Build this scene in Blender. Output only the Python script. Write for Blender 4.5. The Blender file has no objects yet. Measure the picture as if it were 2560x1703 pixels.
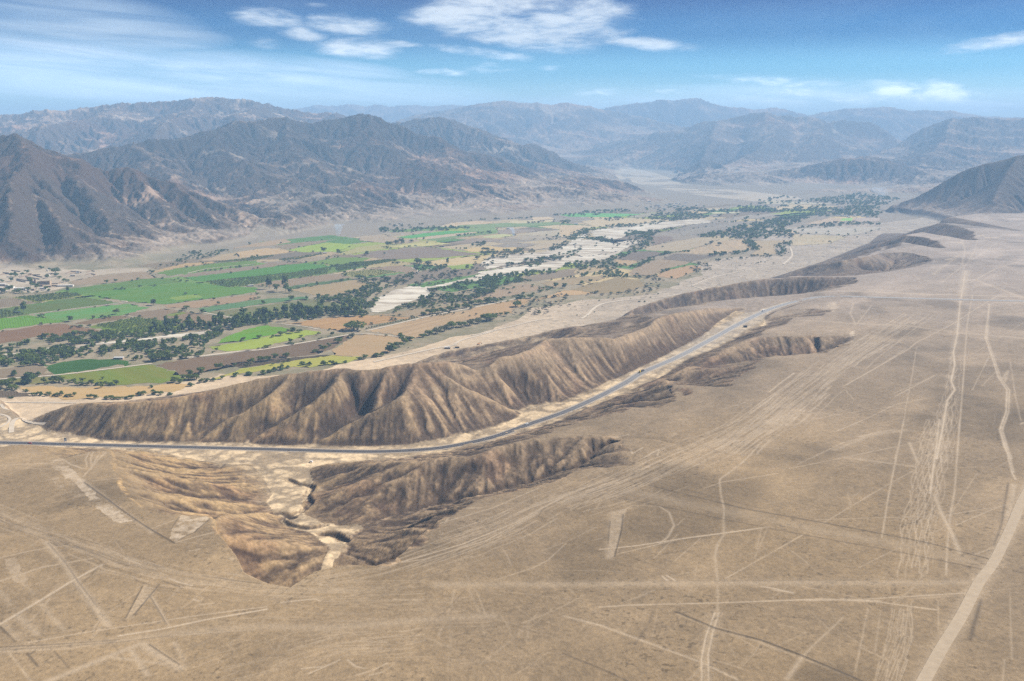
import bpy, math, random, time
import numpy as np
from math import radians
T0 = time.time()
QUAL = 1.0            # grid density of the terrain
# ------------------------------------------------------------------ camera, world, sun
scene = bpy.context.scene
COL = scene.collection
HC, FPX, CU, CV, HOR = 400.0, 2489.0, 1280.0, 851.5, 326.0
PITCH = math.atan((CV - HOR) / FPX)
cam_data = bpy.data.cameras.new("camera")
cam_data.sensor_width = 36.0
cam_data.lens = 35.0
cam_data.clip_start = 1.0
cam_data.clip_end = 90000.0
cam = bpy.data.objects.new("camera", cam_data)
cam.location = (0, 0, HC)
cam.rotation_euler = (math.pi / 2 - PITCH, 0, 0)
COL.objects.link(cam)
scene.camera = cam
scene.view_settings.view_transform = 'Standard'
scene.view_settings.look = 'None'
scene.view_settings.exposure = 1.05
scene.view_settings.gamma = 1.0
scene.cycles.volume_bounces = 1
scene.cycles.max_bounces = 4
scene.cycles.diffuse_bounces = 2
scene.cycles.transparent_max_bounces = 8
scene.cycles.use_denoising = False
scene.render.filter_size = 1.1

SUN_EL, SUN_AZ = radians(44), radians(18)      # azimuth measured from +X towards +Y
sx, sy, sz = math.cos(SUN_EL) * math.cos(SUN_AZ), math.cos(SUN_EL) * math.sin(SUN_AZ), math.sin(SUN_EL)
sun_d = bpy.data.lights.new("sun", 'SUN')
sun_d.energy = 4.2
sun_d.angle = radians(0.53)
sun_d.color = (1.0, 0.965, 0.905)
sun = bpy.data.objects.new("sun", sun_d)
from mathutils import Vector
sun.rotation_euler = Vector((sx, sy, sz)).to_track_quat('Z', 'Y').to_euler()
sun.location = (0, 0, 2000)
COL.objects.link(sun)

# clouds: (u, v, half-width, half-height, slant, strength, kind) in photo pixels, turned into sky directions
CLOUDS = [
 (190, 60, 250, 55, .06, 0.71, 0), (120, 150, 330, 60, .05, 0.77, 0), (420, 95, 120, 22, .02, 0.65, 0),
 (600, 190, 330, 45, .05, 0.71, 0), (800, 175, 180, 22, .06, 0.65, 0), (330, 200, 420, 60, .04, 0.65, 0), (850, 235, 350, 45, .05, 0.52, 0),
 (665, 46, 80, 22, .05, .8, 1), (796, 13, 34, 6, .0, .6, 1),
 (870, 62, 90, 24, .05, .85, 1), (760, 85, 60, 14, .15, .7, 1), (900, 118, 100, 24, .0, .85, 1), (985, 107, 60, 8, .1, .7, 1), (655, 108, 45, 12, .1, .5, 1),
 (1200, 25, 170, 45, .0, .95, 1), (1430, 55, 130, 62, .0, 1.0, 1), (1130, 55, 90, 30, .1, .9, 1), (1340, 85, 190, 32, .04, .95, 1), (1600, 108, 110, 14, .1, .9, 1), (1490, 15, 60, 26, 0, .85, 1),
 (1210, 132, 110, 12, .12, .7, 1), (1100, 180, 65, 10, .0, .6, 1), (1210, 168, 90, 14, .05, .45, 1), (1380, 171, 40, 8, .05, .6, 1),
 (2480, 108, 120, 17, -.12, .95, 2),
 (2180, 215, 330, 16, .06, .65, 1), (2110, 245, 380, 26, .02, .6, 1), (2235, 226, 55, 16, .0, .95, 1), (2365, 232, 62, 24, .15, 1.0, 1), (2070, 235, 90, 18, .0, .6, 1),
 (1515, 232, 80, 14, .0, .75, 1), (1670, 232, 60, 12, .05, .65, 1), (2480, 262, 260, 28, .0, 0.65, 0), (1620, 262, 300, 22, .0, 0.52, 0), (1900, 250, 420, 30, .0, 0.39, 0),
]
world = bpy.data.worlds.new("World")
scene.world = world
world.use_nodes = True
wn, wl = world.node_tree.nodes, world.node_tree.links
wn.clear()
def N(nodes, t, **kw):
    n = nodes.new(t)
    for k, v in kw.items(): setattr(n, k, v)
    return n
def math_node(nodes, links, op, a, b=None, clamp=False):
    n = nodes.new('ShaderNodeMath'); n.operation = op; n.use_clamp = clamp
    for i, x in enumerate((a, b)):
        if x is None: continue
        if isinstance(x, (int, float)): n.inputs[i].default_value = x
        else: links.new(x, n.inputs[i])
    return n.outputs[0]
wo = N(wn, 'ShaderNodeOutputWorld'); wb = N(wn, 'ShaderNodeBackground')
wb.inputs[1].default_value = 0.095
sky = N(wn, 'ShaderNodeTexSky', sky_type='NISHITA')
sky.sun_disc = False
sky.sun_elevation = SUN_EL
sky.sun_rotation = math.pi / 2 - SUN_AZ
sky.altitude = 900.0
sky.dust_density = 0.6
tc = N(wn, 'ShaderNodeTexCoord')
sep = N(wn, 'ShaderNodeSeparateXYZ'); wl.new(tc.outputs['Generated'], sep.inputs[0])
M = lambda op, a, b=None, clamp=False: math_node(wn, wl, op, a, b, clamp)
ysafe = M('MAXIMUM', sep.outputs[1], 0.02)
az = M('DIVIDE', sep.outputs[0], ysafe)            # tan azimuth
el = M('DIVIDE', sep.outputs[2], M('SQRT', M('ADD', M('MULTIPLY', sep.outputs[0], sep.outputs[0]), M('MULTIPLY', ysafe, ysafe))))
# elevation grade of the clear sky (deep azure above, pale at the skyline)
ramp = N(wn, 'ShaderNodeValToRGB'); ramp.color_ramp.interpolation = 'EASE'
cr = ramp.color_ramp.elements
stops = SKY_STOPS = [(0.0, (.62, .80, .96)), (.22, (.43, .69, .88)), (.42, (.16, .45, .68)), (.68, (.0, .16, .38)), (1.0, (.0, .055, .23))]
cr[0].position, cr[0].color = stops[0][0], (*stops[0][1], 1)
cr[1].position, cr[1].color = stops[-1][0], (*stops[-1][1], 1)
for p_, c_ in stops[1:-1]:
    e_ = cr.new(p_); e_.color = (*c_, 1)
wl.new(M('MULTIPLY', el, 1 / 0.135, True), ramp.inputs[0])
mul = N(wn, 'ShaderNodeMix', data_type='RGBA', blend_type='MULTIPLY'); mul.inputs[0].default_value = 1.0
wl.new(sky.outputs[0], mul.inputs[6]); wl.new(ramp.outputs[0], mul.inputs[7])
# cloud noise in sky-plane coordinates
comb = N(wn, 'ShaderNodeCombineXYZ')
wl.new(M('MULTIPLY', az, 1.0), comb.inputs[0]); wl.new(M('MULTIPLY', el, 4.2), comb.inputs[1])
def wnoise(scale, detail, rough, dist=0.0):
    n = N(wn, 'ShaderNodeTexNoise'); n.inputs['Scale'].default_value = scale; n.inputs['Detail'].default_value = detail
    n.inputs['Roughness'].default_value = rough; n.inputs['Distortion'].default_value = dist
    wl.new(comb.outputs[0], n.inputs['Vector']); return n.outputs[0]
nA, nB, nC = wnoise(9, 9, .62, .4), wnoise(26, 8, .65, .3), wnoise(5, 8, .6, .9)
comb2 = N(wn, 'ShaderNodeCombineXYZ'); wl.new(M('ADD', az, M('MULTIPLY', el, 2.0)), comb2.inputs[0]); wl.new(M('ADD', M('MULTIPLY', el, 13.0), M('MULTIPLY', az, .8)), comb2.inputs[1])
nS_ = N(wn, 'ShaderNodeTexNoise'); nS_.inputs['Scale'].default_value = 4.5; nS_.inputs['Detail'].default_value = 9; nS_.inputs['Roughness'].default_value = .6; nS_.inputs['Distortion'].default_value = .5; wl.new(comb2.outputs[0], nS_.inputs['Vector']); nS = nS_.outputs[0]
tot = None; totv = None
for (u, v, w, h, sl, st, kd) in CLOUDS:
    yi = (CV - v) / FPX; fy = math.cos(PITCH) + yi * math.sin(PITCH); cx = (u - CU) / FPX / fy
    e0 = (-math.sin(PITCH) + yi * math.cos(PITCH)) / math.hypot(fy, (u - CU) / FPX)
    hw, hh = w / FPX, h / FPX
    dx = M('SUBTRACT', az, cx)
    dy = M('SUBTRACT', M('ADD', el, M('MULTIPLY', dx, sl)), e0)
    q = M('ADD', M('POWER', M('ABSOLUTE', M('DIVIDE', dx, hw)), 2.0), M('POWER', M('ABSOLUTE', M('DIVIDE', dy, hh)), 2.0))
    m = M('SUBTRACT', 1.0, M('MULTIPLY', q, 0.5))
    m = M('MULTIPLY', M('MAXIMUM', m, -1.0), st)
    if kd == 0: totv = m if totv is None else M('MAXIMUM', totv, m)
    else: tot = m if tot is None else M('MAXIMUM', tot, m)
nz = M('ADD', M('MULTIPLY', M('SUBTRACT', nA, .5), 2.1), M('MULTIPLY', M('SUBTRACT', nB, .5), 1.3))
cd = M('ADD', M('SUBTRACT', tot, .22), nz)
mr = N(wn, 'ShaderNodeMapRange', interpolation_type='SMOOTHSTEP'); mr.inputs[1].default_value = -.15; mr.inputs[2].default_value = .95
wl.new(cd, mr.inputs[0])
lim = M('MULTIPLY', mr.outputs[0], M('MULTIPLY', M('ADD', tot, .45, True), .85))
veil = N(wn, 'ShaderNodeMapRange'); veil.inputs[1].default_value = .45; veil.inputs[2].default_value = .8; veil.inputs[4].default_value = .12
wl.new(nC, veil.inputs[0])
cbr = M('ADD', 1.0, M('MULTIPLY', M('SUBTRACT', 1.0, M('MULTIPLY', el, 12.0), True), 2.4))
vr = N(wn, 'ShaderNodeMapRange', interpolation_type='SMOOTHSTEP'); vr.inputs[1].default_value = .30; vr.inputs[2].default_value = .72; wl.new(nS, vr.inputs[0])
wisp = M('MULTIPLY', M('MULTIPLY', M('MAXIMUM', totv, 0.0), 1.7), M('ADD', M('MULTIPLY', vr.outputs[0], .62), .26), True)
alpha = M('MULTIPLY', M('MAXIMUM', M('MAXIMUM', lim, wisp), veil.outputs[0]), M('GREATER_THAN', sep.outputs[1], 0.03))
ccol = N(wn, 'ShaderNodeMix', data_type='RGBA')
ccol.inputs[6].default_value = (3.1, 3.8, 4.7, 1); ccol.inputs[7].default_value = (5.2, 5.5, 5.8, 1)
wl.new(M('MULTIPLY', M('ADD', nB, M('SUBTRACT', mr.outputs[0], .55)), 1.1, True), ccol.inputs[0])
cm = N(wn, 'ShaderNodeMix', data_type='RGBA')
cs_ = N(wn, 'ShaderNodeVectorMath', operation='SCALE'); wl.new(ccol.outputs[2], cs_.inputs[0]); wl.new(cbr, cs_.inputs['Scale'])
wl.new(alpha, cm.inputs[0]); wl.new(mul.outputs[2], cm.inputs[6]); wl.new(cs_.outputs[0], cm.inputs[7])
wl.new(cm.outputs[2], wb.inputs[0]); wl.new(wb.outputs[0], wo.inputs[0])

# ------------------------------------------------------------------ helpers
SP, CP = math.sin(PITCH), math.cos(PITCH)
def gp(u, v, z=0.0):
    """point of height z seen at photo pixel (u, v)"""
    u, v = np.asarray(u, float), np.asarray(v, float)
    x, y = (u - CU) / FPX, -(v - CV) / FPX
    dz = -SP + y * CP
    t = (z - HC) / dz
    return x * t, (CP + y * SP) * t
def gy(u, v, Y):
    """x and height of the point at distance Y seen at photo pixel (u, v)"""
    x, y = (u - CU) / FPX, -(v - CV) / FPX
    t = Y / (CP + y * SP)
    return x * t, Y, HC + t * (-SP + y * CP)
def to_px(x, y, z):
    d = y * CP - (z - HC) * SP
    return CU + FPX * x / d, CV - FPX * (y * SP + (z - HC) * CP) / d
ZOOM = {'S': (0, 0, 1), 'D': (0, 0, 2357 / 2560), '1': (0, 200, 2.741), '2': (800, 200, 2.741), '3': (1600, 200, 2.4552),
        '4': (0, 600, 3.6828), '5': (600, 600, 3.6828), '6': (1200, 500, 2.9463), '7': (0, 900, 2.6128), '8': (680, 900, 2.6128),
        'R': (1500, 500, 2.2236), 'Q': (1500, 1050, 2.2236), 'L': (0, 1200, 2.357), 'T': (1560, 740, 5.357), 'V': (0, 660, 11.785),
        'M': (900, 500, 3.9283), 'N': (1400, 460, 2.9463), 'K': (0, 940, 7.84), 'W': (0, 640, 7.84)}
def ZP(s):
    """'4: x y, x y, ...' -> list of photo pixels"""
    k, r = s.split(':')
    ox, oy, sc = ZOOM[k.strip()]
    out = []
    for w in r.split(','):
        a = [float(q) for q in w.split()]
        out.append((ox + a[0] / sc, oy + a[1] / sc, *a[2:]))
    return out
def smooth(a, b, x):
    t = np.clip((x - a) / (b - a), 0, 1)
    return t * t * (3 - 2 * t)
_rs = np.random.RandomState(7)
_lat = [_rs.rand(256, 256).astype(np.float32) for _ in range(4)]
def vnoise(x, y, k=0):
    xi, yi = np.floor(x), np.floor(y)
    fx, fy = (x - xi).astype(np.float32), (y - yi).astype(np.float32)
    xi = xi.astype(np.int32) & 255; yi = yi.astype(np.int32) & 255
    x1, y1 = (xi + 1) & 255, (yi + 1) & 255
    fx = fx * fx * fx * (fx * (fx * 6 - 15) + 10); fy = fy * fy * fy * (fy * (fy * 6 - 15) + 10)
    L = _lat[k % 4]
    a, b, c, d = L[xi, yi], L[x1, yi], L[xi, y1], L[x1, y1]
    return ((a + (b - a) * fx) * (1 - fy) + (c + (d - c) * fx) * fy) * 2 - 1
def fbm(x, y, s, octv=5, gain=.5, k=0, ridged=False):
    o = 0; a = 1.0; tot = 0
    for i in range(octv):
        ca, sa = math.cos(.6 * i + .3), math.sin(.6 * i + .3)
        n = vnoise((x * ca - y * sa) / s + 17.3 * i + 31 * k, (x * sa + y * ca) / s - 9.1 * i, k + i)
        if ridged: n = 1 - 2 * np.abs(n)
        o = o + a * n; tot += a; a *= gain; s *= .5
    return o / tot
def inpoly(x, y, P):
    P = np.asarray(P, float); ins = np.zeros(x.shape, bool)
    n = len(P)
    for i in range(n):
        x1, y1 = P[i]; x2, y2 = P[(i + 1) % n]
        if y1 == y2: continue
        c = ((y1 > y) != (y2 > y)) & (x < (x2 - x1) * (y - y1) / (y2 - y1) + x1)
        ins ^= c
    return ins
def segdist(x, y, a, b):
    dx, dy = b[0] - a[0], b[1] - a[1]
    t = np.clip(((x - a[0]) * dx + (y - a[1]) * dy) / (dx * dx + dy * dy + 1e-9), 0, 1)
    return np.hypot(x - a[0] - t * dx, y - a[1] - t * dy), t
def features(x, y, lines, p=3.0, polys=()):
    """nearest distance and distance-weighted height of a set of 3-D polylines ((x,y,z),...)"""
    dmin = np.full(x.shape, 1e9, np.float32); ws = np.zeros(x.shape, np.float64); zs = np.zeros(x.shape, np.float64)
    for L in lines:
        for a, b in zip(L[:-1], L[1:]):
            d, t = segdist(x, y, a, b)
            np.minimum(dmin, d, out=dmin)
            w = 1.0 / (d * d + 9.0) ** p * math.hypot(b[0] - a[0], b[1] - a[1])
            ws += w; zs += w * (a[2] + (b[2] - a[2]) * t)
    return dmin, (zs / ws).astype(np.float32)
OFFS = [(-1, -1), (-1, 0), (-1, 1), (0, -1), (0, 1), (1, -1), (1, 0), (1, 1)]
def drainage(h, fixed, cell):
    ny, nx = h.shape
    best = np.zeros(h.shape, np.float32); rec = np.arange(h.size, dtype=np.int32).reshape(h.shape)
    idx = rec.copy()
    hp = np.pad(h, 1, mode='edge')
    for dy, dx in OFFS:
        s = (h - hp[1 + dy:1 + dy + ny, 1 + dx:1 + dx + nx]) / (cell * math.hypot(dx, dy))
        m = s > best
        if dy == -1: m[0, :] = False
        if dy == 1: m[-1, :] = False
        if dx == -1: m[:, 0] = False
        if dx == 1: m[:, -1] = False
        best[m] = s[m]; rec[m] = idx[m] + dy * nx + dx
    rec[fixed] = idx[fixed]
    rec = rec.ravel()
    dep = (rec != np.arange(rec.size)).astype(np.int32); p = rec.copy()
    while True:
        nd = dep + dep[p]; p = p[p]
        if (nd == dep).all(): break
        dep = nd
    order = np.argsort(dep, kind='stable'); mx = dep[order[-1]]
    cuts = np.searchsorted(dep[order], np.arange(mx + 2))
    return rec, order, cuts, mx
def accumulate(rec, order, cuts, mx, src):
    A = src.copy()
    for l in range(mx, 0, -1):
        i = order[cuts[l]:cuts[l + 1]]
        np.add.at(A, rec[i], A[i])
    return A
def erode(h, fixed, cell, K, m, steps, diff=0.08):
    sh = h.shape
    for it in range(steps):
        rec, order, cuts, mx = drainage(h, fixed, cell)
        A = accumulate(rec, order, cuts, mx, np.full(h.size, cell * cell, np.float64))
        hf = h.ravel().astype(np.float64); F = K * A ** m / cell
        for l in range(1, mx + 1):
            i = order[cuts[l]:cuts[l + 1]]
            hf[i] = (hf[i] + F[i] * hf[rec[i]]) / (1 + F[i])
        h = hf.reshape(sh).astype(np.float32)
        hp = np.pad(h, 1, mode='edge')
        lap = hp[:-2, 1:-1] + hp[2:, 1:-1] + hp[1:-1, :-2] + hp[1:-1, 2:] - 4 * h
        h = np.where(fixed, h, h + diff * lap)
    return h, A.reshape(sh), (rec, order, cuts, mx)
def streaks(fl, shape, seed, keep=.93):
    rec, order, cuts, mx = fl
    n = np.random.RandomState(seed).rand(rec.size) * 2 - 1
    S = n * .2; g = math.sqrt(1 - keep * keep)
    for l in range(1, mx + 1):
        i = order[cuts[l]:cuts[l + 1]]
        S[i] = keep * S[rec[i]] + g * n[i]
    return S.reshape(shape).astype(np.float32)
def blur(a, n=1):
    for _ in range(n):
        p = np.pad(a, 1, mode='edge'); a = (p[:-2, 1:-1] + p[2:, 1:-1] + p[1:-1, :-2] + p[1:-1, 2:] + 2 * a) / 6
    return a
def boxblur(a, n, passes=2):
    for _ in range(passes):
        for ax in (0, 1):
            p = np.pad(a, [(n + 1, n) if k == ax else (0, 0) for k in (0, 1)], mode='edge').astype(np.float64); c = np.cumsum(p, axis=ax)
            a = ((c[2 * n + 1:] - c[:-2 * n - 1]) if ax == 0 else (c[:, 2 * n + 1:] - c[:, :-2 * n - 1])) / (2 * n + 1)
    return a.astype(np.float32)
class Grid:
    def __init__(s, x0, x1, y0, y1, c):
        s.x0, s.y0, s.c = x0, y0, c
        s.xs = np.arange(x0, x1, c); s.ys = np.arange(y0, y1, c)
        s.X, s.Y = np.meshgrid(s.xs, s.ys); s.X = s.X.astype(np.float32); s.Y = s.Y.astype(np.float32)
    def sample(s, A, x, y):
        fx = np.clip((x - s.x0) / s.c, 0, len(s.xs) - 1.001); fy = np.clip((y - s.y0) / s.c, 0, len(s.ys) - 1.001)
        ix, iy = fx.astype(np.int32), fy.astype(np.int32); fx = (fx - ix).astype(np.float32); fy = (fy - iy).astype(np.float32)
        return (A[iy, ix] * (1 - fx) + A[iy, ix + 1] * fx) * (1 - fy) + (A[iy + 1, ix] * (1 - fx) + A[iy + 1, ix + 1] * fx) * fy
    def edge(s, x, y, w):
        """0 at the rim of the grid, 1 well inside"""
        d = np.minimum(np.minimum(x - s.xs[0], s.xs[-1] - x), np.minimum(y - s.ys[0], s.ys[-1] - y))
        return smooth(0, w, d)
def L3(s, z=None):
    """polyline whose points carry heights ('u v z') -> world points"""
    out = []
    for q in ZP(s):
        zz = q[2] if len(q) > 2 else z
        x, y = gp(q[0], q[1], zz); out.append((float(x), float(y), zz))
    return out
def LY(s, Y=None):
    """skyline polyline whose points carry distances ('u v Y') -> world points"""
    out = []; q0 = ZP(s); last = Y
    for q in q0:
        if len(q) > 2: last = q[2]
        out.append(tuple(float(k) for k in gy(q[0], q[1], last)))
    return out
# ------------------------------------------------------------------ near terrain: pampa, ravines, ridges
def auto(s, slope=.56):
    """'u v vbase zbase': crest point whose height makes the face below it stand at the given slope"""
    out = []
    for u, v, vb, zb in ZP(s):
        xb, yb = gp(u, vb, zb)
        lo, hi = zb, 140.0
        for _ in range(30):
            mid = (lo + hi) / 2
            x, y = gp(u, v, mid)
            if y - yb > (mid - zb) / slope: lo = mid
            else: hi = mid
        x, y = gp(u, v, lo); out.append((float(x), float(y), lo))
    return out
def spur(s, z0, z1):
    P = ZP(s)
    if z0 is None: z0 = crest_z(P[0][0], P[0][1])
    n = len(P); D = [0]
    for a, b in zip(P[:-1], P[1:]): D.append(D[-1] + math.hypot(b[0] - a[0], b[1] - a[1]))
    out = []
    for q, d in zip(P, D):
        z = z0 + (z1 - z0) * d / D[-1]; x, y = gp(q[0], q[1], z); out.append((float(x), float(y), z))
    return out
def crest_z(u, v):
    x0, y0 = gp(u, v, 75); q = min(RIDGE, key=lambda p: abs(p[0] / p[1] - x0 / y0)); return q[2]
ROAD = L3('S: -900 1098 4, -300 1103 5, 0 1107 6, 163 1111 7, 326 1115 8, 490 1119 9, 652 1123 10, 760 1126 12, 923 1129.5 14, 1032 1126 16, 1108 1119 17, 1184 1105 18, 1249 1088 20, 1320 1062 22, 1412 1030 27, 1499 991 32, 1564 957 36, 1607 931 39.5, 1694 893 46, 1781 847 54, 1846 811 60, 1911 779 66, 1966 760 70, 2031 745 74, 2096 741 77, 2172 743 79, 2281 746 80, 2389 749 81, 2560 753 82, 2900 760 83')
floor_px = L3('''S: -900 985 2, 0 1001 4, 74 1052 7, 92 1065 7, 115 1076 7, 166 1083 7, 217 1092 8, 268 1103 8, 383 1108 9, 517 1106 10, 612 1107 11, 727 1116 12,
 857 1118 13, 948 1118 14, 1005 1116 15, 1120 1097 17, 1178 1083 18, 1254 1066 20, 1300 1040 22, 1331 1019 24, 1407 1009 27, 1484 983 31, 1537 956 34, 1560 945 36, 1607 920 39, 1657 897 43, 1691 880 46,
 1756 846 52, 1778 828 54, 1793 812 56, 1840 783 60, 1881 783 64, 1909 773 66, 1921 767 68, 1961 755 71, 1975 759 71, 1924 779 67, 1911 789 65, 1915 813 61, 1877 822 58, 1859 830 56, 1821 854 52, 1765 880 48, 1709 899 45,
 1663 938 40, 1607 962 37, 1560 981 34, 1537 988 32, 1445 1020 28, 1361 1057 23, 1292 1076 20, 1178 1107 18, 1101 1126 17, 1024 1140 16, 925 1150 15, 822 1158 15, 776 1172 16, 781 1206 17, 768 1235 19, 749 1278 21,
 812 1312 22, 900 1311 24, 908 1318 25, 862 1349 28, 868 1369 32, 792 1408 47, 755 1440 58, 728 1462 70, 720 1455 70, 745 1425 60, 799 1391 43, 824 1370 35, 784 1336 27, 708 1313 22, 685 1283 20, 666 1256 18,
 680 1237 17, 658 1191 16, 631 1162 14, 524 1155 12, 402 1130 9, 330 1124 8, 268 1119 8, 150 1117 7, 60 1114 6, 0 1122 6, -900 1120 5''')
valley_edge = L3('''S: -900 985 0, 0 1001 0, 60 1056 3, 128 1027 2, 166 1014 2, 210 1006 2, 242 1005 2, 300 1005 2, 390 992 2, 500 978 2, 600 958 2, 735 948 2, 855 936 2, 967 932 2, 1020 918 2, 1060 898 2, 1143 874 2, 1240 858 2, 1404 822 2,
 1465 813 2, 1540 798 2, 1600 772 2, 1700 748 2, 1790 725 2, 1880 707 2, 1960 686 2, 2062 652 2, 2175 606 2, 2195 588 2, 2265 558 2, 2310 545 2, 2420 520 2''')
valley_poly = [(a, b) for a, b, c in valley_edge] + [(2600, 12000), (-9000, 12000), (-9000, 1500)]
plateau_px = L3('''S: -900 1125 70, 0 1117 70, 50 1110 69, 100 1118 67, 160 1143 69, 200 1130 68, 268 1119 66, 286 1124 66, 292 1150 68, 300 1180 70, 302 1206 71, 318 1237 71, 364 1267 71, 413 1285 71, 470 1284 70, 528 1285 70,
 540 1302 71, 536 1325 72, 560 1357 73, 590 1396 74, 612 1440 75, 668 1466 75, 724 1474 76, 783 1432 77, 868 1414 77, 940 1416 77, 985 1400 77, 1012 1380 77, 1030 1356 77, 1052 1332 77, 1085 1308 77, 1112 1288 77,
 1150 1270 77, 1180 1252 77, 1210 1240 77, 1262 1228 77, 1323 1216 77, 1388 1199 77, 1442 1168 77, 1537 1165 77, 1575 1165 78, 1612 1142 78, 1602 1122 78, 1560 1112 77, 1528 1094 76, 1484 1092 75, 1400 1094 73, 1345 1092 71, 1361 1076 71, 1400 1064 72, 1445 1054 73, 1500 1040 74,
 1576 1017 75, 1644 1019 76, 1692 998 77, 1668 959 74, 1720 962 76, 1765 965 77, 1819 963 77, 1840 945 77, 1862 928 77, 1905 893 77, 1950 887 77, 2062 881 78, 2098 862 78, 2132 846 79, 2130 836 79, 2040 841 78, 1963 841 77, 1890 843 75, 1905 825 75,
 1960 812 76, 1980 793 77, 2062 788 78, 2074 776 78, 2030 771 76, 1950 777 72, 1918 787 70, 1932 777 71, 1975 762 73, 2040 748 77, 2172 746 80, 2172 739 80, 2096 736 78, 2031 733 77, 1990 744 74, 1955 753 73, 1938 753 72, 1960 749 73, 2010 740 75, 2062 727 77, 2110 716 78, 2143 703 79,
 2139 694 79, 2085 693 77, 1959 694 72, 1975 690 70, 2060 691 74, 2143 688 78, 2220 679 80, 2287 666 81, 2326 654 82, 2318 643 82, 2290 636 81, 2264 631 80, 2202 633 78, 2152 647 76, 2107 654 72, 2075 655 69, 2120 648 71, 2200 625 70, 2215 600 68, 2280 588 70, 2300 570 68, 2350 555 70, 2460 538 74''')
plateau_poly = [(a, b) for a, b, c in plateau_px] + [(5200, 4600), (5200, -3000), (-5200, -3000), (-5200, 1020)]
RIDGE = auto('S: 78 1053 1056 7, 128 1024.5 1078 7, 166 1011 1083 7, 210 1003 1091 8, 242 1002 1098 8, 300 1004 1108 9, 400 995 1110 9, 500 978 1108 10, 560 963 1108 11, 650 943 1112 11, 736 929 1116 12, 800 922 1118 12, 855 917 1118 13, 904 922 1118 13, 967 914 1118 14, 1007 905 1116 15, 1048 903 1110 16, 1089 901 1102 17, 1124 899 1096 17, 1180 893 1083 18, 1240 887 1066 20, 1295 879 1041 22, 1336 866 1019 24, 1370 843 1012 26, 1420 840 1005 28, 1471 838 985 31, 1539 839 955 34, 1594 821 926 38, 1634 804 905 42, 1640 792 900 43, 1668 783 888 46, 1726 771 860 50, 1777 765 828 54, 1845 766 783 60', .58)
_px, _rz = [to_px(*p) for p in RIDGE], [p[2] for p in RIDGE]
for _ in range(2): _rz = [_rz[0]] + [(a + 2 * b + c) / 4 for a, b, c in zip(_rz, _rz[1:], _rz[2:])] + [_rz[-1]]
RIDGE = [(*map(float, gp(u, v, z)), z) for (u, v), z in zip(_px, _rz)]
crests = [
 RIDGE,
 L3('S: 1845 766 68, 1875 752 72, 1930 751 73, 1958 752 73'),
 auto('S: 1034 902 918 4, 1097 883 905 8, 1143 871 900 10, 1240 856 880 22, 1330 838 862 30, 1404 820 843 40, 1440 815 838 48', .40),
 L3('S: 1440 815 50, 1500 806 62, 1570 800 70, 1624 788 78, 1638 793 80'),
 auto('S: 1563 775 792 3, 1600 762 787 5, 1635 752 783 7, 1680 738 776 10, 1738 725 770 15, 1815 711 765 19, 1882 698 758 24, 1918 694 752 27, 1959 694 746 31', .55),
 auto('S: 1950 690 704 5, 2000 671 700 9, 2026 662 697 13, 2062 657 694 18, 2107 655 688 27, 2152 648 684 34', .5),
 auto('S: 2080 646 658 6, 2140 632 648 18, 2170 622 643 25', .45), auto('S: 2190 600 613 5, 2240 592 610 15, 2290 588 608 30', .4),
 spur('S: 1048 904, 1055 931, 1036 957, 1005 982, 948 1015, 871 1057, 814 1095, 790 1115', None, 13),
 spur('S: 855 917, 848 944, 833 961, 776 1003, 718 1042, 660 1078, 630 1106', None, 12),
 spur('S: 736 929, 670 988, 600 1030, 574 1042, 528 1080, 500 1105', None, 11),
 spur('S: 1060 903, 1139 954, 1197 980, 1254 1007, 1300 1026, 1320 1036', None, 25),
 spur('S: 967 915, 940 990, 900 1040', None, 33),
 spur('S: 1124 899, 1150 925, 1215 965', None, 44),
 spur('S: 1215 890, 1262 960, 1290 1020', None, 26),
 # ridge B between the road and the side ravine
 L3('S: 770 1170 18, 822 1160 24, 870 1157 32, 925 1155 41, 1024 1153 54, 1101 1141 61, 1158 1139 64, 1208 1130 67, 1250 1113 70, 1285 1104 72, 1345 1092 74'),
 spur('S: 1101 1141, 1040 1175, 980 1205, 930 1240, 905 1300', 61, 26),
 spur('S: 1208 1130, 1165 1175, 1130 1230', 67, 38),
 spur('S: 925 1155, 860 1180, 800 1215', 41, 20),
 spur('S: 1024 1153, 940 1185, 850 1230, 780 1270', 54, 22),
 # spurs of the west pampa falling to the canyon floor
 spur('S: 268 1119, 340 1128, 400 1138, 470 1150, 524 1156', 66, 14),
 spur('S: 302 1206, 370 1225, 450 1238, 530 1250, 610 1258, 650 1262', 71, 20),
 spur('S: 292 1160, 380 1180, 460 1195, 560 1210, 640 1222', 68, 20),
 spur('S: 528 1285, 574 1280, 630 1277, 684 1280', 70, 22),
 spur('S: 540 1302, 600 1320, 660 1335, 740 1350, 810 1365', 71, 34),
 # knoll between the small ravines east of the road
 L3('S: 1657 945 60, 1710 925 64, 1792 918 70, 1851 909 73, 1896 897 76'),
 L3('S: 1600 968 40, 1657 945 50, 1700 925 56, 1779 888 66, 1830 864 71, 1882 844 75'),
]
AXES = [L3(q) for q in ('S: 1540 800 2, 1620 786 6, 1693 774 12, 1770 769 17, 1860 762 22, 1950 747 31, 2017 736 42, 2075 724 56, 2122 711 74',
 'S: 1925 716 2, 2000 708 6, 2060 703 14, 2120 696 24, 2200 684 40, 2265 672 54, 2310 658 72', 'S: 1740 932 44, 1820 915 47, 1890 905 50, 1960 895 54, 2040 882 60, 2090 866 68, 2118 848 76',
 'S: 902 1315 24, 950 1300 25, 1000 1285 26, 1105 1254 32, 1200 1231 41, 1311 1206 45, 1407 1172 56, 1490 1132 68, 1560 1124 76')]
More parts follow.
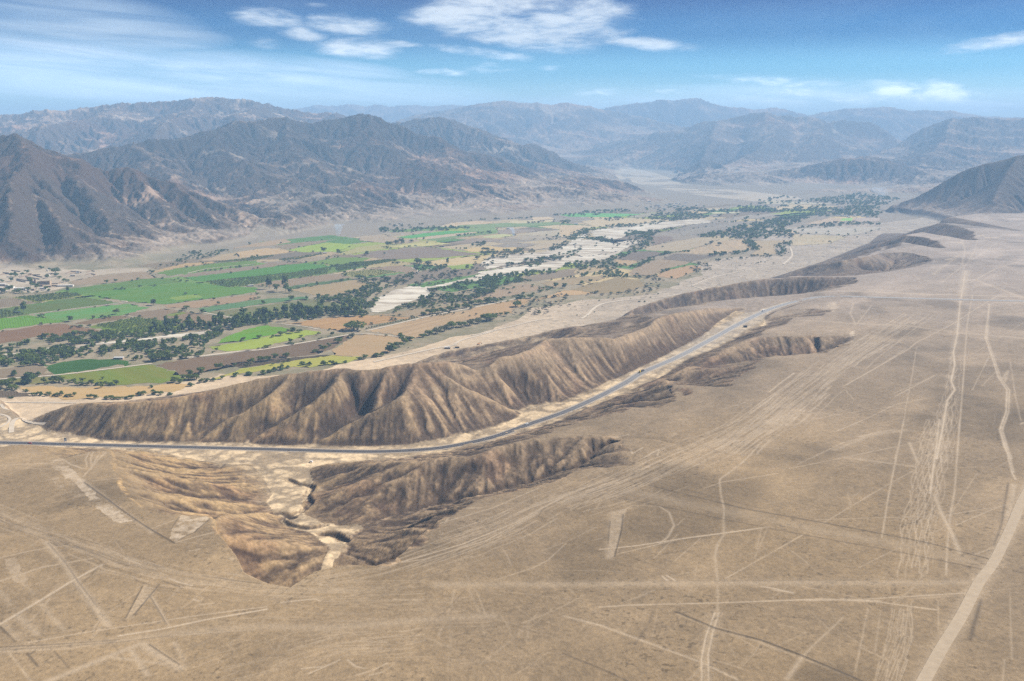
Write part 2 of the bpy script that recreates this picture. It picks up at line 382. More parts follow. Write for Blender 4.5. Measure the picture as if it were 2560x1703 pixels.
RAVINES = [  # (axis, side slope): cut into whatever lies above
 ('S: 1560 985 38, 1640 957 46, 1720 950 60, 1800 938 66, 1862 922 74', .55),
 ('S: 1480 1027 33, 1560 1008 50, 1620 1000 62, 1680 985 72', .5),
 ('S: 862 1352 34, 900 1340 42, 960 1318 50, 1040 1290 60, 1090 1290 72', .6),
 ('S: 870 1370 38, 920 1372 48, 960 1368 58, 1010 1366 72', .6),
 ('S: 2050 664 2, 2110 653 10, 2170 643 25, 2230 633 42, 2290 626 60, 2345 622 82', .5),
 ('S: 2175 614 2, 2230 611 12, 2290 608 30, 2350 606 50, 2420 604 80', .45),
 ('S: 2200 595 2, 2270 589 14, 2340 585 34, 2430 580 56, 2540 577 82', .42),
 ('S: 2270 562 4, 2320 560 26, 2400 556 50, 2480 552 78', .3),
 ('S: 1918 806 62, 1960 793 67, 2010 783 72, 2060 779 78', .7),
 ('S: 1180 1110 18, 1240 1098 34, 1300 1090 48, 1340 1083 66', .45),
 ('S: 1360 1060 24, 1430 1042 38, 1490 1032 56, 1530 1026 70', .5),
]
MOUNDS = []
GN = Grid(-1000, 1650, 700, 4300, 3.0)
def near_height():
    X, Y = GN.X, GN.Y
    base_lines = [floor_px + floor_px[:1], valley_edge] + AXES
    fl = inpoly(X, Y, [(a, b) for a, b, c in floor_px]); va = inpoly(X, Y, valley_poly)
    wpx = fbm(X, Y, 26, 3, .6, 2) * 9; wpy = fbm(X, Y, 26, 3, .6, 3) * 9
    pl = inpoly(X + wpx, Y + wpy, plateau_poly)
    db, zb = features(X, Y, base_lines, 2.0)
    dc, zc = features(X, Y, crests + [plateau_px], 2.0)
    _, zroad = features(X, Y, [ROAD[1:-3], L3('S: 720 1200 15, 720 1283 20, 862 1349 28, 792 1408 44, 725 1466 74'), L3('S: 850 1318 22, 905 1315 24')], 2.0)
    _, zpl = features(X, Y, [L3('S: -800 1400 66, 0 1400 70, 500 1400 73, 724 1474 76, 1200 1500 78, 1600 1300 79, 2400 1300 80'), L3('S: 2560 750 83, 2172 743 80'), L3('S: 1500 1120 77, 1700 1000 78, 2000 900 79, 2100 800 79'), L3('S: 2560 600 88, 2350 640 86')], 1.5)
    pad = smooth(0, 260, db)
    db = np.where(fl | va, 0, db); dc = np.where(pl, 0, dc)
    r = db / (db + dc + 1e-3)
    h = zb + (zc - zb) * r ** 1.08
    h = np.where(fl & ~va, zroad, h); h = np.where(va, np.minimum(zb, 2.0) * 0, h)
    blend = smooth(0, 60, dc * 0 + features(X, Y, [plateau_px], 2.0)[0])
    h = np.where(pl, zb * 0 + zc + (zpl - zc) * blend, h)
    h = blur(h, 3)
    wob = fbm(X, Y, 90, 4, .55, 1)
    for s, sl in RAVINES:
        ax = L3(s); d = np.full(X.shape, 1e9, np.float32); hh = np.full(X.shape, 1e9, np.float32)
        for a, b in zip(ax[:-1], ax[1:]):
            dd, t = segdist(X, Y, a, b)
            dd = np.maximum(dd + wob * 14 - 4, 0)
            hh = np.minimum(hh, a[2] + (b[2] - a[2]) * t + sl * dd * (1 + .0 * dd))
        k = 3.0                                           # soft minimum
        m = np.clip(.5 + .5 * (h - hh) / k, 0, 1)
        h = h + (hh - h) * m - k * m * (1 - m)
    rd = np.full(X.shape, 1e9, np.float32); rz = np.zeros(X.shape, np.float32)
    for a, b in zip(ROAD[:-1], ROAD[1:]):
        d, t = segdist(X, Y, a, b); m = d < rd
        rd = np.where(m, d, rd); rz = np.where(m, a[2] + (b[2] - a[2]) * t, rz)
    return h, fl, va, pl, rd, rz
print('near start', time.time() - T0)
NH, NFL, NVA, NPL, NRD, NRZ = near_height()
_slopey = ~(NFL | NVA)
_hp = np.pad(NH, 1, mode='edge')
_sl0 = np.hypot(_hp[1:-1, 2:] - _hp[1:-1, :-2], _hp[2:, 1:-1] - _hp[:-2, 1:-1]) / (2 * GN.c)
n1 = fbm(GN.X, GN.Y, 38, 4, .6, 2, True)
n2 = fbm(GN.X, GN.Y, 14, 3, .6, 3)
NH0 = NH.copy()
steep = smooth(.12, .35, blur(_sl0, 4))
NH = NH + (n1 * 1.6 + n2 * .9) * steep
_fix = (NFL | NVA | (NRD < 16))
NH, NA, NFLOW = erode(NH, _fix, GN.c, .060, .42, 9, .06)
NH = np.where(NPL & (steep < .2), NH0 + (NH - NH0) * .25, NH)
# the road bench
w = 1 - smooth(12, 32, NRD)
NH = NH * (1 - w) + NRZ * w
for s_, dp, wd in (('S: 719 1183 0, 745 1197 0, 772 1200 0, 781 1208 0, 766 1225 0, 770 1243 0, 778 1252 0, 762 1266 0, 750 1276 0, 722 1284 0, 700 1290 0, 712 1306 0, 735 1318 0, 770 1326 0, 800 1322 0, 812 1316 0', 3.5, 3.2), ('S: 812 1342 0, 835 1343 0, 856 1358 0, 864 1368 0', 5, 4), ('S: 685 1282 0, 700 1278 0, 722 1284 0, 730 1292 0', 3.5, 4)):
    L_ = [(*map(float, gp(u_, v_, 22)), 0) for u_, v_, _ in ZP(s_)]; D_, _ = features(GN.X, GN.Y, [L_], 1.0); NH = NH - dp * np.exp(-(D_ / wd) ** 4)
NSTK = streaks(NFLOW, NH.shape, 5, .965)
NSTF = streaks(NFLOW, NH.shape, 6, .80)
_hb = blur(NH, 6); NCURV = blur(NH - _hb, 1)
_hb2 = blur(NH, 30); NCURV2 = NH - _hb2
NSL = np.hypot(*(np.pad(blur(NH, 1), 1, mode='edge')[a, b] - np.pad(blur(NH, 1), 1, mode='edge')[c, d] for a, b, c, d in
      [(slice(1, -1), slice(2, None), slice(1, -1), slice(None, -2)), (slice(2, None), slice(1, -1), slice(None, -2), slice(1, -1))])) / (2 * GN.c)
NEDGE = GN.edge(GN.X, GN.Y, 150)
print('near done', time.time() - T0, NH.min(), NH.max())

# ------------------------------------------------------------------ mountains
RANGES = {   # name: (label, [crest polylines 'u v distance'])
 'left': [LY('1: -900 700 3700, -300 330 4300, 20 395 4300, 90 370 4300, 160 360 4300, 250 420, 450 470 4300, 600 530 4300, 700 590 4280, 850 602 4260, 950 600 4250, 1100 660 4240, 1250 700 4230, 1450 780 4200, 1650 850 4150, 1800 930 4050, 1905 985 3960'),
          LY('1: 160 360 4300, 200 520 3900, 130 700 3500, 60 860 3200, 20 1000 3000'), LY('1: 600 530 4300, 560 700 3900, 700 900 3600, 760 1060 3400'), LY('1: 950 600 4250, 1100 850 3900, 1180 1000 3700'), LY('1: 200 700 3700, 330 900 3400, 420 1050 3150'), LY('1: 1250 700 4230, 1450 950 3900')],
 'mid': [LY('1: -400 560 5000, 100 520 5000, 380 540 5400, 650 500 5600, 850 470 5800, 1100 420 5900, 1250 400 6000, 1430 370 6200, 1600 290 6400, 1750 270 6500, 1930 265 6700, 2050 310 6800, 2120 320 6800, 2250 290 6900, 2340 285 6950'),
         LY('2: 130 285 6950, 250 260 7000, 400 245 7000, 480 265, 560 300, 700 370 6950, 760 390, 850 410, 950 470 6900, 1050 510, 1150 530 6850, 1300 590, 1400 650 6750, 1500 700 6700, 1700 665 6700, 1900 680 6700, 2050 680 6700, 2250 750 6500, 2340 775 6400'),
         LY('1: 1430 370 6200, 1400 450 5900, 1550 540 5600, 1700 560 5500, 1900 660 5300, 2050 720 5100, 2200 800 4900'), LY('1: 1250 700 5100, 1100 560 5500, 1000 480 5700'),
         LY('2: 400 245 7000, 420 420 6500, 600 560 6100, 760 640 5800, 850 740 5500'), LY('2: 850 410 6950, 900 560 6500, 1050 640 6100, 1250 720 5900'), LY('2: 1150 530 6850, 1350 680 6300, 1500 740 6000'),
         LY('2: 170 800 5300, 250 700 5300, 330 735 5250, 440 760 5200, 550 790 5150, 700 840 5050, 850 890 4960'), LY('2: 1500 730 5900, 1700 760 5800, 1950 790 5700, 2100 850 5600'), LY('1: 1950 265 6700, 1930 420 6200, 2100 560 5800, 2240 640 5500')],
 'behind': [LY('2: 500 310 9000, 560 285 9000, 650 275, 780 260, 850 275, 930 270 9000, 1000 320, 1100 380 8800, 1200 420, 1270 460 8600, 1380 460, 1450 435 8600, 1500 445, 1600 500 8500, 1700 530, 1800 590 8400, 1880 640 8300')],
 'back': [LY('1: -900 240 9500, -300 250 9500, 0 235 9500, 130 240, 300 200, 430 210, 600 190 9700, 720 170, 820 155, 900 150, 1000 155 9900, 1150 150, 1300 140, 1440 120 10000, 1600 130, 1740 140, 1830 170, 1950 200 10200, 2100 225, 2250 230, 2357 245 10400'), LY('2: 0 245 10400, 130 250 10400, 240 265 10400, 350 290 10400'),
          LY('1: 820 155 9800, 700 250 9000, 500 300 8400, 250 330 7600'), LY('1: 1440 120 10000, 1300 230 9000, 1150 300 8300, 1000 360 7600'), LY('1: 1830 170 10200, 1750 230 9200, 1600 250 8600')],
 'right': [LY('3: 1400 812 5000, 1440 800 5000, 1640 720 5000, 1700 680 5000, 1830 580, 1950 520, 2080 485, 2180 482, 2290 465, 2357 460 5000, 2700 430 5200, 3200 430 5400'), LY('3: 2290 465 5000, 2200 620 4700, 2150 740 4450')],
 'center': [LY('2: 500 310 15000, 600 255 15000, 740 215, 900 200, 1100 165, 1280 140, 1400 160, 1520 155, 1600 165, 1680 150, 1850 175, 2000 210 15000, 2150 240, 2350 290 14500, 2450 340 14000')],
 'farleft': [LY('1: 1700 230 22000, 2050 200 22000, 2190 165 22000, 2300 185'), LY('2: 0 160 22000, 50 180, 230 165, 300 180, 400 165, 480 180, 660 170, 740 180, 850 165, 1030 175 22000, 1300 200')],
 'farmid': [LY('3: -200 160 18000, 0 135 18000, 120 115, 180 120, 350 100, 430 125, 500 155, 620 170, 700 180, 820 170, 900 180, 1020 215 18000, 1100 240')],
 'farright': [LY('3: 1000 225 17000, 1050 215 17000, 1200 190, 1250 178, 1350 175, 1500 160, 1560 170, 1640 185, 1900 190, 2000 215, 2100 225, 2357 235, 3000 250 17000')],
 'facing': [LY('3: -250 420 12000, 0 370 12000, 150 320, 280 295, 370 265, 500 250, 620 225, 700 200, 780 188, 850 218, 890 212, 960 230, 1060 222, 1140 260, 1200 245, 1300 245, 1420 235, 1520 265 12000, 1600 295 11500'),
            LY('3: 500 250 12000, 420 380 10500, 300 480 9600'), LY('3: 780 188 12000, 820 330 10700, 700 440 9800, 560 520 9000'), LY('3: 1060 222 12000, 1100 360 10500, 1000 470 9500'),
            LY('3: 150 500 8900, 250 485 8900, 370 470 8900, 440 495, 500 530 8700, 560 560 8500'), LY('3: 300 600 7900, 450 580, 700 565 7900, 900 600 7800, 1050 650 7500, 1180 690 7300')],
 'shoulder': [LY('3: 1480 350 10500, 1550 330 10500, 1650 300, 1750 270, 1850 240, 1950 222, 2050 230, 2150 235, 2250 240, 2357 232 10500, 3000 260 10500'), LY('3: 1030 510 9200, 1100 490 9200, 1200 460, 1350 415 9600, 1480 385 10000, 1550 330 10500'),
              LY('3: 1000 560 8000, 1080 520 8000, 1180 500, 1360 480, 1500 475 8000, 1600 520, 1750 580 8000'), LY('3: 1950 222 10500, 1850 400 9000, 1750 520 8200')],
}
RLABEL = {'left': 'brown rocky mountain rising above the village on the left', 'mid': 'long dark blue-grey mountain massif behind the green valley',
 'behind': 'hazy ridge with two small peaks sloping down behind the dark massif', 'back': 'broad bare plateau mountain on the left skyline', 'right': 'dark smooth hill at the right edge above the pampa',
 'center': 'pale blue broad mountain in the middle of the skyline', 'farleft': 'faintest blue ridge far away left of the middle', 'farmid': 'faint blue domed mountain just right of the middle skyline',
 'farright': 'faint blue ridge on the right skyline', 'facing': 'hazy blue mountain with several peaks facing the gravel fan', 'shoulder': 'blue shoulder mountain descending from the right'}
RB = [  # feet and gaps: 'u v z'
 L3('1: -900 1500 0, -200 1290 0, 0 1285 0, 200 1290 0, 400 1270 0, 700 1275 0, 900 1265 0, 1060 1240 0, 1180 1180 0, 1330 1150 0, 1500 1140 0, 1650 1110 0, 1760 1080 0, 1900 1070 0, 2050 1040 0, 2200 1020 0, 2357 1000 0'),
 L3('2: 0 990 0, 150 985 0, 400 990 0, 600 985 0, 850 960 0, 1100 945 0, 1300 940 0, 1500 920 0, 1650 895 0, 1900 890 0, 2100 880 0, 2357 850 0'),
 L3('3: 0 760 0, 100 770 0, 200 750 0, 60 700 0, -30 640 0, -120 565 0'),
 L3('3: 200 562 5, 240 580 5, 190 615 0, 270 635 0, 500 655 0, 760 690 0, 950 712 0, 1180 712 0, 1400 705 0, 1620 712 0, 1660 730 0'),
]
def W3(pts): return [(float(a), float(b), float(c)) for a, b, c in pts]
def pos_at(s, Y, z):        # base line given by columns only, at set distance/height
    return [(float((u - CU) / FPX * math.hypot(yy, 0) / (CP)), yy, zz) for u, yy, zz in s]
RB += [pos_at([(-200, 4750, 60), (200, 4800, 60), (500, 4700, 30), (620, 4450, 10), (690, 4100, 0)], 0, 0),
       pos_at([(-300, 7000, 160), (200, 7300, 150), (600, 7900, 180), (900, 8200, 150), (1300, 7700, 60), (1500, 7500, 10)], 0, 0),
       pos_at([(880, 11800, 150), (1200, 11500, 60), (1450, 10800, 20), (1560, 10000, 10)], 0, 0),
       pos_at([(-500, 13000, 200), (400, 13500, 200), (900, 16000, 200), (1300, 17500, 250), (1700, 16200, 150), (2000, 14800, 120), (2500, 14000, 150), (3000, 14000, 150)], 0, 0),
             pos_at([(2050, 9200, 10), (2180, 10800, 80), (2300, 12500, 150)], 0, 0),
       pos_at([(2180, 5600, 0), (2350, 6300, 20), (2600, 6500, 40), (3200, 6500, 60)], 0, 0),
       pos_at([(-600, 20000, 300), (700, 20000, 400), (1600, 21000, 400)], 0, 0), pos_at([(-900, 25500, 400), (3400, 25500, 400)], 0, 0),
       L3('S: 2187 540 10, 2260 538 60, 2330 535 82, 2450 532 84, 2560 532 86, 3000 525 90'), L3('S: 3000 600 85, 2560 640 84')]
FAR_FLOOR = [  # polygons where the ground is flat valley bottom (world)
 [(a, b) for a, b, c in RB[0] + RB[1] + RB[2][:1]] + [(a, b) for a, b, c in L3('3: 0 760 0, 100 770 0, 200 750 0, 60 700 0, -30 640 0, -120 565 0, -60 548 0, 40 552 0, 200 562 0, 240 580 0, 190 615 0, 270 635 0, 500 655 0, 760 690 0, 950 712 0, 1180 712 0, 1400 705 0, 1620 712 0, 1480 800 0')] + [(1900, 3600), (-200, 1000), (-9000, 1000)],
]
def far_height(G, fade):
    X, Y = G.X, G.Y
    wx = fbm(X, Y, 900, 4, .5, 0) * 130; wy = fbm(X, Y, 900, 4, .5, 2) * 130
    amp = smooth(3000, 7000, Y) * .8 + .2
    Xw, Yw = X + wx * amp, Y + wy * amp
    near = Y < 5000
    fl = inpoly(X, Y, FAR_FLOOR[0])
    db, zb = features(Xw, Yw, RB + [[(a, b, 0.0) for a, b in FAR_FLOOR[0]]], 2.0)
    allc = [L for k in RANGES for L in RANGES[k]]
    dc, zc = features(Xw, Yw, allc, 2.0)
    own = np.zeros(X.shape, np.int16); bd = np.full(X.shape, 1e9, np.float32)
    for i, k in enumerate(RANGES):
        d, _ = features(X, Y, RANGES[k], 2.0)
        m = d < bd; own[m] = i; bd = np.minimum(bd, d)
    db = np.where(fl, 0, db)
    r = db / (db + dc + 1e-3)
    h = zb + (zc - zb) * r ** 1.25
    h = np.where(fl, 0, h)
    return h, fl, own, r
GM = Grid(-5000, 5400, 2700, 10800, 13.0)
GF = Grid(-14500, 15500, 7500, 25900, 48.0)
def build_far(G, s0, K, steps, seed, KC):
    h, fl, own, r = far_height(G, 0)
    rel = np.clip(r * 3, 0, 1)
    h0 = h.copy()
    hgt = np.clip(h / 250, 0, 1.4)
    rough = np.where(own == list(RANGES).index('right'), .22, 1.0) * (.55 if s0 > 600 else 1.0)
    rough = blur(rough, 6)
    h = h + rough * rel * (fbm(G.X, G.Y, s0, 6, .55, seed, True) * 100 + fbm(G.X, G.Y, s0 * .33, 4, .6, seed + 1, True) * 34) * (.25 + hgt * .75)
    h = np.maximum(h, 0)
    h = np.where(fl, 0, h)
    def clampslope(h, s, n):
        for _ in range(n):
            p = np.pad(h, 1, mode='edge'); m = np.minimum(np.minimum(p[:-2, 1:-1], p[2:, 1:-1]), np.minimum(p[1:-1, :-2], p[1:-1, 2:])); h = np.minimum(h, m + s * G.c)
        return h
    h0 = clampslope(h0, .62, 60); h = clampslope(h, .85, 60)
    cq = 5; hc = boxblur(h, 2, 1)[::cq, ::cq].copy(); he, _, _ = erode(hc, fl[::cq, ::cq], G.c * cq, KC, .5, 14, .03)
    d = boxblur(np.kron(he - hc, np.ones((cq, cq), np.float32))[:h.shape[0], :h.shape[1]], cq // 2 + 1, 2); h = np.where(fl, h, np.maximum(h + d, 0))
    h, A, flow = erode(h, fl, G.c, K, .5, steps, .02)
    h = h + np.where(fl, 0, boxblur(h0 - h, max(5, int(420 / G.c)))) * smooth(0, .25, r)
    h = h + (h0 - h) * .35 * smooth(.86, 1.0, r)
    return h, fl, own, r, A, flow
MH, MFL, MOWN, MR, MA, MFLOW = build_far(GM, 620, .12, 10, 1, .045)
FH, FFL, FOWN, FR, FA, FFLOW = build_far(GF, 1300, .06, 6, 2, .03)
MST = streaks(MFLOW, MH.shape, 9, .9); FST = streaks(FFLOW, FH.shape, 10, .9)
MCV = blur(MH - blur(MH, 8), 1); FCV = FH - blur(FH, 5)
def gslope(A, c):
    p = np.pad(A, 1, mode='edge'); return np.hypot(p[1:-1, 2:] - p[1:-1, :-2], p[2:, 1:-1] - p[:-2, 1:-1]) / (2 * c)
MSL, FSL = gslope(MH, GM.c), gslope(FH, GF.c)
print('far done', time.time() - T0, MH.max(), FH.max())
GM_E, GF_E = GM.edge(GM.X, GM.Y, 600), GF.edge(GF.X, GF.Y, 900)
_pp = None
def plateau_z(x, y):
    return 78 + smooth(1500, 4000, y) * 6 - smooth(-100, -900, x) * 8
def base_z(x, y):
    """ground outside the detailed grids: pampa towards the viewer and to the right, valley floor elsewhere"""
    pl = inpoly(x, y, plateau_poly)
    return np.where(pl, plateau_z(x, y), 0.0).astype(np.float32)
def height(x, y, detail=True):
    x = np.asarray(x, np.float32); y = np.asarray(y, np.float32)
    h = base_z(x, y)
    eF = GF.sample(GF_E, x, y) * ((x > GF.xs[0]) & (x < GF.xs[-1]) & (y > GF.ys[0]) & (y < GF.ys[-1]))
    h = h * (1 - eF) + GF.sample(FH, x, y) * eF
    eM = GM.sample(GM_E, x, y) * ((x > GM.xs[0]) & (x < GM.xs[-1]) & (y > GM.ys[0]) & (y < GM.ys[-1]))
    inpl = inpoly(x, y, plateau_poly)
    hM = GM.sample(MH, x, y)
    hM = np.where(inpl & (y < 3900), np.maximum(plateau_z(x, y), 0), hM)
    eM = np.where(inpl, smooth(2700, 3900, y), eM)
    h = h * (1 - eM) + hM * eM
    eN = GN.sample(NEDGE, x, y) * ((x > GN.xs[0]) & (x < GN.xs[-1]) & (y > GN.ys[0]) & (y < GN.ys[-1]))
    eN = eN * (1 - smooth(3500, 4000, y))
    h = h * (1 - eN) + GN.sample(NH, x, y) * eN
    return h
# ------------------------------------------------------------------ the ground mesh (rings around the viewer's position, finer where it is near)
KAP = .00135 / QUAL
rr = [3, 40, 110, 200, 300, 400, 480]
r = 545.0
rr.append(r)
while r < 25600:
    r *= 1 + KAP * (1.0 if r < 5200 else 1.25 if r < 9500 else 2.2); rr.append(r)
RR = np.array(rr)
da = radians(.047) / QUAL
A0 = np.arange(-radians(31.5), radians(31.5), da)
AZ = np.concatenate([np.linspace(-math.pi, -radians(31.5), 70)[:-1], A0, np.linspace(radians(31.5), math.pi, 70)])
nR, nA = len(RR), len(AZ)
print('mesh', nR, nA, nR * nA / 1e6)
VX = (RR[:, None] * np.sin(AZ)[None, :]).astype(np.float32); VY = (RR[:, None] * np.cos(AZ)[None, :]).astype(np.float32)
VZ = height(VX, VY)

TR = {'l': np.zeros((nR, nA), np.float32), 'd': np.zeros((nR, nA), np.float32)}
BRK = fbm(VX, VY, 22, 3, .6, 1) * .5 + .5
def stroke(pts, w, amt, kind='l', brk=.5, wob=0.0, hard=2.0):
    """a line scraped into the stony surface: pts are world (x,y) points, w the half width in metres"""
    T = TR[kind]
    P = np.array([(p[0], p[1]) for p in pts], float)
    for a, b in zip(P[:-1], P[1:]):
        m = 3 * w + 2
        ra = [math.hypot(*a), math.hypot(*b)]; aa = [math.atan2(a[0], a[1]), math.atan2(b[0], b[1])]
        rmid = segdist(np.float64(0), np.float64(0), a, b)[0]
        i0 = np.searchsorted(RR, min(rmid, *ra) - m); i1 = np.searchsorted(RR, max(ra) + m)
        g = m / max(50, float(rmid))
        j0 = np.searchsorted(AZ, min(aa) - g); j1 = np.searchsorted(AZ, max(aa) + g)
        if i1 <= i0 or j1 <= j0: continue
        x, y = VX[i0:i1, j0:j1], VY[i0:i1, j0:j1]
        if wob: x = x + wob * np.sin(y * .12 + a[0]) + wob * np.sin(y * .05 + 1)
        d, t = segdist(x, y, a, b)
        k = amt * np.exp(-(d / w) ** hard) * (1 - brk * BRK[i0:i1, j0:j1])
        blk = T[i0:i1, j0:j1]; np.maximum(blk, k, out=blk)
def S(s, w, amt, kind='l', z=78, **k): stroke([gp(u, v, z) for u, v in ZP(s)], w, amt, kind, **k)
def blob(s, amt, kind='l', z=78, nscale=9, thr=.0, soft=8):
    P = [tuple(float(q) for q in gp(u, v, z)) for u, v in ZP(s)]
    xs, ys = [p[0] for p in P], [p[1] for p in P]
    i0 = np.searchsorted(RR, min(math.hypot(*p) for p in P) * .97); i1 = np.searchsorted(RR, max(math.hypot(*p) for p in P) * 1.02)
    aa = [math.atan2(*p) for p in P]; j0 = np.searchsorted(AZ, min(aa) - .01); j1 = np.searchsorted(AZ, max(aa) + .01)
    x, y = VX[i0:i1, j0:j1], VY[i0:i1, j0:j1]
    wx = x + fbm(x, y, 9, 4, .7, 2) * soft; wy = y + fbm(x, y, 9, 4, .7, 3) * soft * 1.5
    m = inpoly(wx, wy, P) * .8 * (.6 + .4 * smooth(-.4, .3, fbm(x, y, 4, 3, .6, 0))) * (smooth(thr - .35, thr + .35, fbm(x, y, nscale, 4, .6, 1)) if nscale else 1.0) * amt
    np.maximum(TR[kind][i0:i1, j0:j1], m.astype(np.float32), out=TR[kind][i0:i1, j0:j1])
rnd = random.Random(11)
def bundle(s, n, spread, w, amt, lenr=(.15, .5), kind='l', jit=.12, z=78, wob=0):
    P = [np.array(gp(q[0], q[1], z)) for q in ZP(s)]
    D = np.concatenate([[0], np.cumsum([np.hypot(*(b - a)) for a, b in zip(P[:-1], P[1:])])])
    def at(t):
        t = min(max(t, 0), .9999) * D[-1]; i = int(np.searchsorted(D, t, 'right')) - 1
        k = (t - D[i]) / (D[i + 1] - D[i]); d = (P[i + 1] - P[i]) / (D[i + 1] - D[i])
        return P[i] + (P[i + 1] - P[i]) * k, np.array([-d[1], d[0]])
    for q in range(n):
        o = rnd.gauss(0, .5) * spread; t0 = rnd.random(); ln = rnd.uniform(*lenr); pts = []
        sl = rnd.gauss(0, jit) * spread
        for k in range(9):
            t = t0 + ln * k / 8 - ln / 2
            p, nn = at(t); pts.append(p + nn * (o + sl * (k / 8 - .5) + rnd.gauss(0, .35)))
        stroke(pts, w * rnd.uniform(.7, 1.4), amt * rnd.uniform(.5, 1), kind, brk=.7, wob=wob)
# --- lower right pampa
S('Q: 900 120, 840 190, 790 240, 665 335, 672 420, 690 500, 687 560', 1.1, .6)
S('Q: 687 560, 690 640, 655 690, 640 760, 655 880, 655 1060', 1.3, .45)
S('Q: 640 1070, 590 1200, 565 1330, 568 1500', .9, .9); S('Q: 662 1070, 628 1180, 602 1300, 606 1500', .9, .85)
S('Q: 651 1070, 610 1190, 583 1310, 587 1500', 4.5, .30, brk=.2)
for k in range(15):
    o = (k - 7) * 13 + rnd.uniform(-4, 4); a_ = rnd.uniform(.35, .75)
    S('Q: ' + ', '.join(f'{x + o * f} {y}' for x, y, f in ((1885, 0, .8), (1850, 200, .9), (1820, 400, 1), (1775, 560, 1), (1765, 700, 1), (1745, rnd.uniform(760, 880), 1))), .55, a_, wob=.9)
    if k % 3: S('R: ' + ', '.join(f'{x + o * f} {y}' for x, y, f in ((1975, rnd.uniform(850, 1100), .35), (1935, 1150, .6), (1905, 1300, .8), (1872, 1470, .8))), .6, a_ * .9, wob=.9)
    if k < 12: S('Q: ' + ', '.join(f'{x + o * f} {y}' for x, y, f in ((1700, rnd.uniform(1010, 1080), .8), (1685, 1200, .9), (1650, 1330, 1), (1610, 1500, 1.1))), .5, a_ * .8, wob=.6)
S('R: 2030 410, 2000 600, 1985 760, 1965 850, 1972 920, 1952 1010, 1972 1060, 1930 1120, 1900 1300, 1870 1445', 1.6, .95, brk=.3)
S('Q: 1885 0, 1872 140, 1850 300, 1835 420', 1.3, .9)
S('R: 2030 410, 2000 600, 1985 760, 1960 860', 4.5, .42, brk=.5)
S('R: 2070 540, 2040 700, 2030 850, 2020 1000, 2000 1250, 1985 1445', 1.0, .7); S('Q: 1998 0, 1985 200, 1972 400, 1945 550, 1930 720, 1925 860', 1.0, .6)
S('R: 2165 590, 2150 700, 2142 770, 2180 880, 2215 990, 2262 1060, 2258 1180, 2222 1280, 2250 1380, 2280 1445', 1.2, .95); S('R: 2160 700, 2152 770, 2190 880, 2226 990, 2276 1060, 2272 1180, 2236 1280, 2262 1380, 2290 1445', 1.1, .8)
S('R: 2165 590, 2150 740', 2.6, .4)
S('Q: 2240 0, 2226 60, 2262 180, 2290 300, 2310 340', 1.1, .85); S('Q: 2252 0, 2238 60, 2272 180, 2300 300', 1, .75)
S('Q: 1860 430, 1890 510, 1950 620, 2000 740', 2.2, .6, brk=.3)
S('Q: 1720 130, 1770 250', 1.8, .6)
S('Q: 300 375, 800 500, 1300 588, 1800 680, 2170 775', 1.0, .85, 'd'); S('Q: 400 375, 900 500', .9, .4, 'd')
S('Q: 140 445, 240 465, 700 560, 1150 645, 1680 738, 2130 830', .9, .6, 'd'); S('Q: 260 420, 760 530, 1250 620, 1750 710, 2150 805', 9, .28, brk=.6)
S('Q: 200 410, 500 480, 900 540', 9, .25, brk=.7)
S('Q: -900 915, 0 912, 500 907, 1000 905, 1500 905, 1950 905, 2120 897', 5.5, .34, brk=.25); S('Q: -300 898, 500 893, 1500 890', .6, .3, 'd')
S('Q: 0 1040, 140 1030, 700 1015, 1250 995, 1500 1005, 1870 1055', 1.0, .75); S('Q: 1150 1002, 1400 1000, 1650 985, 2060 960', 1.0, .7); S('Q: 1350 998, 1550 1008', 2.2, .8)
S('Q: 0 720, 200 700, 500 655, 700 630, 930 600', 1.1, .9); S('Q: 100 745, 430 667', .8, .6)
blob('Q: 70 520, 105 505, 150 500, 120 600, 80 765, 40 765, 60 640', .55, nscale=0, soft=1); S('Q: 130 530, 120 620, 82 760', .6, .8, 'd', brk=.2)
S('Q: 330 485, 385 520, 412 590, 380 650, 330 690', 1.1, .6); S('Q: 130 510, 180 480, 330 485', .9, .4)
S('Q: 700 880, 1130 640', .8, .5); S('Q: 860 770, 890 700, 930 605', .7, .35)
S('R: 1760 820, 1735 980, 1700 1160, 1690 1240, 1640 1445', .7, .55); S('Q: 1690 0, 1640 250, 1600 450, 1568 655', .9, .7)
S('Q: 580 385, 680 350, 990 302', .8, .6); S('Q: 1050 275, 1300 225, 1650 152', .8, .6); S('Q: 1100 250, 1350 130, 1560 75', 1.5, .4)
S('Q: 1300 170, 1500 90, 1700 60', 3.5, .4); S('Q: 1370 215, 1550 240, 1750 268', 2.5, .45)
S('Q: 1240 580, 1600 370, 1760 280', .8, .45); S('Q: 1200 560, 1900 542, 2357 470', .8, .5)
S('Q: 1980 590, 2200 500, 2300 470', .8, .5); S('Q: 1440 822, 1600 740, 1900 610, 2100 300', .7, .35)
S('Q: 2080 750, 2190 710', 1, .6); S('Q: 2080 890, 2115 880', 2, .8); S('Q: 2270 360, 2250 480, 2230 600, 2190 700', 1, .6, 'd'); S('Q: 2300 370, 2290 460, 2260 560', 3, .55); S('Q: 2340 420, 2290 540, 2250 620', 2.2, .6)
S('Q: 430 1070, 650 1160, 900 1225, 1130 1312, 1500 1470', 1.1, .9, 'd', brk=.35); S('Q: 440 1082, 660 1172, 900 1237, 1130 1325, 1400 1430', 1.2, .35)
S('Q: -200 1090, 0 1140, 300 1250, 560 1345, 760 1440', 1.4, .6); S('Q: -200 1300, 0 1380, 150 1450', .9, .6, 'd')
S('Q: 1130 1312, 1040 1440', 1.8, .5); S('Q: 1130 1312, 1200 1240, 1350 1100', 1.0, .5); S('Q: 1490 1050, 1460 1200, 1420 1400', .7, .4)
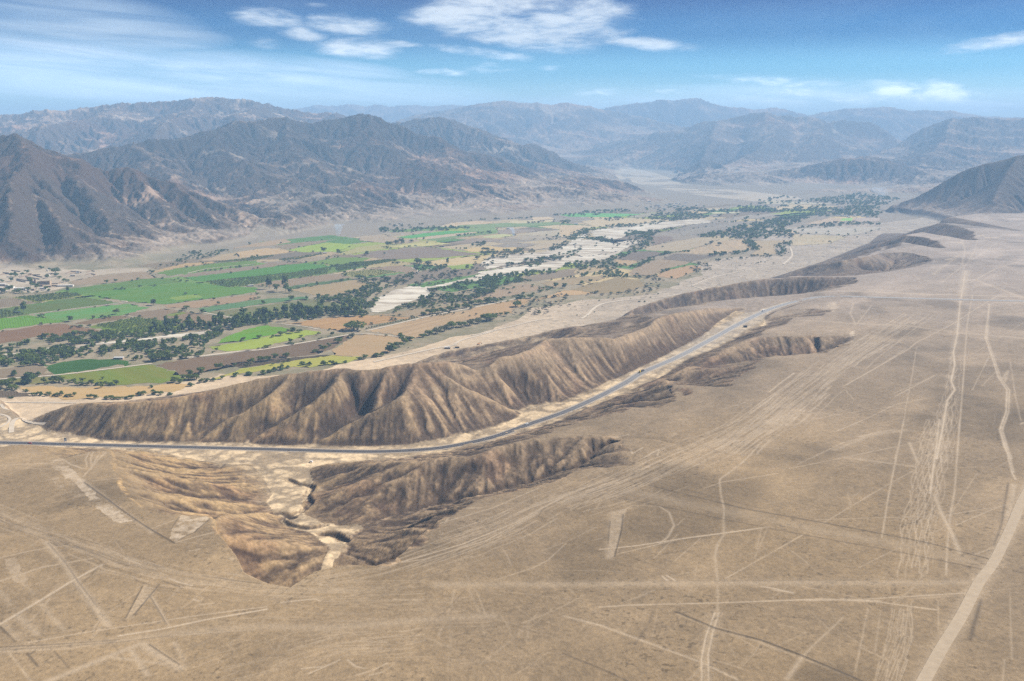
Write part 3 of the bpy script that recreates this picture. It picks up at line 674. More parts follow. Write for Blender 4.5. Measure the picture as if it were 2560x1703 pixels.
S('Q: 1450 1265, 1600 1335', .8, .4); S('Q: 1180 1070, 1270 1160', .8, .3)
S('Q: 900 925, 960 935, 1070 960', 1.3, .8); S('Q: 960 945, 1060 957', .8, .7); S('Q: 350 870, 375 892', 1.3, .95); S('Q: 372 865, 420 893', 1.1, .9)
S('Q: 2120 1000, 2070 1180, 2060 1220', 1.4, .7, 'd'); S('Q: 500 1440, 550 1390', 1.2, .35)
for s in ('1560 1060, 1530 1290', '900 600, 870 720', '2280 960, 2290 1330', '1880 1000, 1885 1200', '430 640, 300 770', '560 660, 420 780', '2250 1330, 2240 1452', '470 550, 430 590'): S('Q: ' + s, .7, .35)
# --- upper right pampa
bundle('R: 1760 640, 1400 870, 1100 1100, 900 1260, 700 1400', 150, 34, .8, .75, (.06, .3)); bundle('Q: 1000 -30, 700 100, 350 260, 60 400, -200 480', 130, 30, .6, .65, (.08, .35))
bundle('R: 1300 980, 1150 1130, 950 1300', 26, 14, 1.4, .9, (.05, .2)); blob('R: 960 1250, 1100 1160, 1140 1180, 980 1290', .5, nscale=6)
S('R: 940 1070, 1010 1015, 1080 965', 1.4, .75); S('R: 1370 1030, 1600 900, 1720 830, 1760 795, 1950 700, 2200 550', 1.1, .75)
S('R: 1350 1040, 1500 960, 1700 830', .8, .6); S('R: 1640 1095, 1860 980', 1.2, .6); S('R: 1320 1285, 1500 1210, 1640 1140, 1800 1110', .9, .6); S('R: 1060 1255, 1280 1200, 1640 1150', .8, .4)
S('R: 1440 1320, 1540 1295, 1640 1280', 2.2, .5); S('R: 1400 1425, 1640 1378, 1900 1320', .8, .5); S('R: 820 865, 1000 872, 1280 880', .7, .5)
S('R: 1640 780, 1900 890', .8, .5); S('R: 1700 780, 2000 850, 2357 890', .6, .35); S('R: 1410 580, 1392 630, 1422 700', 1.6, .6); S('R: 1510 590, 1430 690', 1.4, .5); S('R: 1350 700, 1230 722', .8, .6); S('R: 1160 712, 1260 728', .7, .5)
S('R: 1130 668, 1400 690, 1700 700, 2000 742, 2357 775', 7, .42, brk=.6); S('R: 1700 720, 2100 770, 2357 810', 2, .4)
S('R: 2357 350, 2200 400, 2060 470', 1.6, .6); S('R: 2200 262, 2100 330, 1990 405, 1900 470', 1.6, .5); S('R: 2010 235, 2028 300, 2012 380', 2.2, .5); S('R: 2100 240, 2078 310, 2020 400', 1.4, .4)
S('R: 2035 410, 2010 540', 9, .5, brk=.2); S('R: 2080 455, 2200 500, 2357 560', 6, .45); S('R: 2130 240, 2357 300', 2.5, .45); S('R: 1850 430, 1960 350, 2000 320', 5, .4); S('R: 1740 430, 1780 455', 1.5, .5)
S('R: 1350 510, 1800 532, 2357 552', 3.2, .8, brk=.3); S('R: 1150 510, 1400 505, 1800 535', 2.0, .55)
blob('R: 1265 580, 1310 570, 1330 600, 1300 620, 1265 610', 1.0, nscale=8, thr=-.1); blob('R: 1390 735, 1415 728, 1420 745, 1400 765', 1.0, nscale=0)
S('R: 1395 750, 1400 790', 1.6, .8); S('R: 1400 790, 1360 800', 1.2, .6)
blob('R: 1930 250, 2010 250, 2010 256, 1950 256', .8, nscale=0, soft=2); blob('R: 2080 215, 2130 214, 2140 220, 2090 221', .8, nscale=0, soft=2); blob('R: 1960 195, 2050 196, 2040 203, 1980 202', .9, nscale=0, soft=2); blob('R: 2130 222, 2220 225, 2215 232, 2140 229', .7, nscale=0, soft=2); blob('R: 1915 343, 1960 340, 1955 348, 1920 350', .7, nscale=0, soft=2)
bundle('R: 2357 620, 2000 640, 1500 620, 1100 600', 26, 60, 1.0, .45, (.05, .2)); bundle('R: 2357 300, 1900 330, 1500 420', 26, 120, 2.0, .35, (.05, .2))
S('R: 1200 1180, 1290 1195, 1270 1205', 1.1, .5); S('R: 1365 1060, 1410 1110', 1, .5); S('R: 870 1370, 1020 1385', .8, .5); S('R: 1720 1360, 1755 1440', 1.4, .5)
S('R: 1630 1080, 1850 985', .8, .4); S('R: 2070 1060, 2160 880', .8, .5); S('R: 2120 1040, 2200 960', .8, .4); S('R: 2040 880, 2357 690', .7, .4); S('R: 2280 900, 2310 1100, 2340 1230', .9, .5)
S('R: 2230 1010, 2270 950, 2250 1015', 1.6, .6); S('R: 2357 1240, 2340 1250', 1.5, .7)
for s in ('750 960, 800 905', '760 975, 770 930, 790 915', '735 1010, 770 970', '800 930, 830 945'): S('R: ' + s, .9, .9, z=77)
for s in ('170 1375, 180 1405, 240 1375', '250 1430, 300 1400, 330 1385, 320 1420', '60 1305, 160 1295'): S('R: ' + s, 1.0, .8)
# --- middle foreground swath
bundle('8: 2350 700, 1900 900, 1500 1100, 1100 1250, 700 1380, 300 1460', 90, 26, .7, .6, (.06, .3)); S('8: 2240 770, 2000 850, 1800 930, 1600 1000', .8, .7); S('8: 2240 790, 2050 860', .9, .8); S('8: 2240 815, 2060 880', .8, .7, 'd')
S('8: 1740 830, 1450 960, 1100 1060, 900 1180', .8, .6); S('8: 1900 900, 1600 1060, 1250 1200, 950 1290, 700 1360', .9, .8); S('8: 1750 990, 1400 1180, 1000 1300, 800 1330', .8, .7); S('8: 1920 1200, 1800 1310, 1700 1360, 1450 1440', .8, .5)
S('8: 1100 970, 1160 1010, 1130 1060', 1.2, .5); S('8: 1250 960, 1370 960', 1.5, .5); blob('8: 980 940, 1090 945, 1080 990, 1000 970', .6)
S('8: 2230 1000, 2215 1170, 2200 1290', 3.6, .4, brk=.3); S('8: 2210 1060, 2195 1200', .6, .6, 'd'); S('8: 2090 1180, 2160 1165', .8, .4)
# --- lower left pampa
S('L: -200 1000, 0 990, 350 965, 700 940, 1000 900, 1500 862, 2000 870, 2357 835, 2900 800', 5, .30, brk=.2); S('L: 0 972, 350 958, 700 935', .7, .7, 'd'); S('L: 0 990, 350 972, 700 950, 1000 912', .6, .5, 'd')
S('L: -100 1003, 400 985, 830 925, 1500 880', .9, .6); S('L: 170 945, 500 890, 850 840, 1200 790, 1570 745', .9, .65); S('L: 700 912, 960 872, 1200 822, 1570 760', 1.1, .95, brk=.35); S('L: 760 905, 1000 865, 1300 805', .7, .9); S('L: 1660 720, 1850 700, 1890 712', 1.0, .75)
S('L: -50 450, 200 392, 420 360', 1.0, .55); S('L: -50 595, 250 500, 540 450', 1.5, .6); S('L: -80 870, 0 835, 230 700, 430 580, 600 490', 1.6, .75, brk=.25)
S('L: 270 340, 380 480, 450 590, 560 740, 640 850', 3.2, .5, brk=.2); S('L: 280 345, 390 480, 462 590, 575 740', .6, .5, 'd')
blob('L: 20 450, 100 445, 165 575, 90 592, 60 540', .45, nscale=0, soft=2); blob('L: 735 815, 850 620, 925 640, 780 812', .45, nscale=0, soft=2); S('L: 740 810, 840 620', .6, .8, 'd'); S('L: 790 790, 940 610', .7, .8, 'd')
S('L: 885 670, 995 855', 1.4, .5); S('L: 880 670, 985 850', .6, .6, 'd', brk=.3)
S('L: 250 1190, 600 1050, 820 962', 3.0, .5, brk=.2); S('L: 840 960, 950 1040, 1065 1105', 4.0, .5, brk=.2); S('L: 760 980, 870 1145', 2.2, .5); S('L: 650 1037, 990 1082', 1.8, .5); S('L: 1030 955, 1085 1060', 2.0, .4); S('L: 880 965, 1060 1085', .6, .8, 'd')
S('L: 50 1000, 190 1186', .9, .4); S('L: 160 1010, 225 1090', .9, .8, 'd'); S('L: 320 1000, 410 1100', .7, .5, 'd'); S('L: 0 850, 90 940', .9, .7, 'd'); S('L: 20 830, 110 930', 2.5, .3); S('L: 100 780, 220 900', 3, .4); S('L: 240 720, 380 880', 2.2, .35); S('L: 0 640, 60 720', 2.5, .35); S('L: 100 560, 200 660', 1.5, .3)
S('L: 590 820, 560 850, 540 930', .8, .4); blob('L: 540 930, 580 850, 700 760, 690 820, 620 850', .4, soft=2)
bundle('L: -200 90, 0 170, 300 300, 700 470, 1000 560, 1500 635, 1900 655, 2500 640', 100, 16, .8, .5, (.06, .25)); bundle('L: -200 90, 0 170, 300 300, 700 470, 1000 560, 1500 635', 45, 14, .7, .6, (.04, .15), 'd')
S('L: 1000 575, 1060 600, 1130 618', 1.0, .9); S('L: 960 590, 1060 625', .8, .7, 'd'); S('L: 730 450, 830 490', .9, .7); S('L: 1140 697, 1170 710', 1.2, .8); S('L: 1180 730, 1260 722', .9, .6)
bundle('L: 1000 870, 1600 830, 2000 860, 2900 830', 50, 14, .7, .4, (.05, .2)); bundle('L: 2500 920, 2000 960, 1600 1060, 1200 1190', 60, 26, .6, .45, (.08, .3)); bundle('L: 1300 690, 1900 740, 2800 740', 40, 18, .8, .3, (.05, .2))
for s in ('1780 1110, 1900 1100', '1820 1140, 1960 1080, 2000 1060', '2100 1150, 2200 1120, 2280 1080', '2050 1060, 2100 1100, 2150 1110', '2180 1150, 2260 1130'): S('L: ' + s, .8, .7)
blob('7: 300 655, 400 640, 470 720, 600 830, 640 910, 760 980, 870 1065, 780 1085, 620 965, 560 880, 480 800, 340 700', .95, z=70, nscale=14, thr=-.15, soft=3)
blob('7: 690 950, 780 990, 860 1060, 800 1080, 700 1010', 1.0, z=71, nscale=7, thr=-.2)
blob('7: 1190 1012, 1385 1006, 1370 1040, 1320 1100, 1260 1155, 1150 1222, 1110 1190, 1135 1110', 1.0, z=71, nscale=8, thr=-.15, soft=3)
blob('7: 240 700, 560 860, 620 960, 480 900, 300 780', .5, z=70, nscale=7, thr=.15)
S('7: 550 790, 700 900, 1000 1130, 1145 1228', .9, .9, 'd', z=72, brk=.2); S('7: 500 745, 650 860, 1000 1142', 2.8, .4, z=72); S('7: 1150 1222, 1280 1180, 1390 1150', .9, .7, z=72); S('7: 990 1115, 1150 1040', .8, .5, z=72); S('7: 1190 1190, 1270 1150, 1380 1030', .6, .8, 'd', z=72); S('7: 1120 1120, 1170 1020', .6, .6, 'd', z=72)
S('7: 0 690, 150 680, 330 670', 1.2, .5, z=70); S('7: 380 630, 470 690, 540 715', 1.4, .7, z=69)
for s in ('585 590, 560 650, 570 700', '610 590, 592 650, 600 690', '640 620, 600 700, 545 770', '690 590, 640 650, 590 720', '590 800, 700 790, 770 780', '500 620, 590 612'): S('7: ' + s, .9, .55, z=69)
blob('7: 1200 1260, 1300 1270, 1290 1310, 1220 1300', .45, z=73); blob('7: 1370 1210, 1450 1210, 1440 1240, 1380 1225', .5, z=73); blob('7: 1480 1310, 1540 1310, 1530 1350, 1480 1340', .45, z=73); blob('7: 1500 1180, 1570 1240, 1640 1420, 1500 1330', .35, z=73, thr=.1)
# general faint scratches all over the pampa
for q in range(420):
    u, v = rnd.uniform(-50, 2610), 1000 + 690 * rnd.random() ** .8
    if u > 1500: v = rnd.uniform(700, 1690)
    x, y = gp(u, v, 78); an = rnd.choice((.5, .9, 2.2, 1.4, 2.8)) + rnd.gauss(0, .25); ln = rnd.uniform(10, 80)
    stroke([(x, y), (x + math.cos(an) * ln * .5, y + math.sin(an) * ln * .5), (x + math.cos(an + .06) * ln, y + math.sin(an + .06) * ln)], rnd.uniform(.5, 1.1), rnd.uniform(.12, .4), 'l' if rnd.random() < .75 else 'd', brk=.8)
print('tracks', time.time() - T0)

S('Q: 2560 60, 2357 440, 2290 590, 2190 790, 2110 900, 2010 1090, 1900 1270, 1790 1470, 1700 1640', 6.5, .55, brk=.3)
# --- albedo of every ground point
def C3(c): return np.array(c, np.float32)
def mix(a, b, t):
    t = np.asarray(t, np.float32)[..., None]
    return a + (b - a) * t
def band(lo, hi, x): return smooth(lo, hi, x)
inN = (VX > GN.xs[0]) & (VX < GN.xs[-2]) & (VY > GN.ys[0]) & (VY < GN.ys[-2])
sN = lambda A: np.where(inN, GN.sample(A.astype(np.float32), VX, VY), 0)
fFL, fVA, fPL = sN(NFL), sN(NVA), sN(NPL)
out_pl = inpoly(VX, VY, plateau_poly)
fPL = np.where(inN, fPL, out_pl)
nsl = np.where(inN, GN.sample(NSL.astype(np.float32), VX, VY), 0)
inM = (VX > GM.xs[0]) & (VX < GM.xs[-2]) & (VY > GM.ys[0]) & (VY < GM.ys[-2])
inF = (VX > GF.xs[0]) & (VX < GF.xs[-2]) & (VY > GF.ys[0]) & (VY < GF.ys[-2])
def mtn(AM, AF): return np.where(inM, GM.sample(AM.astype(np.float32), VX, VY), np.where(inF, GF.sample(AF.astype(np.float32), VX, VY), 0))
msl, mst, mcv, mA = mtn(MSL, FSL), mtn(MST, FST), mtn(MCV, FCV * .5), np.log(mtn(MA, FA) + 1)
big = fbm(VX, VY, 420, 4, .55, 1); med = fbm(VX, VY, 60, 4, .6, 2); fin = fbm(VX, VY, 7, 3, .6, 3); vfin = fbm(VX, VY, 2.6, 2, .6, 0)
# pampa
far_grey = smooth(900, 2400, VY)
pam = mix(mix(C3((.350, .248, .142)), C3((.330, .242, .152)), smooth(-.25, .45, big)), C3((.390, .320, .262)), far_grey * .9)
pam = pam * (1 + .10 * med + .07 * fin + .12 * vfin + .08 * fbm(VX, VY, 1.7, 2, .6, 1) + .14 * smooth(-.1, .5, fbm((VX + VY) * .5, (VY - VX), 110, 4, .6, 2)))[..., None]
speck = smooth(.42, .62, fbm(VX + 50, VY, 3.1, 2, .5, 2)) * smooth(-.3, .4, fbm(VX, VY, 70, 3, .6, 0)); pam = pam * (1 - .26 * speck * smooth(1500, 900, VY))[..., None]
mottle = 1 - .22 * smooth(.05, .5, fbm(VX + 300, VY, 160, 4, .6, 3)); pam = pam * mottle[..., None]  # broad random darker patches of the stony ground
pam = mix(pam, C3((.56, .45, .325)), np.clip(TR['l'], 0, 1) * .9)
pam = mix(pam, C3((.105, .080, .058)), np.clip(TR['d'], 0, 1) * .75)
# slopes
stk, stf, cur, cur2 = sN(NSTK), sN(NSTF), sN(NCURV), sN(NCURV2)
lA = np.log(sN(NA) + 16)
warm = smooth(0, 1, smooth(60, -420, VX) * smooth(1500, 1150, VY) + .0)
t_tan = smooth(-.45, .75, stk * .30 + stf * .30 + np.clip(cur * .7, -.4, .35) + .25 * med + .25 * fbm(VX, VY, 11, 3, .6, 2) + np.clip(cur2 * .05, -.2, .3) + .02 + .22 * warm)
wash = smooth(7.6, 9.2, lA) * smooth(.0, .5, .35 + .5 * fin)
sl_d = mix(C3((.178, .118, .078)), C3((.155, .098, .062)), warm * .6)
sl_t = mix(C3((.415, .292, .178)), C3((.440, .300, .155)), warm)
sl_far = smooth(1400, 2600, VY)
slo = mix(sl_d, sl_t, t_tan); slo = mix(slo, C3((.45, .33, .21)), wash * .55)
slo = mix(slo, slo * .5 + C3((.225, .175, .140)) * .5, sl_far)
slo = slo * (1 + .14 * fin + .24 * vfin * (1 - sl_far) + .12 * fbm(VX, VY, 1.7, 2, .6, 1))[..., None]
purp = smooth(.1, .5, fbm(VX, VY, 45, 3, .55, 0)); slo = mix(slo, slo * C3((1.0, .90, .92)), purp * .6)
# canyon floor: pale sand with stony patches
fl_n = fbm(VX, VY, 26, 4, .6, 0, True)
flo = mix(C3((.60, .455, .285)), C3((.27, .20, .13)), smooth(-.1, .55, fl_n) * .65)
flo = flo * (1 + .12 * med + .12 * fin + .10 * vfin)[..., None]
gvl = smooth(34, 20, np.where(inN, GN.sample(NRD.astype(np.float32), VX, VY), 999)) * smooth(1350, 1700, VY); flo = mix(flo, C3((.40, .35, .29)), gvl * .5)
# valley ground: dry soil near the ridges, farm soil further out
vgr = mix(C3((.37, .295, .19)), C3((.29, .25, .145)), smooth(-.2, .4, med))
vgr = mix(vgr, C3((.34, .275, .20)), smooth(2700, 3900, VY)); vgr = vgr * (1 + .10 * fin)[..., None]
vsand = C3((.43, .35, .26)); dryn = smooth(-.35, .3, fbm(VX, VY, 130, 4, .6, 2)) * .35
# dry apron in front of the ridges (right bank)
dry_poly = [tuple(float(k) for k in gp(u, v, 0)) for u, v in ZP('S: -900 1010, -200 1000, 0 978, 60 966, 150 975, 240 985, 330 968, 440 955, 560 930, 700 930, 800 925, 860 905, 960 885, 1060 860, 1130 840, 1200 830, 1240 815, 1300 795, 1330 770, 1400 760, 1470 748, 1540 745, 1640 735, 1700 705, 1760 690, 1740 665, 1800 648, 1880 640, 1960 640, 1900 600, 1920 570, 2060 566, 2230 556, 2330 540, 2400 600, 1900 740, 1500 830, 1100 900, 400 1000, 60 1070, -900 1100')]
dry = inpoly(VX + 14 * fbm(VX, VY, 60, 3, .5, 1), VY + 22 * fbm(VX, VY, 80, 3, .5, 2) + 18 * (VX < 100), dry_poly)
drc = mix(vsand, C3((.36, .30, .24)), smooth(0, .5, fbm(VX, VY, 34, 4, .62, 3)) * smooth(500, 1100, VX - 0) )
drc = mix(drc, C3((.54, .41, .27)), smooth(400, -300, VX)); drc = drc * (1 + .16 * med + .14 * fin)[..., None]; drc = mix(drc, C3((.20, .165, .12)), smooth(.25, .6, fbm(VX, VY, 13, 3, .6, 1) + .3 * med) * .5 * smooth(-200, 300, VX))
fan_poly = [tuple(float(k) for k in gp(u, v, 0)) for u, v in ZP('3: -400 500, 60 560, 180 600, 260 640, 500 660, 760 695, 960 715, 1000 735, 700 745, 300 700, 0 640, -300 560')]
fan = inpoly(VX, VY, fan_poly)
vcol = mix(vgr, drc, dry)
vill = [tuple(float(k) for k in gp(u, v, 0)) for u, v in ZP('4: -300 200, 0 230, 300 270, 640 265, 880 270, 1330 260, 1380 290, 930 320, 640 385, 700 420, 520 460, 300 480, 180 480, 0 470, -300 500')]
vcol = mix(vcol, C3((.46, .37, .265)) * (1 + .25 * med)[..., None], inpoly(VX + 20 * med, VY + 40 * med, vill) * .9)
vcol = mix(vcol, vsand * C3((1.08, 1.08, 1.05)), smooth(0, .4, fbm(VX, VY, 300, 4, .6, 1) + .35) * fan)
apron = smooth(3200, 4200, VY) * smooth(.0, .05, msl); 
# mountains
mt_d = C3((.150, .102, .074)); mt_t = C3((.400, .280, .190)); mt_l = C3((.44, .35, .26))
tt = smooth(-.5, .8, mst * .38 + .50 * fbm(VX, VY, 520, 3, .5, 1) + np.clip(-mcv * .02, -.2, .3) - (msl - .32) * 1.9 + .05 + np.clip((VZ - 640) / 120, 0, 1) * .5)
mtc = mix(mt_d, mt_t, tt)
mtc = mix(mtc, mt_l, smooth(.34, .62, fbm(VX, VY, 260, 5, .62, 0) + .10 * mst) * smooth(.1, .3, msl) * .75)
mtc = mix(mtc, C3((.38, .31, .245)), smooth(.16, .04, msl) * .85)
mtc = mix(mtc, C3((.44, .36, .28)), smooth(13.6, 15.5, mA) * smooth(.3, .12, msl) * .7)
ownv = np.where(inM, MOWN[np.clip(((VY - GM.y0) / GM.c).astype(int), 0, MOWN.shape[0] - 1), np.clip(((VX - GM.x0) / GM.c).astype(int), 0, MOWN.shape[1] - 1)], 99)
mtc = mtc * np.where(ownv == 1, 1 - .30 * smooth(150, 330, VZ), np.where(ownv == 3, 1.18, 1.0))[..., None]
mtc = mix(mtc, C3((.36, .285, .215)) * (1 + .25 * mst)[..., None], smooth(150, 60, VZ) * smooth(.42, .18, msl) * .75)
rustp = smooth(.1, .5, fbm(VX, VY, 700, 3, .5, 3)); mtc = mix(mtc, mtc * C3((1.10, .90, .80)), rustp * .7)
mtc = mtc * (1 + .12 * fbm(VX, VY, 30, 3, .6, 2))[..., None]
mt_w = smooth(4, 16, VZ) * (VY > 2500) * (1 - out_pl)
mt_w = np.where(inM | inF, mt_w, 0)
col = mix(vcol, mtc, mt_w)
is_slope = smooth(.10, .24, nsl) * (1 - fFL) * (1 - fVA)
is_slope = np.where(fPL > .5, smooth(.16, .34, nsl), np.where((fFL + fVA) > .5, 0, np.maximum(is_slope, 1.0)))
nearw = inN & (VY < 3950)
col_n = mix(vcol, flo, smooth(.35, .65, fFL) * (1 - smooth(.4, .6, fVA)))
other = (fFL < .5) & (fVA < .5) & (fPL < .5)
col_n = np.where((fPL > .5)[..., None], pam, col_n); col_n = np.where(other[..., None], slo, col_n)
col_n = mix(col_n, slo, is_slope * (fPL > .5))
zrel = VZ - np.where(inN, GN.sample(NRZ.astype(np.float32), VX, VY), 0)
foot = smooth(.34, .12, nsl + .10 * fbm(VX, VY, 16, 4, .6, 1)) * smooth(9, 2, zrel + 4 * med) * other * (VY < 2300) * (fVA < .2)
col_n = mix(col_n, flo * .9, foot * .85)
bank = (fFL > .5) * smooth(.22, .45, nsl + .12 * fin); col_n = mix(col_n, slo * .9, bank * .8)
tb = np.where((VX < -150) & (VY < 1160), smooth(44, 70, VZ + 12 * med + 5 * fin) * .92, smooth(54, 72, VZ + 9 * med + 5 * fin) * .35) * other; col_n = mix(col_n, pam * .92, tb)
near_pl = smooth(.06, .20, nsl) * other * smooth(58, 72, VZ + 5 * med) ; col_n = mix(col_n, pam, (1 - smooth(.10, .26, nsl + .05 * med)) * other * smooth(52, 66, VZ))
col = np.where(nearw[..., None], col_n, col)
col = np.where((~nearw & out_pl & (VY < 4200))[..., None], pam, col)
# contrast and saturation put into every ground colour to offset the haze's lift
_lum = col @ C3((.3, .55, .15)); col = _lum[..., None] + (col - _lum[..., None]) * 1.10; col = col * ((np.maximum(_lum, .02) / .24) ** .60)[..., None] * .62
COLR = np.clip(col, .01, .9).astype(np.float32)
own0 = np.where(inM, MOWN[np.clip(((VY - GM.y0) / GM.c).astype(int), 0, MOWN.shape[0] - 1), np.clip(((VX - GM.x0) / GM.c).astype(int), 0, MOWN.shape[1] - 1)], 0)
# small relief: stones, ruts, berms
VZ = VZ + (TR['d'] * .35 - TR['l'] * .22) * (fPL > .5) + vfin * .10 * (fPL > .5) * (VY < 1500)
VZ = VZ + (other & nearw) * (stk * .8 + stf * .4) * smooth(.15, .4, nsl) * (1 - .6 * warm)
VZ = VZ + (other & nearw) * (fbm(VX, VY, 9, 3, .55, 1) * .7 + fbm(VX, VY, 3.5, 2, .6, 2) * .28)
VZ = VZ + ((fFL > .5) & nearw & (np.where(inN, GN.sample(NRD.astype(np.float32), VX, VY), 0) > 12)) * (np.minimum(fbm(VX, VY, 18, 4, .6, 3), .2) * 1.6)
VZ = VZ + mt_w * (~nearw) * (fbm(VX, VY, 90, 5, .62, 3, True) * 7 + fbm(VX, VY, 26, 3, .6, 1, True) * 4) * np.where(own0 == list(RANGES).index('right'), .3, 1) * smooth(.06, .25, msl) * (1 + VY / 9000)
print('colours', time.time() - T0)
# region of every point -> object
own = np.where(inM, MOWN[np.clip(((VY - GM.y0) / GM.c).astype(int), 0, MOWN.shape[0] - 1), np.clip(((VX - GM.x0) / GM.c).astype(int), 0, MOWN.shape[1] - 1)],
               FOWN[np.clip(((VY - GF.y0) / GF.c).astype(int), 0, FOWN.shape[0] - 1), np.clip(((VX - GF.x0) / GF.c).astype(int), 0, FOWN.shape[1] - 1)])
REG = np.zeros((nR, nA), np.int8)                       # 0 valley floor, 1 pampa, 2 near hills, 3 canyon floor, 10+ mountains
REG[(mt_w > .5)] = 10 + own[(mt_w > .5)]
REG[nearw & (fFL > .5) & (fVA < .5)] = 3
REG[nearw & other] = 2
REG[nearw & (fPL > .5)] = 1
REG[(~nearw) & out_pl & (VY < 4200)] = 1
def ground_material():
    m = bpy.data.materials.new("desert_ground"); m.use_nodes = True
    n, l = m.node_tree.nodes, m.node_tree.links; b = n['Principled BSDF']
    b.inputs['Roughness'].default_value = .95; b.inputs['Specular IOR Level'].default_value = .15
    at = n.new('ShaderNodeAttribute'); at.attribute_name = 'Col'
    g = n.new('ShaderNodeTexCoord')
    cd = n.new('ShaderNodeCameraData') if False else None
    def nz(scale, det, rough):
        q = n.new('ShaderNodeTexNoise'); q.inputs['Scale'].default_value = scale; q.inputs['Detail'].default_value = det; q.inputs['Roughness'].default_value = rough
        l.new(g.outputs['Object'], q.inputs['Vector']); return q.outputs[0]
    a, c = nz(.9, 6, .7), nz(.07, 7, .65)
    f = math_node(n, l, 'ADD', math_node(n, l, 'MULTIPLY', a, .44), math_node(n, l, 'MULTIPLY', c, .36)); f = math_node(n, l, 'ADD', f, .60)
    mx = n.new('ShaderNodeVectorMath'); mx.operation = 'SCALE'; l.new(at.outputs['Color'], mx.inputs[0]); l.new(f, mx.inputs['Scale'])
    l.new(mx.outputs[0], b.inputs['Base Color'])
    bp = n.new('ShaderNodeBump'); bp.inputs['Strength'].default_value = .8; bp.inputs['Distance'].default_value = .6
    l.new(nz(.55, 6, .75), bp.inputs['Height']); l.new(bp.outputs[0], b.inputs['Normal'])
    return m
GMAT = ground_material()
FREG = np.maximum(np.maximum(REG[:-1, :-1], REG[1:, :-1]), np.maximum(REG[:-1, 1:], REG[1:, 1:]))
idx = np.arange(nR * nA, dtype=np.int64).reshape(nR, nA)
quads = np.stack([idx[:-1, :-1], idx[:-1, 1:], idx[1:, 1:], idx[1:, :-1]], -1)
V = np.stack([VX.ravel(), VY.ravel(), VZ.ravel()], -1).astype(np.float32); CF = COLR.reshape(-1, 3)
def make_part(name, mask, label=None):
    q = quads[mask]
    if len(q) == 0: return None
    used = np.zeros(nR * nA, bool); used[q.ravel()] = True
    remap = np.cumsum(used) - 1; q = remap[q].astype(np.int32); v = V[used]; c = CF[used]
    me = bpy.data.meshes.new(name)
    me.vertices.add(len(v)); me.vertices.foreach_set('co', v.ravel())
    me.loops.add(q.size); me.loops.foreach_set('vertex_index', q.ravel())
    me.polygons.add(len(q)); me.polygons.foreach_set('loop_start', np.arange(0, q.size, 4, dtype=np.int32))
    me.polygons.foreach_set('use_smooth', np.ones(len(q), bool))
    ca = me.color_attributes.new('Col', 'FLOAT_COLOR', 'POINT'); ca.data.foreach_set('color', np.concatenate([c, np.ones((len(c), 1), np.float32)], 1).ravel())
    me.update(calc_edges=True); me.materials.append(GMAT)
    o = bpy.data.objects.new(name, me); COL.objects.link(o); o['kind'] = 'structure'
    if label: o['label'] = label
    return o
make_part('ground', FREG == 1, 'broad stony desert pampa crossed by pale scraped lines and vehicle tracks')
make_part('hills', FREG == 2, 'eroded brown and tan ridges and gullies between the pampa and the valley')
make_part('canyon_floor', FREG == 3, 'pale sandy canyon floor beside the highway')
make_part('valley_floor', FREG == 0, 'flat farmed valley floor with dry sandy margins')
for i, k in enumerate(RANGES): make_part('mountain', FREG == 10 + i, RLABEL[k])
print('meshes', time.time() - T0)

# ------------------------------------------------------------------ the air
def haze():
    me = bpy.data.meshes.new('haze')
    x0, x1, y0, y1, z0, z1 = -26500, 26500, -26500, 26500, -3, 960
    v = [(x, y, z) for z in (z0, z1) for y in (y0, y1) for x in (x0, x1)]
    me.from_pydata(v, [], [(0, 2, 3, 1), (4, 5, 7, 6), (0, 1, 5, 4), (2, 6, 7, 3), (0, 4, 6, 2), (1, 3, 7, 5)])
    m = bpy.data.materials.new('haze_air'); m.use_nodes = True; n = m.node_tree.nodes; n.clear()
    o = n.new('ShaderNodeOutputMaterial'); p = n.new('ShaderNodeVolumePrincipled')
    p.inputs['Color'].default_value = HAZE_COLOR; p.inputs['Density'].default_value = HAZE_DENS; p.inputs['Anisotropy'].default_value = .0
    m.node_tree.links.new(p.outputs[0], o.inputs['Volume'])
    me.materials.append(m); ob = bpy.data.objects.new('haze', me); COL.objects.link(ob); ob['kind'] = 'stuff'; ob['label'] = 'thin blue haze filling the air over the valley'
HAZE_COLOR = (.43, .70, 1.0, 1); HAZE_DENS = 0.92e-4
haze()
# ------------------------------------------------------------------ fields, river beds, roads (sheets lying on the valley floor)
def simple_mat(name, color, rough=.9, spec=.2, noise=0.0, nscale=.5):
    m = bpy.data.materials.new(name); m.use_nodes = True; n, l = m.node_tree.nodes, m.node_tree.links; b = n['Principled BSDF']
    b.inputs['Base Color'].default_value = (*color, 1); b.inputs['Roughness'].default_value = rough; b.inputs['Specular IOR Level'].default_value = spec
    if noise:
        g = n.new('ShaderNodeTexCoord'); q = n.new('ShaderNodeTexNoise'); q.inputs['Scale'].default_value = nscale; q.inputs['Detail'].default_value = 5
        l.new(g.outputs['Object'], q.inputs['Vector'])
        f = math_node(n, l, 'ADD', math_node(n, l, 'MULTIPLY', q.outputs[0], 2 * noise), 1 - noise)
        mx = n.new('ShaderNodeVectorMath'); mx.operation = 'SCALE'; mx.inputs[0].default_value = color; l.new(f, mx.inputs['Scale']); l.new(mx.outputs[0], b.inputs['Base Color'])
    return m
def lin(c): return tuple(((q / 255 + .055) / 1.055) ** 2.4 if q > 10 else q / 255 / 12.92 for q in c)
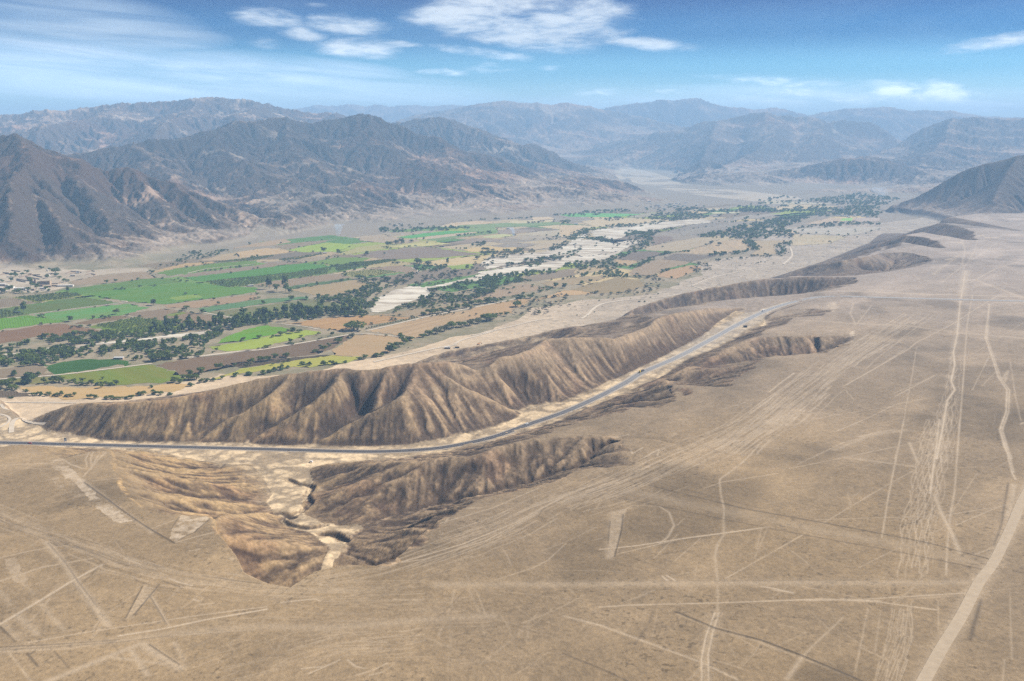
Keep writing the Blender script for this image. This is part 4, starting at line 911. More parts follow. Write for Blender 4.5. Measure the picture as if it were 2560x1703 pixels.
def field_mat(rgb, rows, ang, second=None, patch=.35):
    """rgb: colour of the crop or soil; rows: spacing of the furrows in metres; second: a second tone that shows in patches"""
    base = np.array(lin(rgb)) * FIELD_GAIN * ((1.0, 1.0, .84) if rgb[0] > rgb[1] else (1.12, 1.08, .56)); sec = np.array(lin(second)) * FIELD_GAIN * ((1.0, 1.0, .84) if rgb[0] > rgb[1] else (1.12, 1.08, .56)) if second else base * (.80, .84, .86)
    m = bpy.data.materials.new('field_soil' if rgb[0] > rgb[1] else 'field_crop'); m.use_nodes = True; n, l = m.node_tree.nodes, m.node_tree.links; b = n['Principled BSDF']
    b.inputs['Roughness'].default_value = .95; b.inputs['Specular IOR Level'].default_value = .1
    g = n.new('ShaderNodeTexCoord'); mp = n.new('ShaderNodeMapping'); mp.inputs['Rotation'].default_value = (0, 0, -ang); l.new(g.outputs['Object'], mp.inputs[0])
    def nz(sx_, sy_, det, rough=.6):
        q = n.new('ShaderNodeTexNoise'); q.inputs['Scale'].default_value = 1; q.inputs['Detail'].default_value = det; q.inputs['Roughness'].default_value = rough
        k = n.new('ShaderNodeMapping'); k.inputs['Scale'].default_value = (sx_, sy_, 1); l.new(mp.outputs[0], k.inputs[0]); l.new(k.outputs[0], q.inputs['Vector']); return q.outputs[0]
    a = nz(.012, .02, 6); s_ = nz(.006, .11, 5, .65); f = nz(.35, .6, 4, .7)
    r = n.new('ShaderNodeMapRange'); r.inputs[1].default_value = .42; r.inputs[2].default_value = .66; l.new(math_node(n, l, 'ADD', math_node(n, l, 'MULTIPLY', a, .6), math_node(n, l, 'MULTIPLY', s_, .4)), r.inputs[0])
    mx = n.new('ShaderNodeMix'); mx.data_type = 'RGBA'; mx.inputs[6].default_value = (*base, 1); mx.inputs[7].default_value = (*sec, 1); l.new(math_node(n, l, 'MULTIPLY', r.outputs[0], patch * 2, True), mx.inputs[0])
    w = n.new('ShaderNodeTexWave'); w.wave_type = 'BANDS'; w.bands_direction = 'Y'; w.inputs['Scale'].default_value = 1; w.inputs['Distortion'].default_value = .5
    k = n.new('ShaderNodeMapping'); k.inputs['Scale'].default_value = (.3 / rows, .314 / rows, 1); l.new(mp.outputs[0], k.inputs[0]); l.new(k.outputs[0], w.inputs[0])
    sc = math_node(n, l, 'ADD', math_node(n, l, 'MULTIPLY', w.outputs[1], .30), math_node(n, l, 'ADD', math_node(n, l, 'MULTIPLY', f, .42), math_node(n, l, 'ADD', math_node(n, l, 'MULTIPLY', s_, .60), .35)))
    v = n.new('ShaderNodeVectorMath'); v.operation = 'SCALE'; l.new(mx.outputs[2], v.inputs[0]); l.new(sc, v.inputs['Scale']); l.new(v.outputs[0], b.inputs['Base Color'])
    return m
FIELD_GAIN = .72
def sheet(name, P, mat, z, kind='structure', label=None, rough_edge=0.0):
    """a flat sheet over a polygon of world points"""
    import bmesh
    if rough_edge:
        Q = []
        for a, b in zip(P, P[1:] + P[:1]):
            L = math.hypot(b[0] - a[0], b[1] - a[1]); n = max(1, int(L / (rough_edge * 1.6)))
            for k in range(n):
                t = k / n; x, y = a[0] + (b[0] - a[0]) * t, a[1] + (b[1] - a[1]) * t
                if k: x += rnd.gauss(0, rough_edge * .5); y += rnd.gauss(0, rough_edge * .8)
                Q.append((x, y))
        P = Q
    bm = bmesh.new(); vs = [bm.verts.new((p[0], p[1], z)) for p in P]
    f = bm.faces.new(vs)
    if f.normal.z < 0 or sum((b[0] - a[0]) * (b[1] + a[1]) for a, b in zip(P, P[1:] + P[:1])) > 0: f.normal_flip()
    bmesh.ops.triangulate(bm, faces=bm.faces[:])
    me = bpy.data.meshes.new(name); bm.to_mesh(me); bm.free(); me.materials.append(mat)
    o = bpy.data.objects.new(name, me); COL.objects.link(o)
    o['kind'] = kind
    if label: o['label'] = label
    return o
BR, BR2, TN, TN2, GR, BG, LG, OL, TL, DG = (142, 122, 102), (128, 100, 74), (184, 158, 126), (202, 168, 124), (84, 122, 52), (98, 140, 36), (148, 160, 84), (100, 106, 62), (88, 124, 104), (52, 88, 26)
F = [  # polygon, colour, second colour, furrow spacing, label
 ('4: 530 462, 900 415, 1330 360, 1480 350, 1690 387, 1300 430, 1000 465, 760 497', (88, 122, 56), (110, 112, 70), 5, 'green crop field beyond the village edge'),
 ('4: 765 502, 1000 468, 1710 390, 1850 402, 2357 440, 2357 482, 2000 530, 1500 592, 1200 568, 860 512', (86, 128, 52), (110, 128, 62), 5, 'large bright green crop field'),
 ('4: 1570 532, 1790 500, 1865 530, 1620 556', (130, 148, 78), (110, 140, 66), 5, 'pale green patch in the large green field'),
 ('4: 110 530, 230 520, 620 482, 765 515, 560 546, 340 578', (140, 142, 74), None, 5, 'orchard ground'),
 ('4: -300 560, 0 545, 110 535, 335 578, 100 612, -300 650', BR, None, 4, 'ploughed brown field beside the orchard'),
 ('4: -300 665, 20 632, 345 580, 560 548, 770 530, 1100 576, 700 630, 300 683, 240 690', (96, 104, 58), (78, 116, 60), 4, 'dull olive green crop field'),
 ('4: 310 692, 700 640, 1140 590, 1380 620, 1130 692, 900 722, 600 745, 430 720', (88, 142, 84), (128, 126, 98), 4, 'blue green crop field'),
 ('4: -300 660, 0 640, 60 648, 240 690, 0 722, -300 760', (96, 108, 62), None, 5, 'orchard ground'),
 ('4: -300 775, 0 725, 250 694, 600 748, 430 768, 200 800, 0 832, -300 880', BG, (88, 124, 44), 5, 'bright green crop field'),
 ('4: -300 890, 0 848, 440 778, 620 776, 920 840, 560 888, 330 890, 160 935, -300 990', (140, 106, 78), (120, 88, 64), 3, 'reddish brown ploughed field with stubble rows'),
 ('4: 690 772, 860 730, 1090 698, 1220 712, 1000 745, 800 780', (130, 104, 76), None, 3, 'narrow brown field'),
 ('4: 1130 690, 1300 662, 1500 634, 1700 663, 2110 720, 1950 780, 1750 770, 1500 745, 1250 702', (144, 120, 98), None, 4, 'ploughed brown field behind the belt of trees'),
 ('4: 1530 692, 1630 662, 1720 676, 1600 702', (120, 130, 66), None, 4, 'small green corner'),
 ('4: 820 800, 1250 712, 1500 745, 1720 800, 1450 855, 1100 850', (98, 122, 50), (150, 132, 84), 5, 'grove ground'),
 ('4: 400 1150, 700 1108, 1100 1098, 1215 1140, 1000 1168, 800 1200, 510 1240, 450 1210', DG, (66, 104, 34), 4, 'dark green vine field'),
 ('4: -300 1230, 0 1190, 180 1160, 400 1165, 490 1243, 200 1265, -300 1310', (144, 124, 104), None, 4, 'grey brown bare field'),
 ('4: 528 1248, 1000 1192, 1400 1150, 1720 1275, 1620 1300, 1100 1335, 760 1305, 600 1285', (112, 128, 52), (124, 112, 62), 4, 'mown green meadow'),
 ('4: 1440 1152, 1650 1105, 1880 1078, 2357 1030, 2357 1125, 2230 1118, 1950 1190, 1710 1240', (130, 104, 82), None, 4, 'dark brown ploughed field'),
 ('4: 160 1345, 600 1352, 1000 1360, 1800 1325, 1600 1400, 1400 1412, 1250 1440, 700 1470, 450 1440, 280 1400', (202, 166, 120), (178, 150, 108), 5, 'tan dry field before the ridge'),
 ('4: -300 1390, 0 1385, 280 1410, 270 1438, 0 1452, -300 1470', (108, 90, 74), None, 4, 'dark brown soil'),
 ('4: -300 1310, 0 1285, 420 1262, 520 1256, 600 1290, 420 1320, 0 1325, -300 1350', (132, 124, 72), None, 4, 'dry grass strip'),
 ('4: 1990 955, 2060 905, 2160 862, 2240 830, 2430 790, 2600 803, 2700 830, 2600 855, 2200 935', (98, 146, 36), (112, 134, 48), 5, 'bright green field beside the tree belt'),
 ('4: 1910 985, 2200 945, 2620 860, 2820 830, 2960 855, 2760 902, 2357 1003, 2060 1022', (152, 166, 84), (134, 142, 72), 5, 'pale green field'),
 ('4: 1510 602, 2000 545, 2357 500, 2357 548, 1800 627, 1530 622', (168, 138, 112), None, 4, 'long tan brown field'),
 ('4: 1800 632, 2357 552, 2850 520, 2840 540, 2357 600, 1900 666', (86, 122, 104), (110, 124, 90), 6, 'blue green row crop'),
 ('4: 1900 672, 2357 612, 2860 548, 3200 590, 3230 640, 3080 650, 2760 680, 2350 705, 2180 722', (126, 118, 84), (112, 126, 72), 4, 'olive brown field'),
 ('4: 640 385, 930 325, 1320 290, 1445 348, 1000 393, 700 418', (162, 138, 116), None, 4, 'bare brown field next to the village'),
 ('4: 1390 296, 1700 216, 1950 200, 1960 214, 1600 265, 1430 300', (190, 156, 114), None, 5, 'tan field'),
 ('4: 1445 306, 1600 269, 1980 216, 2357 190, 2357 226, 1750 302, 1560 331', (104, 124, 62), (88, 124, 60), 5, 'green strip field'),
 ('4: 1640 336, 1760 308, 2357 234, 2600 196, 2720 215, 2357 290, 1700 346', (150, 128, 110), None, 4, 'brown strip field'),
 ('5: -520 350, 0 290, 380 235, 590 214, 870 240, 500 300, 0 352, -340 385', (82, 130, 58), (84, 116, 66), 5, 'green field'),
 ('5: -350 388, 0 356, 500 302, 870 242, 1100 206, 1430 180, 1465 190, 1100 262, 750 322, 300 378, 100 420, -100 440', (86, 116, 62), (140, 134, 80), 8, 'orchard ground'),
 ('4: 1800 195, 2000 150, 2357 140, 2357 170, 2100 186', (180, 154, 126), None, 5, 'tan field'),
 ('4: 2100 86, 2357 30, 2620 -10, 2680 20, 2500 52, 2250 72', (178, 150, 124), None, 5, 'tan field'),
 ('5: 592 213, 900 160, 1215 165, 1130 200, 870 236', (112, 134, 76), None, 5, 'green field'),
 ('5: 930 305, 1200 270, 1480 296, 1250 332, 1030 345', (158, 148, 96), None, 8, 'young orchard ground'),
 ('5: 1130 268, 1440 230, 1590 250, 1640 290, 1550 312, 1490 298, 1250 268', (156, 132, 112), None, 4, 'brown field'),
 ('5: 110 412, 700 330, 925 315, 1020 345, 600 400, 350 440', (154, 130, 108), None, 4, 'brown field'),
 ('5: 360 442, 1000 352, 1060 362, 450 456', (84, 104, 78), None, 4, 'dark green strip'),
 ('5: 450 460, 1060 370, 1215 420, 1110 466, 850 512, 700 516', (170, 144, 112), (154, 136, 104), 4, 'tan field curving to the woods'),
 ('5: 420 770, 700 738, 1000 706, 1220 700, 1610 716, 1150 790, 930 838, 600 792', (176, 138, 100), (190, 150, 102), 4, 'brown field with an orange patch'),
 ('5: 1250 692, 1480 655, 1950 600, 2357 492, 2560 430, 2720 440, 2357 545, 1900 622, 1670 712', (166, 142, 116), None, 4, 'long tan strip field between two tree rows'),
 ('5: 1178 838, 1700 716, 2060 655, 2357 588, 2720 530, 2620 600, 2400 680, 2100 740, 1800 792, 1648 902', (178, 148, 118), (190, 160, 128), 4, 'broad tan field'),
 ('5: 850 1012, 950 940, 1060 878, 1170 870, 1610 908, 1430 965, 1350 1045, 1150 1082, 870 1060', (184, 152, 118), (168, 142, 110), 4, 'tan field by the big tree'),
 ('5: -60 1040, 0 1032, 500 960, 1000 882, 970 930, 830 1010, 650 1060, 300 1100, 0 1125, -200 1140', (124, 100, 80), None, 4, 'dark brown field'),
 ('5: 0 1188, 500 1112, 850 1062, 1130 1085, 950 1140, 550 1172, 200 1202, 0 1232, -250 1290', (156, 158, 92), (172, 156, 108), 5, 'yellow green meadow below the ridge'),
 ('5: -80 1152, 300 1102, 830 1060, 500 1108, 0 1180', (92, 76, 62), None, 3, 'dark wet soil strip'),
 ('5: -30 112, 250 75, 510 108, 300 136, 0 162', (198, 166, 130), None, 5, 'orange tan field'),
 ('5: 40 166, 300 137, 530 108, 750 124, 350 178, 60 182', (132, 116, 100), None, 4, 'grey brown field'),
 ('5: 430 96, 600 60, 800 25, 1040 42, 900 108, 600 115', (146, 168, 84), (150, 152, 100), 5, 'light green field'),
 ('5: 300 54, 600 18, 830 0, 780 22, 430 92', (152, 132, 110), None, 4, 'brown field'),
 ('5: 480 195, 700 152, 940 155, 600 210', (160, 140, 118), None, 4, 'brown field'),
 ('5: 1000 150, 1250 104, 1700 62, 2110 118, 2260 130, 1800 166, 1350 180, 1200 160', (144, 124, 112), None, 4, 'mauve brown ploughed field'),
 ('5: 1130 225, 1400 196, 1600 214, 1500 233, 1200 258', (178, 158, 118), None, 4, 'tan strip'),
 ('5: 900 130, 1100 62, 1500 20, 1800 0, 1820 40, 1250 92, 960 140', (176, 164, 112), None, 5, 'yellowish dry strip'),
 ('5: 1900 240, 2150 222, 2140 262, 1960 272', (140, 156, 92), None, 5, 'small green field by the gravel river'),
 ('6: 138 655, 240 625, 360 620, 488 655, 300 692, 0 752, -60 740', (168, 142, 120), None, 4, 'tan field'),
 ('6: 250 592, 480 540, 700 512, 690 562, 400 600', (146, 126, 108), None, 4, 'brown field'),
 ('6: 450 612, 720 570, 945 560, 900 586, 700 620, 520 650', (170, 146, 118), None, 4, 'tan field'),
 ('6: 665 662, 1000 572, 1180 590, 1218 630, 1150 662, 1000 692, 860 685', (158, 136, 106), None, 4, 'brown field with a rounded end'),
 ('6: 390 742, 600 672, 680 665, 870 690, 520 716, 400 750', (198, 162, 124), None, 4, 'orange tan field'),
 ('6: -60 800, 0 780, 370 722, 330 760, 240 800, 245 835, 0 868, -100 880', (184, 150, 116), None, 4, 'tan field'),
 ('6: 1075 402, 1130 380, 1300 380, 1350 395, 1180 448, 1000 436', (132, 114, 104), None, 4, 'brown field'),
 ('6: 985 440, 1170 450, 1080 490, 1010 465', (188, 158, 126), None, 4, 'tan triangular field'),
 ('6: 1100 532, 1180 472, 1330 436, 1560 460, 1400 502, 1270 558, 1110 552', (164, 140, 118), None, 4, 'tan field'),
 ('6: 1325 436, 1440 396, 1740 414, 1600 445, 1560 456', (128, 112, 102), None, 4, 'brown field'),
 ('6: 1180 352, 1570 282, 1770 290, 1600 350, 1450 382, 1230 372', (182, 162, 140), (170, 150, 130), 4, 'pale brown field'),
 ('6: 1450 386, 1600 352, 1780 300, 1945 290, 1990 360, 1800 392, 1600 400', (178, 156, 132), (200, 168, 138), 4, 'pale brown field with scattered trees'),
 ('6: 1260 266, 1420 272, 1405 300, 1275 334', (142, 120, 108), None, 4, 'brown field'),
 ('6: 1280 562, 1400 515, 1560 480, 1630 500, 1540 545, 1450 582', (186, 150, 118), None, 4, 'orange tan field'),
 ('6: 1360 232, 1600 176, 2100 150, 2000 180, 1800 220, 1620 262', (150, 136, 128), None, 4, 'mauve field'),
 ('6: 1990 300, 2270 300, 2160 350, 2190 398, 1985 414, 2055 350', (184, 160, 134), None, 4, 'tan field'),
 ('6: 1040 572, 1130 555, 1290 560, 1230 580', (140, 126, 100), None, 4, 'brown strip'),
 # middle distance
 ('M: 800 265, 900 225, 1150 206, 1330 218, 1250 235, 900 268', (206, 178, 150), None, 6, 'pale tan field'),
 ('M: 960 250, 1250 238, 1400 228, 1950 218, 2000 240, 1600 262, 1300 272, 1000 270', (128, 144, 122), None, 6, 'grey green field'),
 ('M: 360 365, 640 328, 860 305, 1060 306, 1060 316, 760 345, 500 378', (92, 156, 104), None, 6, 'bright green strip'),
 ('M: 500 380, 800 345, 1130 312, 1150 322, 900 360, 640 388', (196, 172, 148), None, 6, 'tan strip'),
 ('M: 640 392, 950 352, 1250 322, 1350 330, 1000 366, 720 402', (120, 138, 114), None, 5, 'dull green strip'),
 ('M: 1000 276, 1320 270, 1350 300, 1200 315, 1080 305', (130, 148, 124), None, 5, 'dull green field'),
 ('M: 1350 300, 1480 285, 1700 292, 1740 305, 1500 335, 1360 335', (160, 142, 132), None, 5, 'mauve brown field'),
 ('M: 1200 360, 1400 335, 1520 345, 1380 372, 1230 372', (192, 186, 138), None, 5, 'yellow field'),
 ('M: 1380 368, 1620 352, 1820 350, 2060 385, 1900 395, 1600 395', (176, 158, 142), None, 5, 'tan field'),
 ('M: 1500 350, 1750 310, 1960 295, 2200 290, 2100 350, 2030 372, 1800 350', (190, 172, 152), None, 5, 'tan field'),
 ('M: 1690 172, 1850 166, 1930 185, 1700 202', (212, 184, 156), None, 5, 'tan field'),
 ('M: 1480 205, 1690 200, 1980 200, 1990 212, 1560 232, 1450 226', (204, 186, 154), None, 5, 'tan field'),
 ('M: 1740 262, 1950 245, 2200 250, 2350 262, 2200 292, 1900 285', (206, 182, 152), None, 5, 'tan field'),
 ('M: 880 425, 1100 378, 1300 380, 1380 400, 1200 420, 1000 425', (158, 138, 126), None, 5, 'brown field'),
 ('M: 1000 490, 1150 462, 1300 450, 1600 470, 1500 500, 1100 512', (206, 176, 130), None, 5, 'orange field'),
 ('M: 1250 450, 1500 425, 1800 430, 1620 462, 1400 470', (156, 140, 130), None, 5, 'brown field'),
 ('M: 1620 470, 1850 412, 2050 392, 2030 430, 1860 470, 1700 492', (190, 168, 146), None, 5, 'tan field'),
 ('M: 0 355, 200 342, 360 368, 620 400, 450 430, 200 420, 0 400', (178, 156, 136), None, 5, 'tan field'),
 ('M: 200 330, 600 305, 860 298, 500 345, 300 356', (172, 154, 136), None, 5, 'tan field'),
 ('M: 300 460, 520 430, 720 415, 900 428, 700 450, 400 470', (196, 184, 128), None, 5, 'yellow green strip'),
 ('N: 0 228, 150 215, 420 218, 640 225, 400 246, 60 242', (110, 168, 126), None, 5, 'bright green strip'), ('N: 640 215, 900 210, 600 250, 480 246', (170, 156, 138), None, 5, 'brown field'),
 ('N: 120 262, 420 248, 760 262, 840 272, 500 300, 260 320', (204, 180, 150), None, 5, 'tan field'), ('N: -40 250, 200 246, 260 262, 100 285, -60 280', (158, 144, 134), None, 5, 'mauve field'),
 ('N: 0 305, 180 312, 150 350, 60 385, 0 392', (206, 178, 148), None, 5, 'tan field'), ('N: 870 345, 1100 318, 1300 282, 1560 270, 1500 290, 1200 320, 1000 368, 900 385', (156, 142, 132), None, 5, 'mauve field'),
 ('N: 1280 245, 1500 222, 1640 225, 1400 258, 1270 270', (170, 154, 144), None, 5, 'brown field'), ('N: 1560 175, 1700 150, 2060 165, 1950 180, 1600 192', (204, 180, 150), None, 5, 'tan field'), ('N: 1620 248, 1760 232, 1800 240, 1650 254', (190, 170, 150), None, 5, 'tan strip'),
 ('N: 1800 292, 2000 252, 2200 262, 2050 285, 1900 298', (196, 170, 150), None, 5, 'tan field'), ('N: 2080 255, 2150 250, 2150 272, 2060 272', (150, 190, 130), None, 5, 'small green field by the white houses'), ('N: 2170 252, 2357 250, 2357 275, 2180 282', (190, 168, 158), None, 5, 'tan field'),
 ('N: 1700 330, 1950 322, 2357 318, 2357 332, 2150 380, 1900 370, 1760 360', (192, 178, 168), (170, 158, 150), 5, 'pale dry terrace'), ('N: 1720 372, 1950 378, 2110 388, 1990 440, 1700 455', (196, 174, 148), (170, 158, 134), 5, 'pale dry terrace'), ('N: 1660 348, 1740 342, 1760 358, 1650 365', (206, 180, 156), None, 5, 'tan patch'),
 ('N: 1100 210, 1350 206, 1300 216, 1130 220', (208, 196, 164), None, 5, 'pale strip'), ('N: 1500 120, 1900 140, 2050 150, 1500 150', (196, 180, 160), None, 5, 'tan strip'), ('N: 960 188, 1180 186, 1250 196, 1000 200', (196, 180, 156), None, 5, 'tan strip'),
]
FW = []
for i, (s, c, c2, rows, lab) in enumerate(F):
    P = [tuple(float(q) for q in gp(u, v, 0)) for u, v in ZP(s)]
    a, b = P[0], P[1]
    k = max(range(len(P)), key=lambda q: math.hypot(P[q][0] - P[q - 1][0], P[q][1] - P[q - 1][1])); a, b = P[k - 1], P[k]
    FW.append(P)
    sheet('field', P, field_mat(c, rows, math.atan2(b[1] - a[1], b[0] - a[0]), c2), .20 + .0025 * i, label=lab, rough_edge=6.0)
# smaller plots further up the valley, laid out along it
_ang = math.atan2(.73, .68); _ca, _sa = math.cos(_ang), math.sin(_ang); PAL = [TN, BR, (190, 168, 140), (158, 140, 124), (150, 160, 96), (112, 138, 84), (204, 178, 138), (140, 122, 108), (96, 128, 84)]
PALM = [field_mat(c, 5, _ang) for c in PAL]; a_ = -1500.0
while a_ < 6500:
    la = rnd.uniform(170, 420); b_ = -3500.0
    while b_ < 3500:
        lb = rnd.uniform(70, 190); o1, o2 = rnd.uniform(-30, 30), rnd.uniform(-30, 30)
        Q = [(a_ + 4, b_ + 4 + o1), (a_ + la - 4, b_ + 4 + o2), (a_ + la - 4, b_ + lb - 4 + o2), (a_ + 4, b_ + lb - 4 + o1)]
        P = [(2600 * 0 - 600 + x * _ca - y * _sa, 2600 + x * _sa + y * _ca) for x, y in Q]; cx, cy = sum(p[0] for p in P) / 4, sum(p[1] for p in P) / 4
        uu, vv = to_px(cx, cy, 0); xs_ = np.array([p[0] for p in P] + [cx]); ys_ = np.array([p[1] for p in P] + [cy])
        lim_ = np.interp(uu, [0, 350, 600, 800, 1100, 1500, 1800, 2150], [700, 662, 612, 596, 566, 534, 512, 515])
        ok = vv > lim_ and vv < 760 and cy > 2500 and -100 < uu < 2130 and inpoly(xs_, ys_, FAR_FLOOR[0]).all() and not inpoly(xs_, ys_, dry_poly).any() and not inpoly(xs_, ys_, valley_poly[:0] or plateau_poly).any() and not inpoly(xs_, ys_, vill).any()
        if ok and rnd.random() < .86: sheet('field', P, PALM[rnd.randrange(len(PAL))], .10, label='small plot in the patchwork further up the valley', rough_edge=8.0)
        b_ += lb
    a_ += la
# river beds of pale gravel
def gravel_mat():
    m = bpy.data.materials.new('river_gravel'); m.use_nodes = True; n, l = m.node_tree.nodes, m.node_tree.links; b = n['Principled BSDF']
    b.inputs['Roughness'].default_value = .95; b.inputs['Specular IOR Level'].default_value = .1
    g = n.new('ShaderNodeTexCoord'); k = n.new('ShaderNodeMapping'); k.inputs['Rotation'].default_value = (0, 0, -.9); k.inputs['Scale'].default_value = (.008, .035, 1); l.new(g.outputs['Object'], k.inputs[0])
    q = n.new('ShaderNodeTexNoise'); q.inputs['Scale'].default_value = 1; q.inputs['Detail'].default_value = 8; q.inputs['Roughness'].default_value = .68; q.inputs['Distortion'].default_value = .6; l.new(k.outputs[0], q.inputs['Vector'])
    r = n.new('ShaderNodeValToRGB'); r.color_ramp.elements[0].position = .38; r.color_ramp.elements[0].color = (.27, .215, .155, 1); r.color_ramp.elements[1].position = .53; r.color_ramp.elements[1].color = (.54, .47, .36, 1)
    e = r.color_ramp.elements.new(.47); e.color = (.40, .33, .24, 1); e = r.color_ramp.elements.new(.66); e.color = (.64, .57, .45, 1)
    l.new(q.outputs[0], r.inputs[0]); l.new(r.outputs[0], b.inputs['Base Color']); return m
GRAV = gravel_mat()
RIV = ['5: 1205 655, 1240 560, 1290 520, 1400 470, 1570 425, 1700 440, 1850 410, 2060 360, 2200 330, 2357 270, 2620 215, 2357 340, 2200 372, 2050 392, 1800 440, 1730 450, 1790 515, 1640 548, 1480 600, 1345 660, 1270 668',
       '6: -60 600, 0 530, 140 510, 300 488, 560 430, 640 405, 760 420, 940 395, 1050 365, 1060 372, 930 432, 760 462, 640 470, 560 515, 300 540, 60 585',
       '6: 0 480, 60 420, 300 395, 470 385, 580 350, 640 330, 700 282, 780 245, 790 262, 740 300, 760 330, 720 380, 640 410, 420 440, 250 470, 60 510',
       '6: 740 300, 830 290, 900 305, 980 320, 1080 300, 1170 290, 1180 318, 1090 345, 1050 370, 930 395, 760 420, 700 390, 700 330',
       '6: 815 232, 880 218, 1000 200, 1130 190, 1300 165, 1500 150, 1640 140, 1700 155, 1690 170, 1560 180, 1400 200, 1250 228, 1130 240, 1100 262, 1000 290, 900 285, 830 262',
       '4: -300 1110, 0 1068, 250 1018, 440 998, 600 982, 800 960, 1000 942, 1200 915, 1450 892, 1700 860, 1900 838, 2010 832, 1930 868, 1700 900, 1450 935, 1350 935, 1180 935, 1000 970, 860 968, 740 1002, 600 990, 420 1018, 200 1035, 0 1082, -300 1130']
for i, s in enumerate(RIV): sheet('riverbed', [tuple(float(q) for q in gp(u, v, 0)) for u, v in ZP(s)], GRAV, .50 + .02 * i, label='pale dry gravel river bed', rough_edge=6)

# ribbons: farm tracks and the highway
def ribbon(name, pts, hw, mat, dz, label=None, drape=False, step=6.0, colors=None):
    P = [np.array(p, float) for p in pts]
    Q = []
    for i in range(len(P) - 1):
        p0, p1, p2, p3 = P[max(i - 1, 0)], P[i], P[i + 1], P[min(i + 2, len(P) - 1)]
        n = max(1, int(np.hypot(*(p2 - p1)[:2]) / step))
        for k in range(n):
            t = k / n; Q.append(.5 * ((2 * p1) + (p2 - p0) * t + (2 * p0 - 5 * p1 + 4 * p2 - p3) * t * t + (3 * p1 - p0 - 3 * p2 + p3) * t ** 3))
    Q.append(P[-1]); Q = np.array(Q); T = np.gradient(Q[:, :2], axis=0); T /= np.hypot(T[:, 0], T[:, 1])[:, None] + 1e-9
    Nn = np.stack([-T[:, 1], T[:, 0]], 1)
    lanes = [-1, -.5, 0, .5, 1]; vs = []
    for q, nn in zip(Q, Nn):
        for s in lanes: vs.append((q[0] + nn[0] * hw * s, q[1] + nn[1] * hw * s, q[2] + dz))
    if drape:
        a = np.array(vs); z = height(a[:, 0], a[:, 1]); vs = [(x, y, zz + dz) for (x, y, _), zz in zip(vs, z)]
    m = len(lanes); fs = [(i * m + j, (i + 1) * m + j, (i + 1) * m + j + 1, i * m + j + 1) for i in range(len(Q) - 1) for j in range(m - 1)]
    fs = [f[::-1] for f in fs]
    me = bpy.data.meshes.new(name); me.from_pydata(vs, [], fs)
    if colors is not None:
        ca = me.color_attributes.new('Col', 'FLOAT_COLOR', 'POINT'); cc = []
        for i, q in enumerate(Q):
            c = colors(q, i / len(Q)); cc += [(*c, 1)] * m
        ca.data.foreach_set('color', np.array(cc, np.float32).ravel())
    me.materials.append(mat); o = bpy.data.objects.new(name, me); COL.objects.link(o); o['kind'] = 'structure'
    if label: o['label'] = label
    return Q
DIRT = simple_mat('pale_dirt', (.50, .41, .30), noise=.18, nscale=.15)
def rib(s, hw, z=0, dz=.66, **k): return ribbon('dirt_track', [(*map(float, gp(u, v, z)), z) for u, v in ZP(s)], hw, DIRT, dz, 'pale dirt track between fields', **k)
for s, hw in (('5: -640 1105, -400 1075, 0 1026, 160 1016, 500 962, 980 878, 1040 868', 3.2), ('5: 1165 838, 1400 784, 1700 712, 1900 672, 2357 582, 2600 530', 3.0), ('5: 1040 868, 1170 866, 1600 906', 2.2), ('5: 380 775, 600 800, 720 825', 1.8),
              ('5: 1230 1125, 1500 1065, 1800 1000, 2000 965', 3.2), ('5: 1980 960, 2040 925, 2200 880, 2357 835', 3.0), ('6: -60 1000, 180 945, 400 892, 480 880', 2.6), ('6: 745 876, 790 850, 850 792, 920 762, 1060 740', 3.4), ('6: 1060 740, 1300 722, 1500 692, 1640 668, 1600 645, 1560 632', 2.6),
              ('6: 1520 640, 1560 632, 1700 578, 1860 540, 2040 505, 2240 476', 2.6), ('6: 2230 478, 2275 440, 2300 405, 2285 352', 3.0), ('4: 270 688, 700 632, 1150 574, 1115 562', 2.2), ('4: -300 1310, 0 1284, 510 1247, 1000 1190, 1400 1140', 3.0), ('4: 1640 1098, 1880 1072, 2357 1012', 2.6),
              ('4: 1880 672, 2180 722', 2.6), ('4: 1730 308, 1950 262, 2357 222', 2.4), ('K: -400 515, 0 521, 700 524, 1430 532', 2.4), ('5: 1540 320, 1640 290, 1580 255', 3.0), ('K: 230 1200, 240 1050, 290 950, 420 890, 560 870', 3.2), ('K: 470 910, 520 970, 700 1030, 900 1080', 2.4),
              ('K: 30 640, 90 720, 190 740', 2.0), ('K: 0 830, 120 860, 200 920, 160 1000, 0 1100', 1.8), ('M: 800 262, 860 240, 1000 222', 3), ('7: 0 280, 300 278, 500 282', 1.5)):
    rib(s, hw, drape=s.startswith('K'), dz=.5 if s.startswith('K') else .66)
DIRT2 = simple_mat('grey_track', (.36, .275, .18), noise=.22, nscale=.25)
ribbon('dirt_road', [(*map(float, gp(u, v, 78)), 78.0) for u, v in ZP('Q: 2560 60, 2357 440, 2290 590, 2190 790, 2110 900, 2010 1090, 1900 1270, 1790 1470, 1700 1640')], 3.9, DIRT2, .28, 'wide graded dirt road crossing the pampa', drape=True, step=3)
for off in (-1.7, 1.7):
    pass
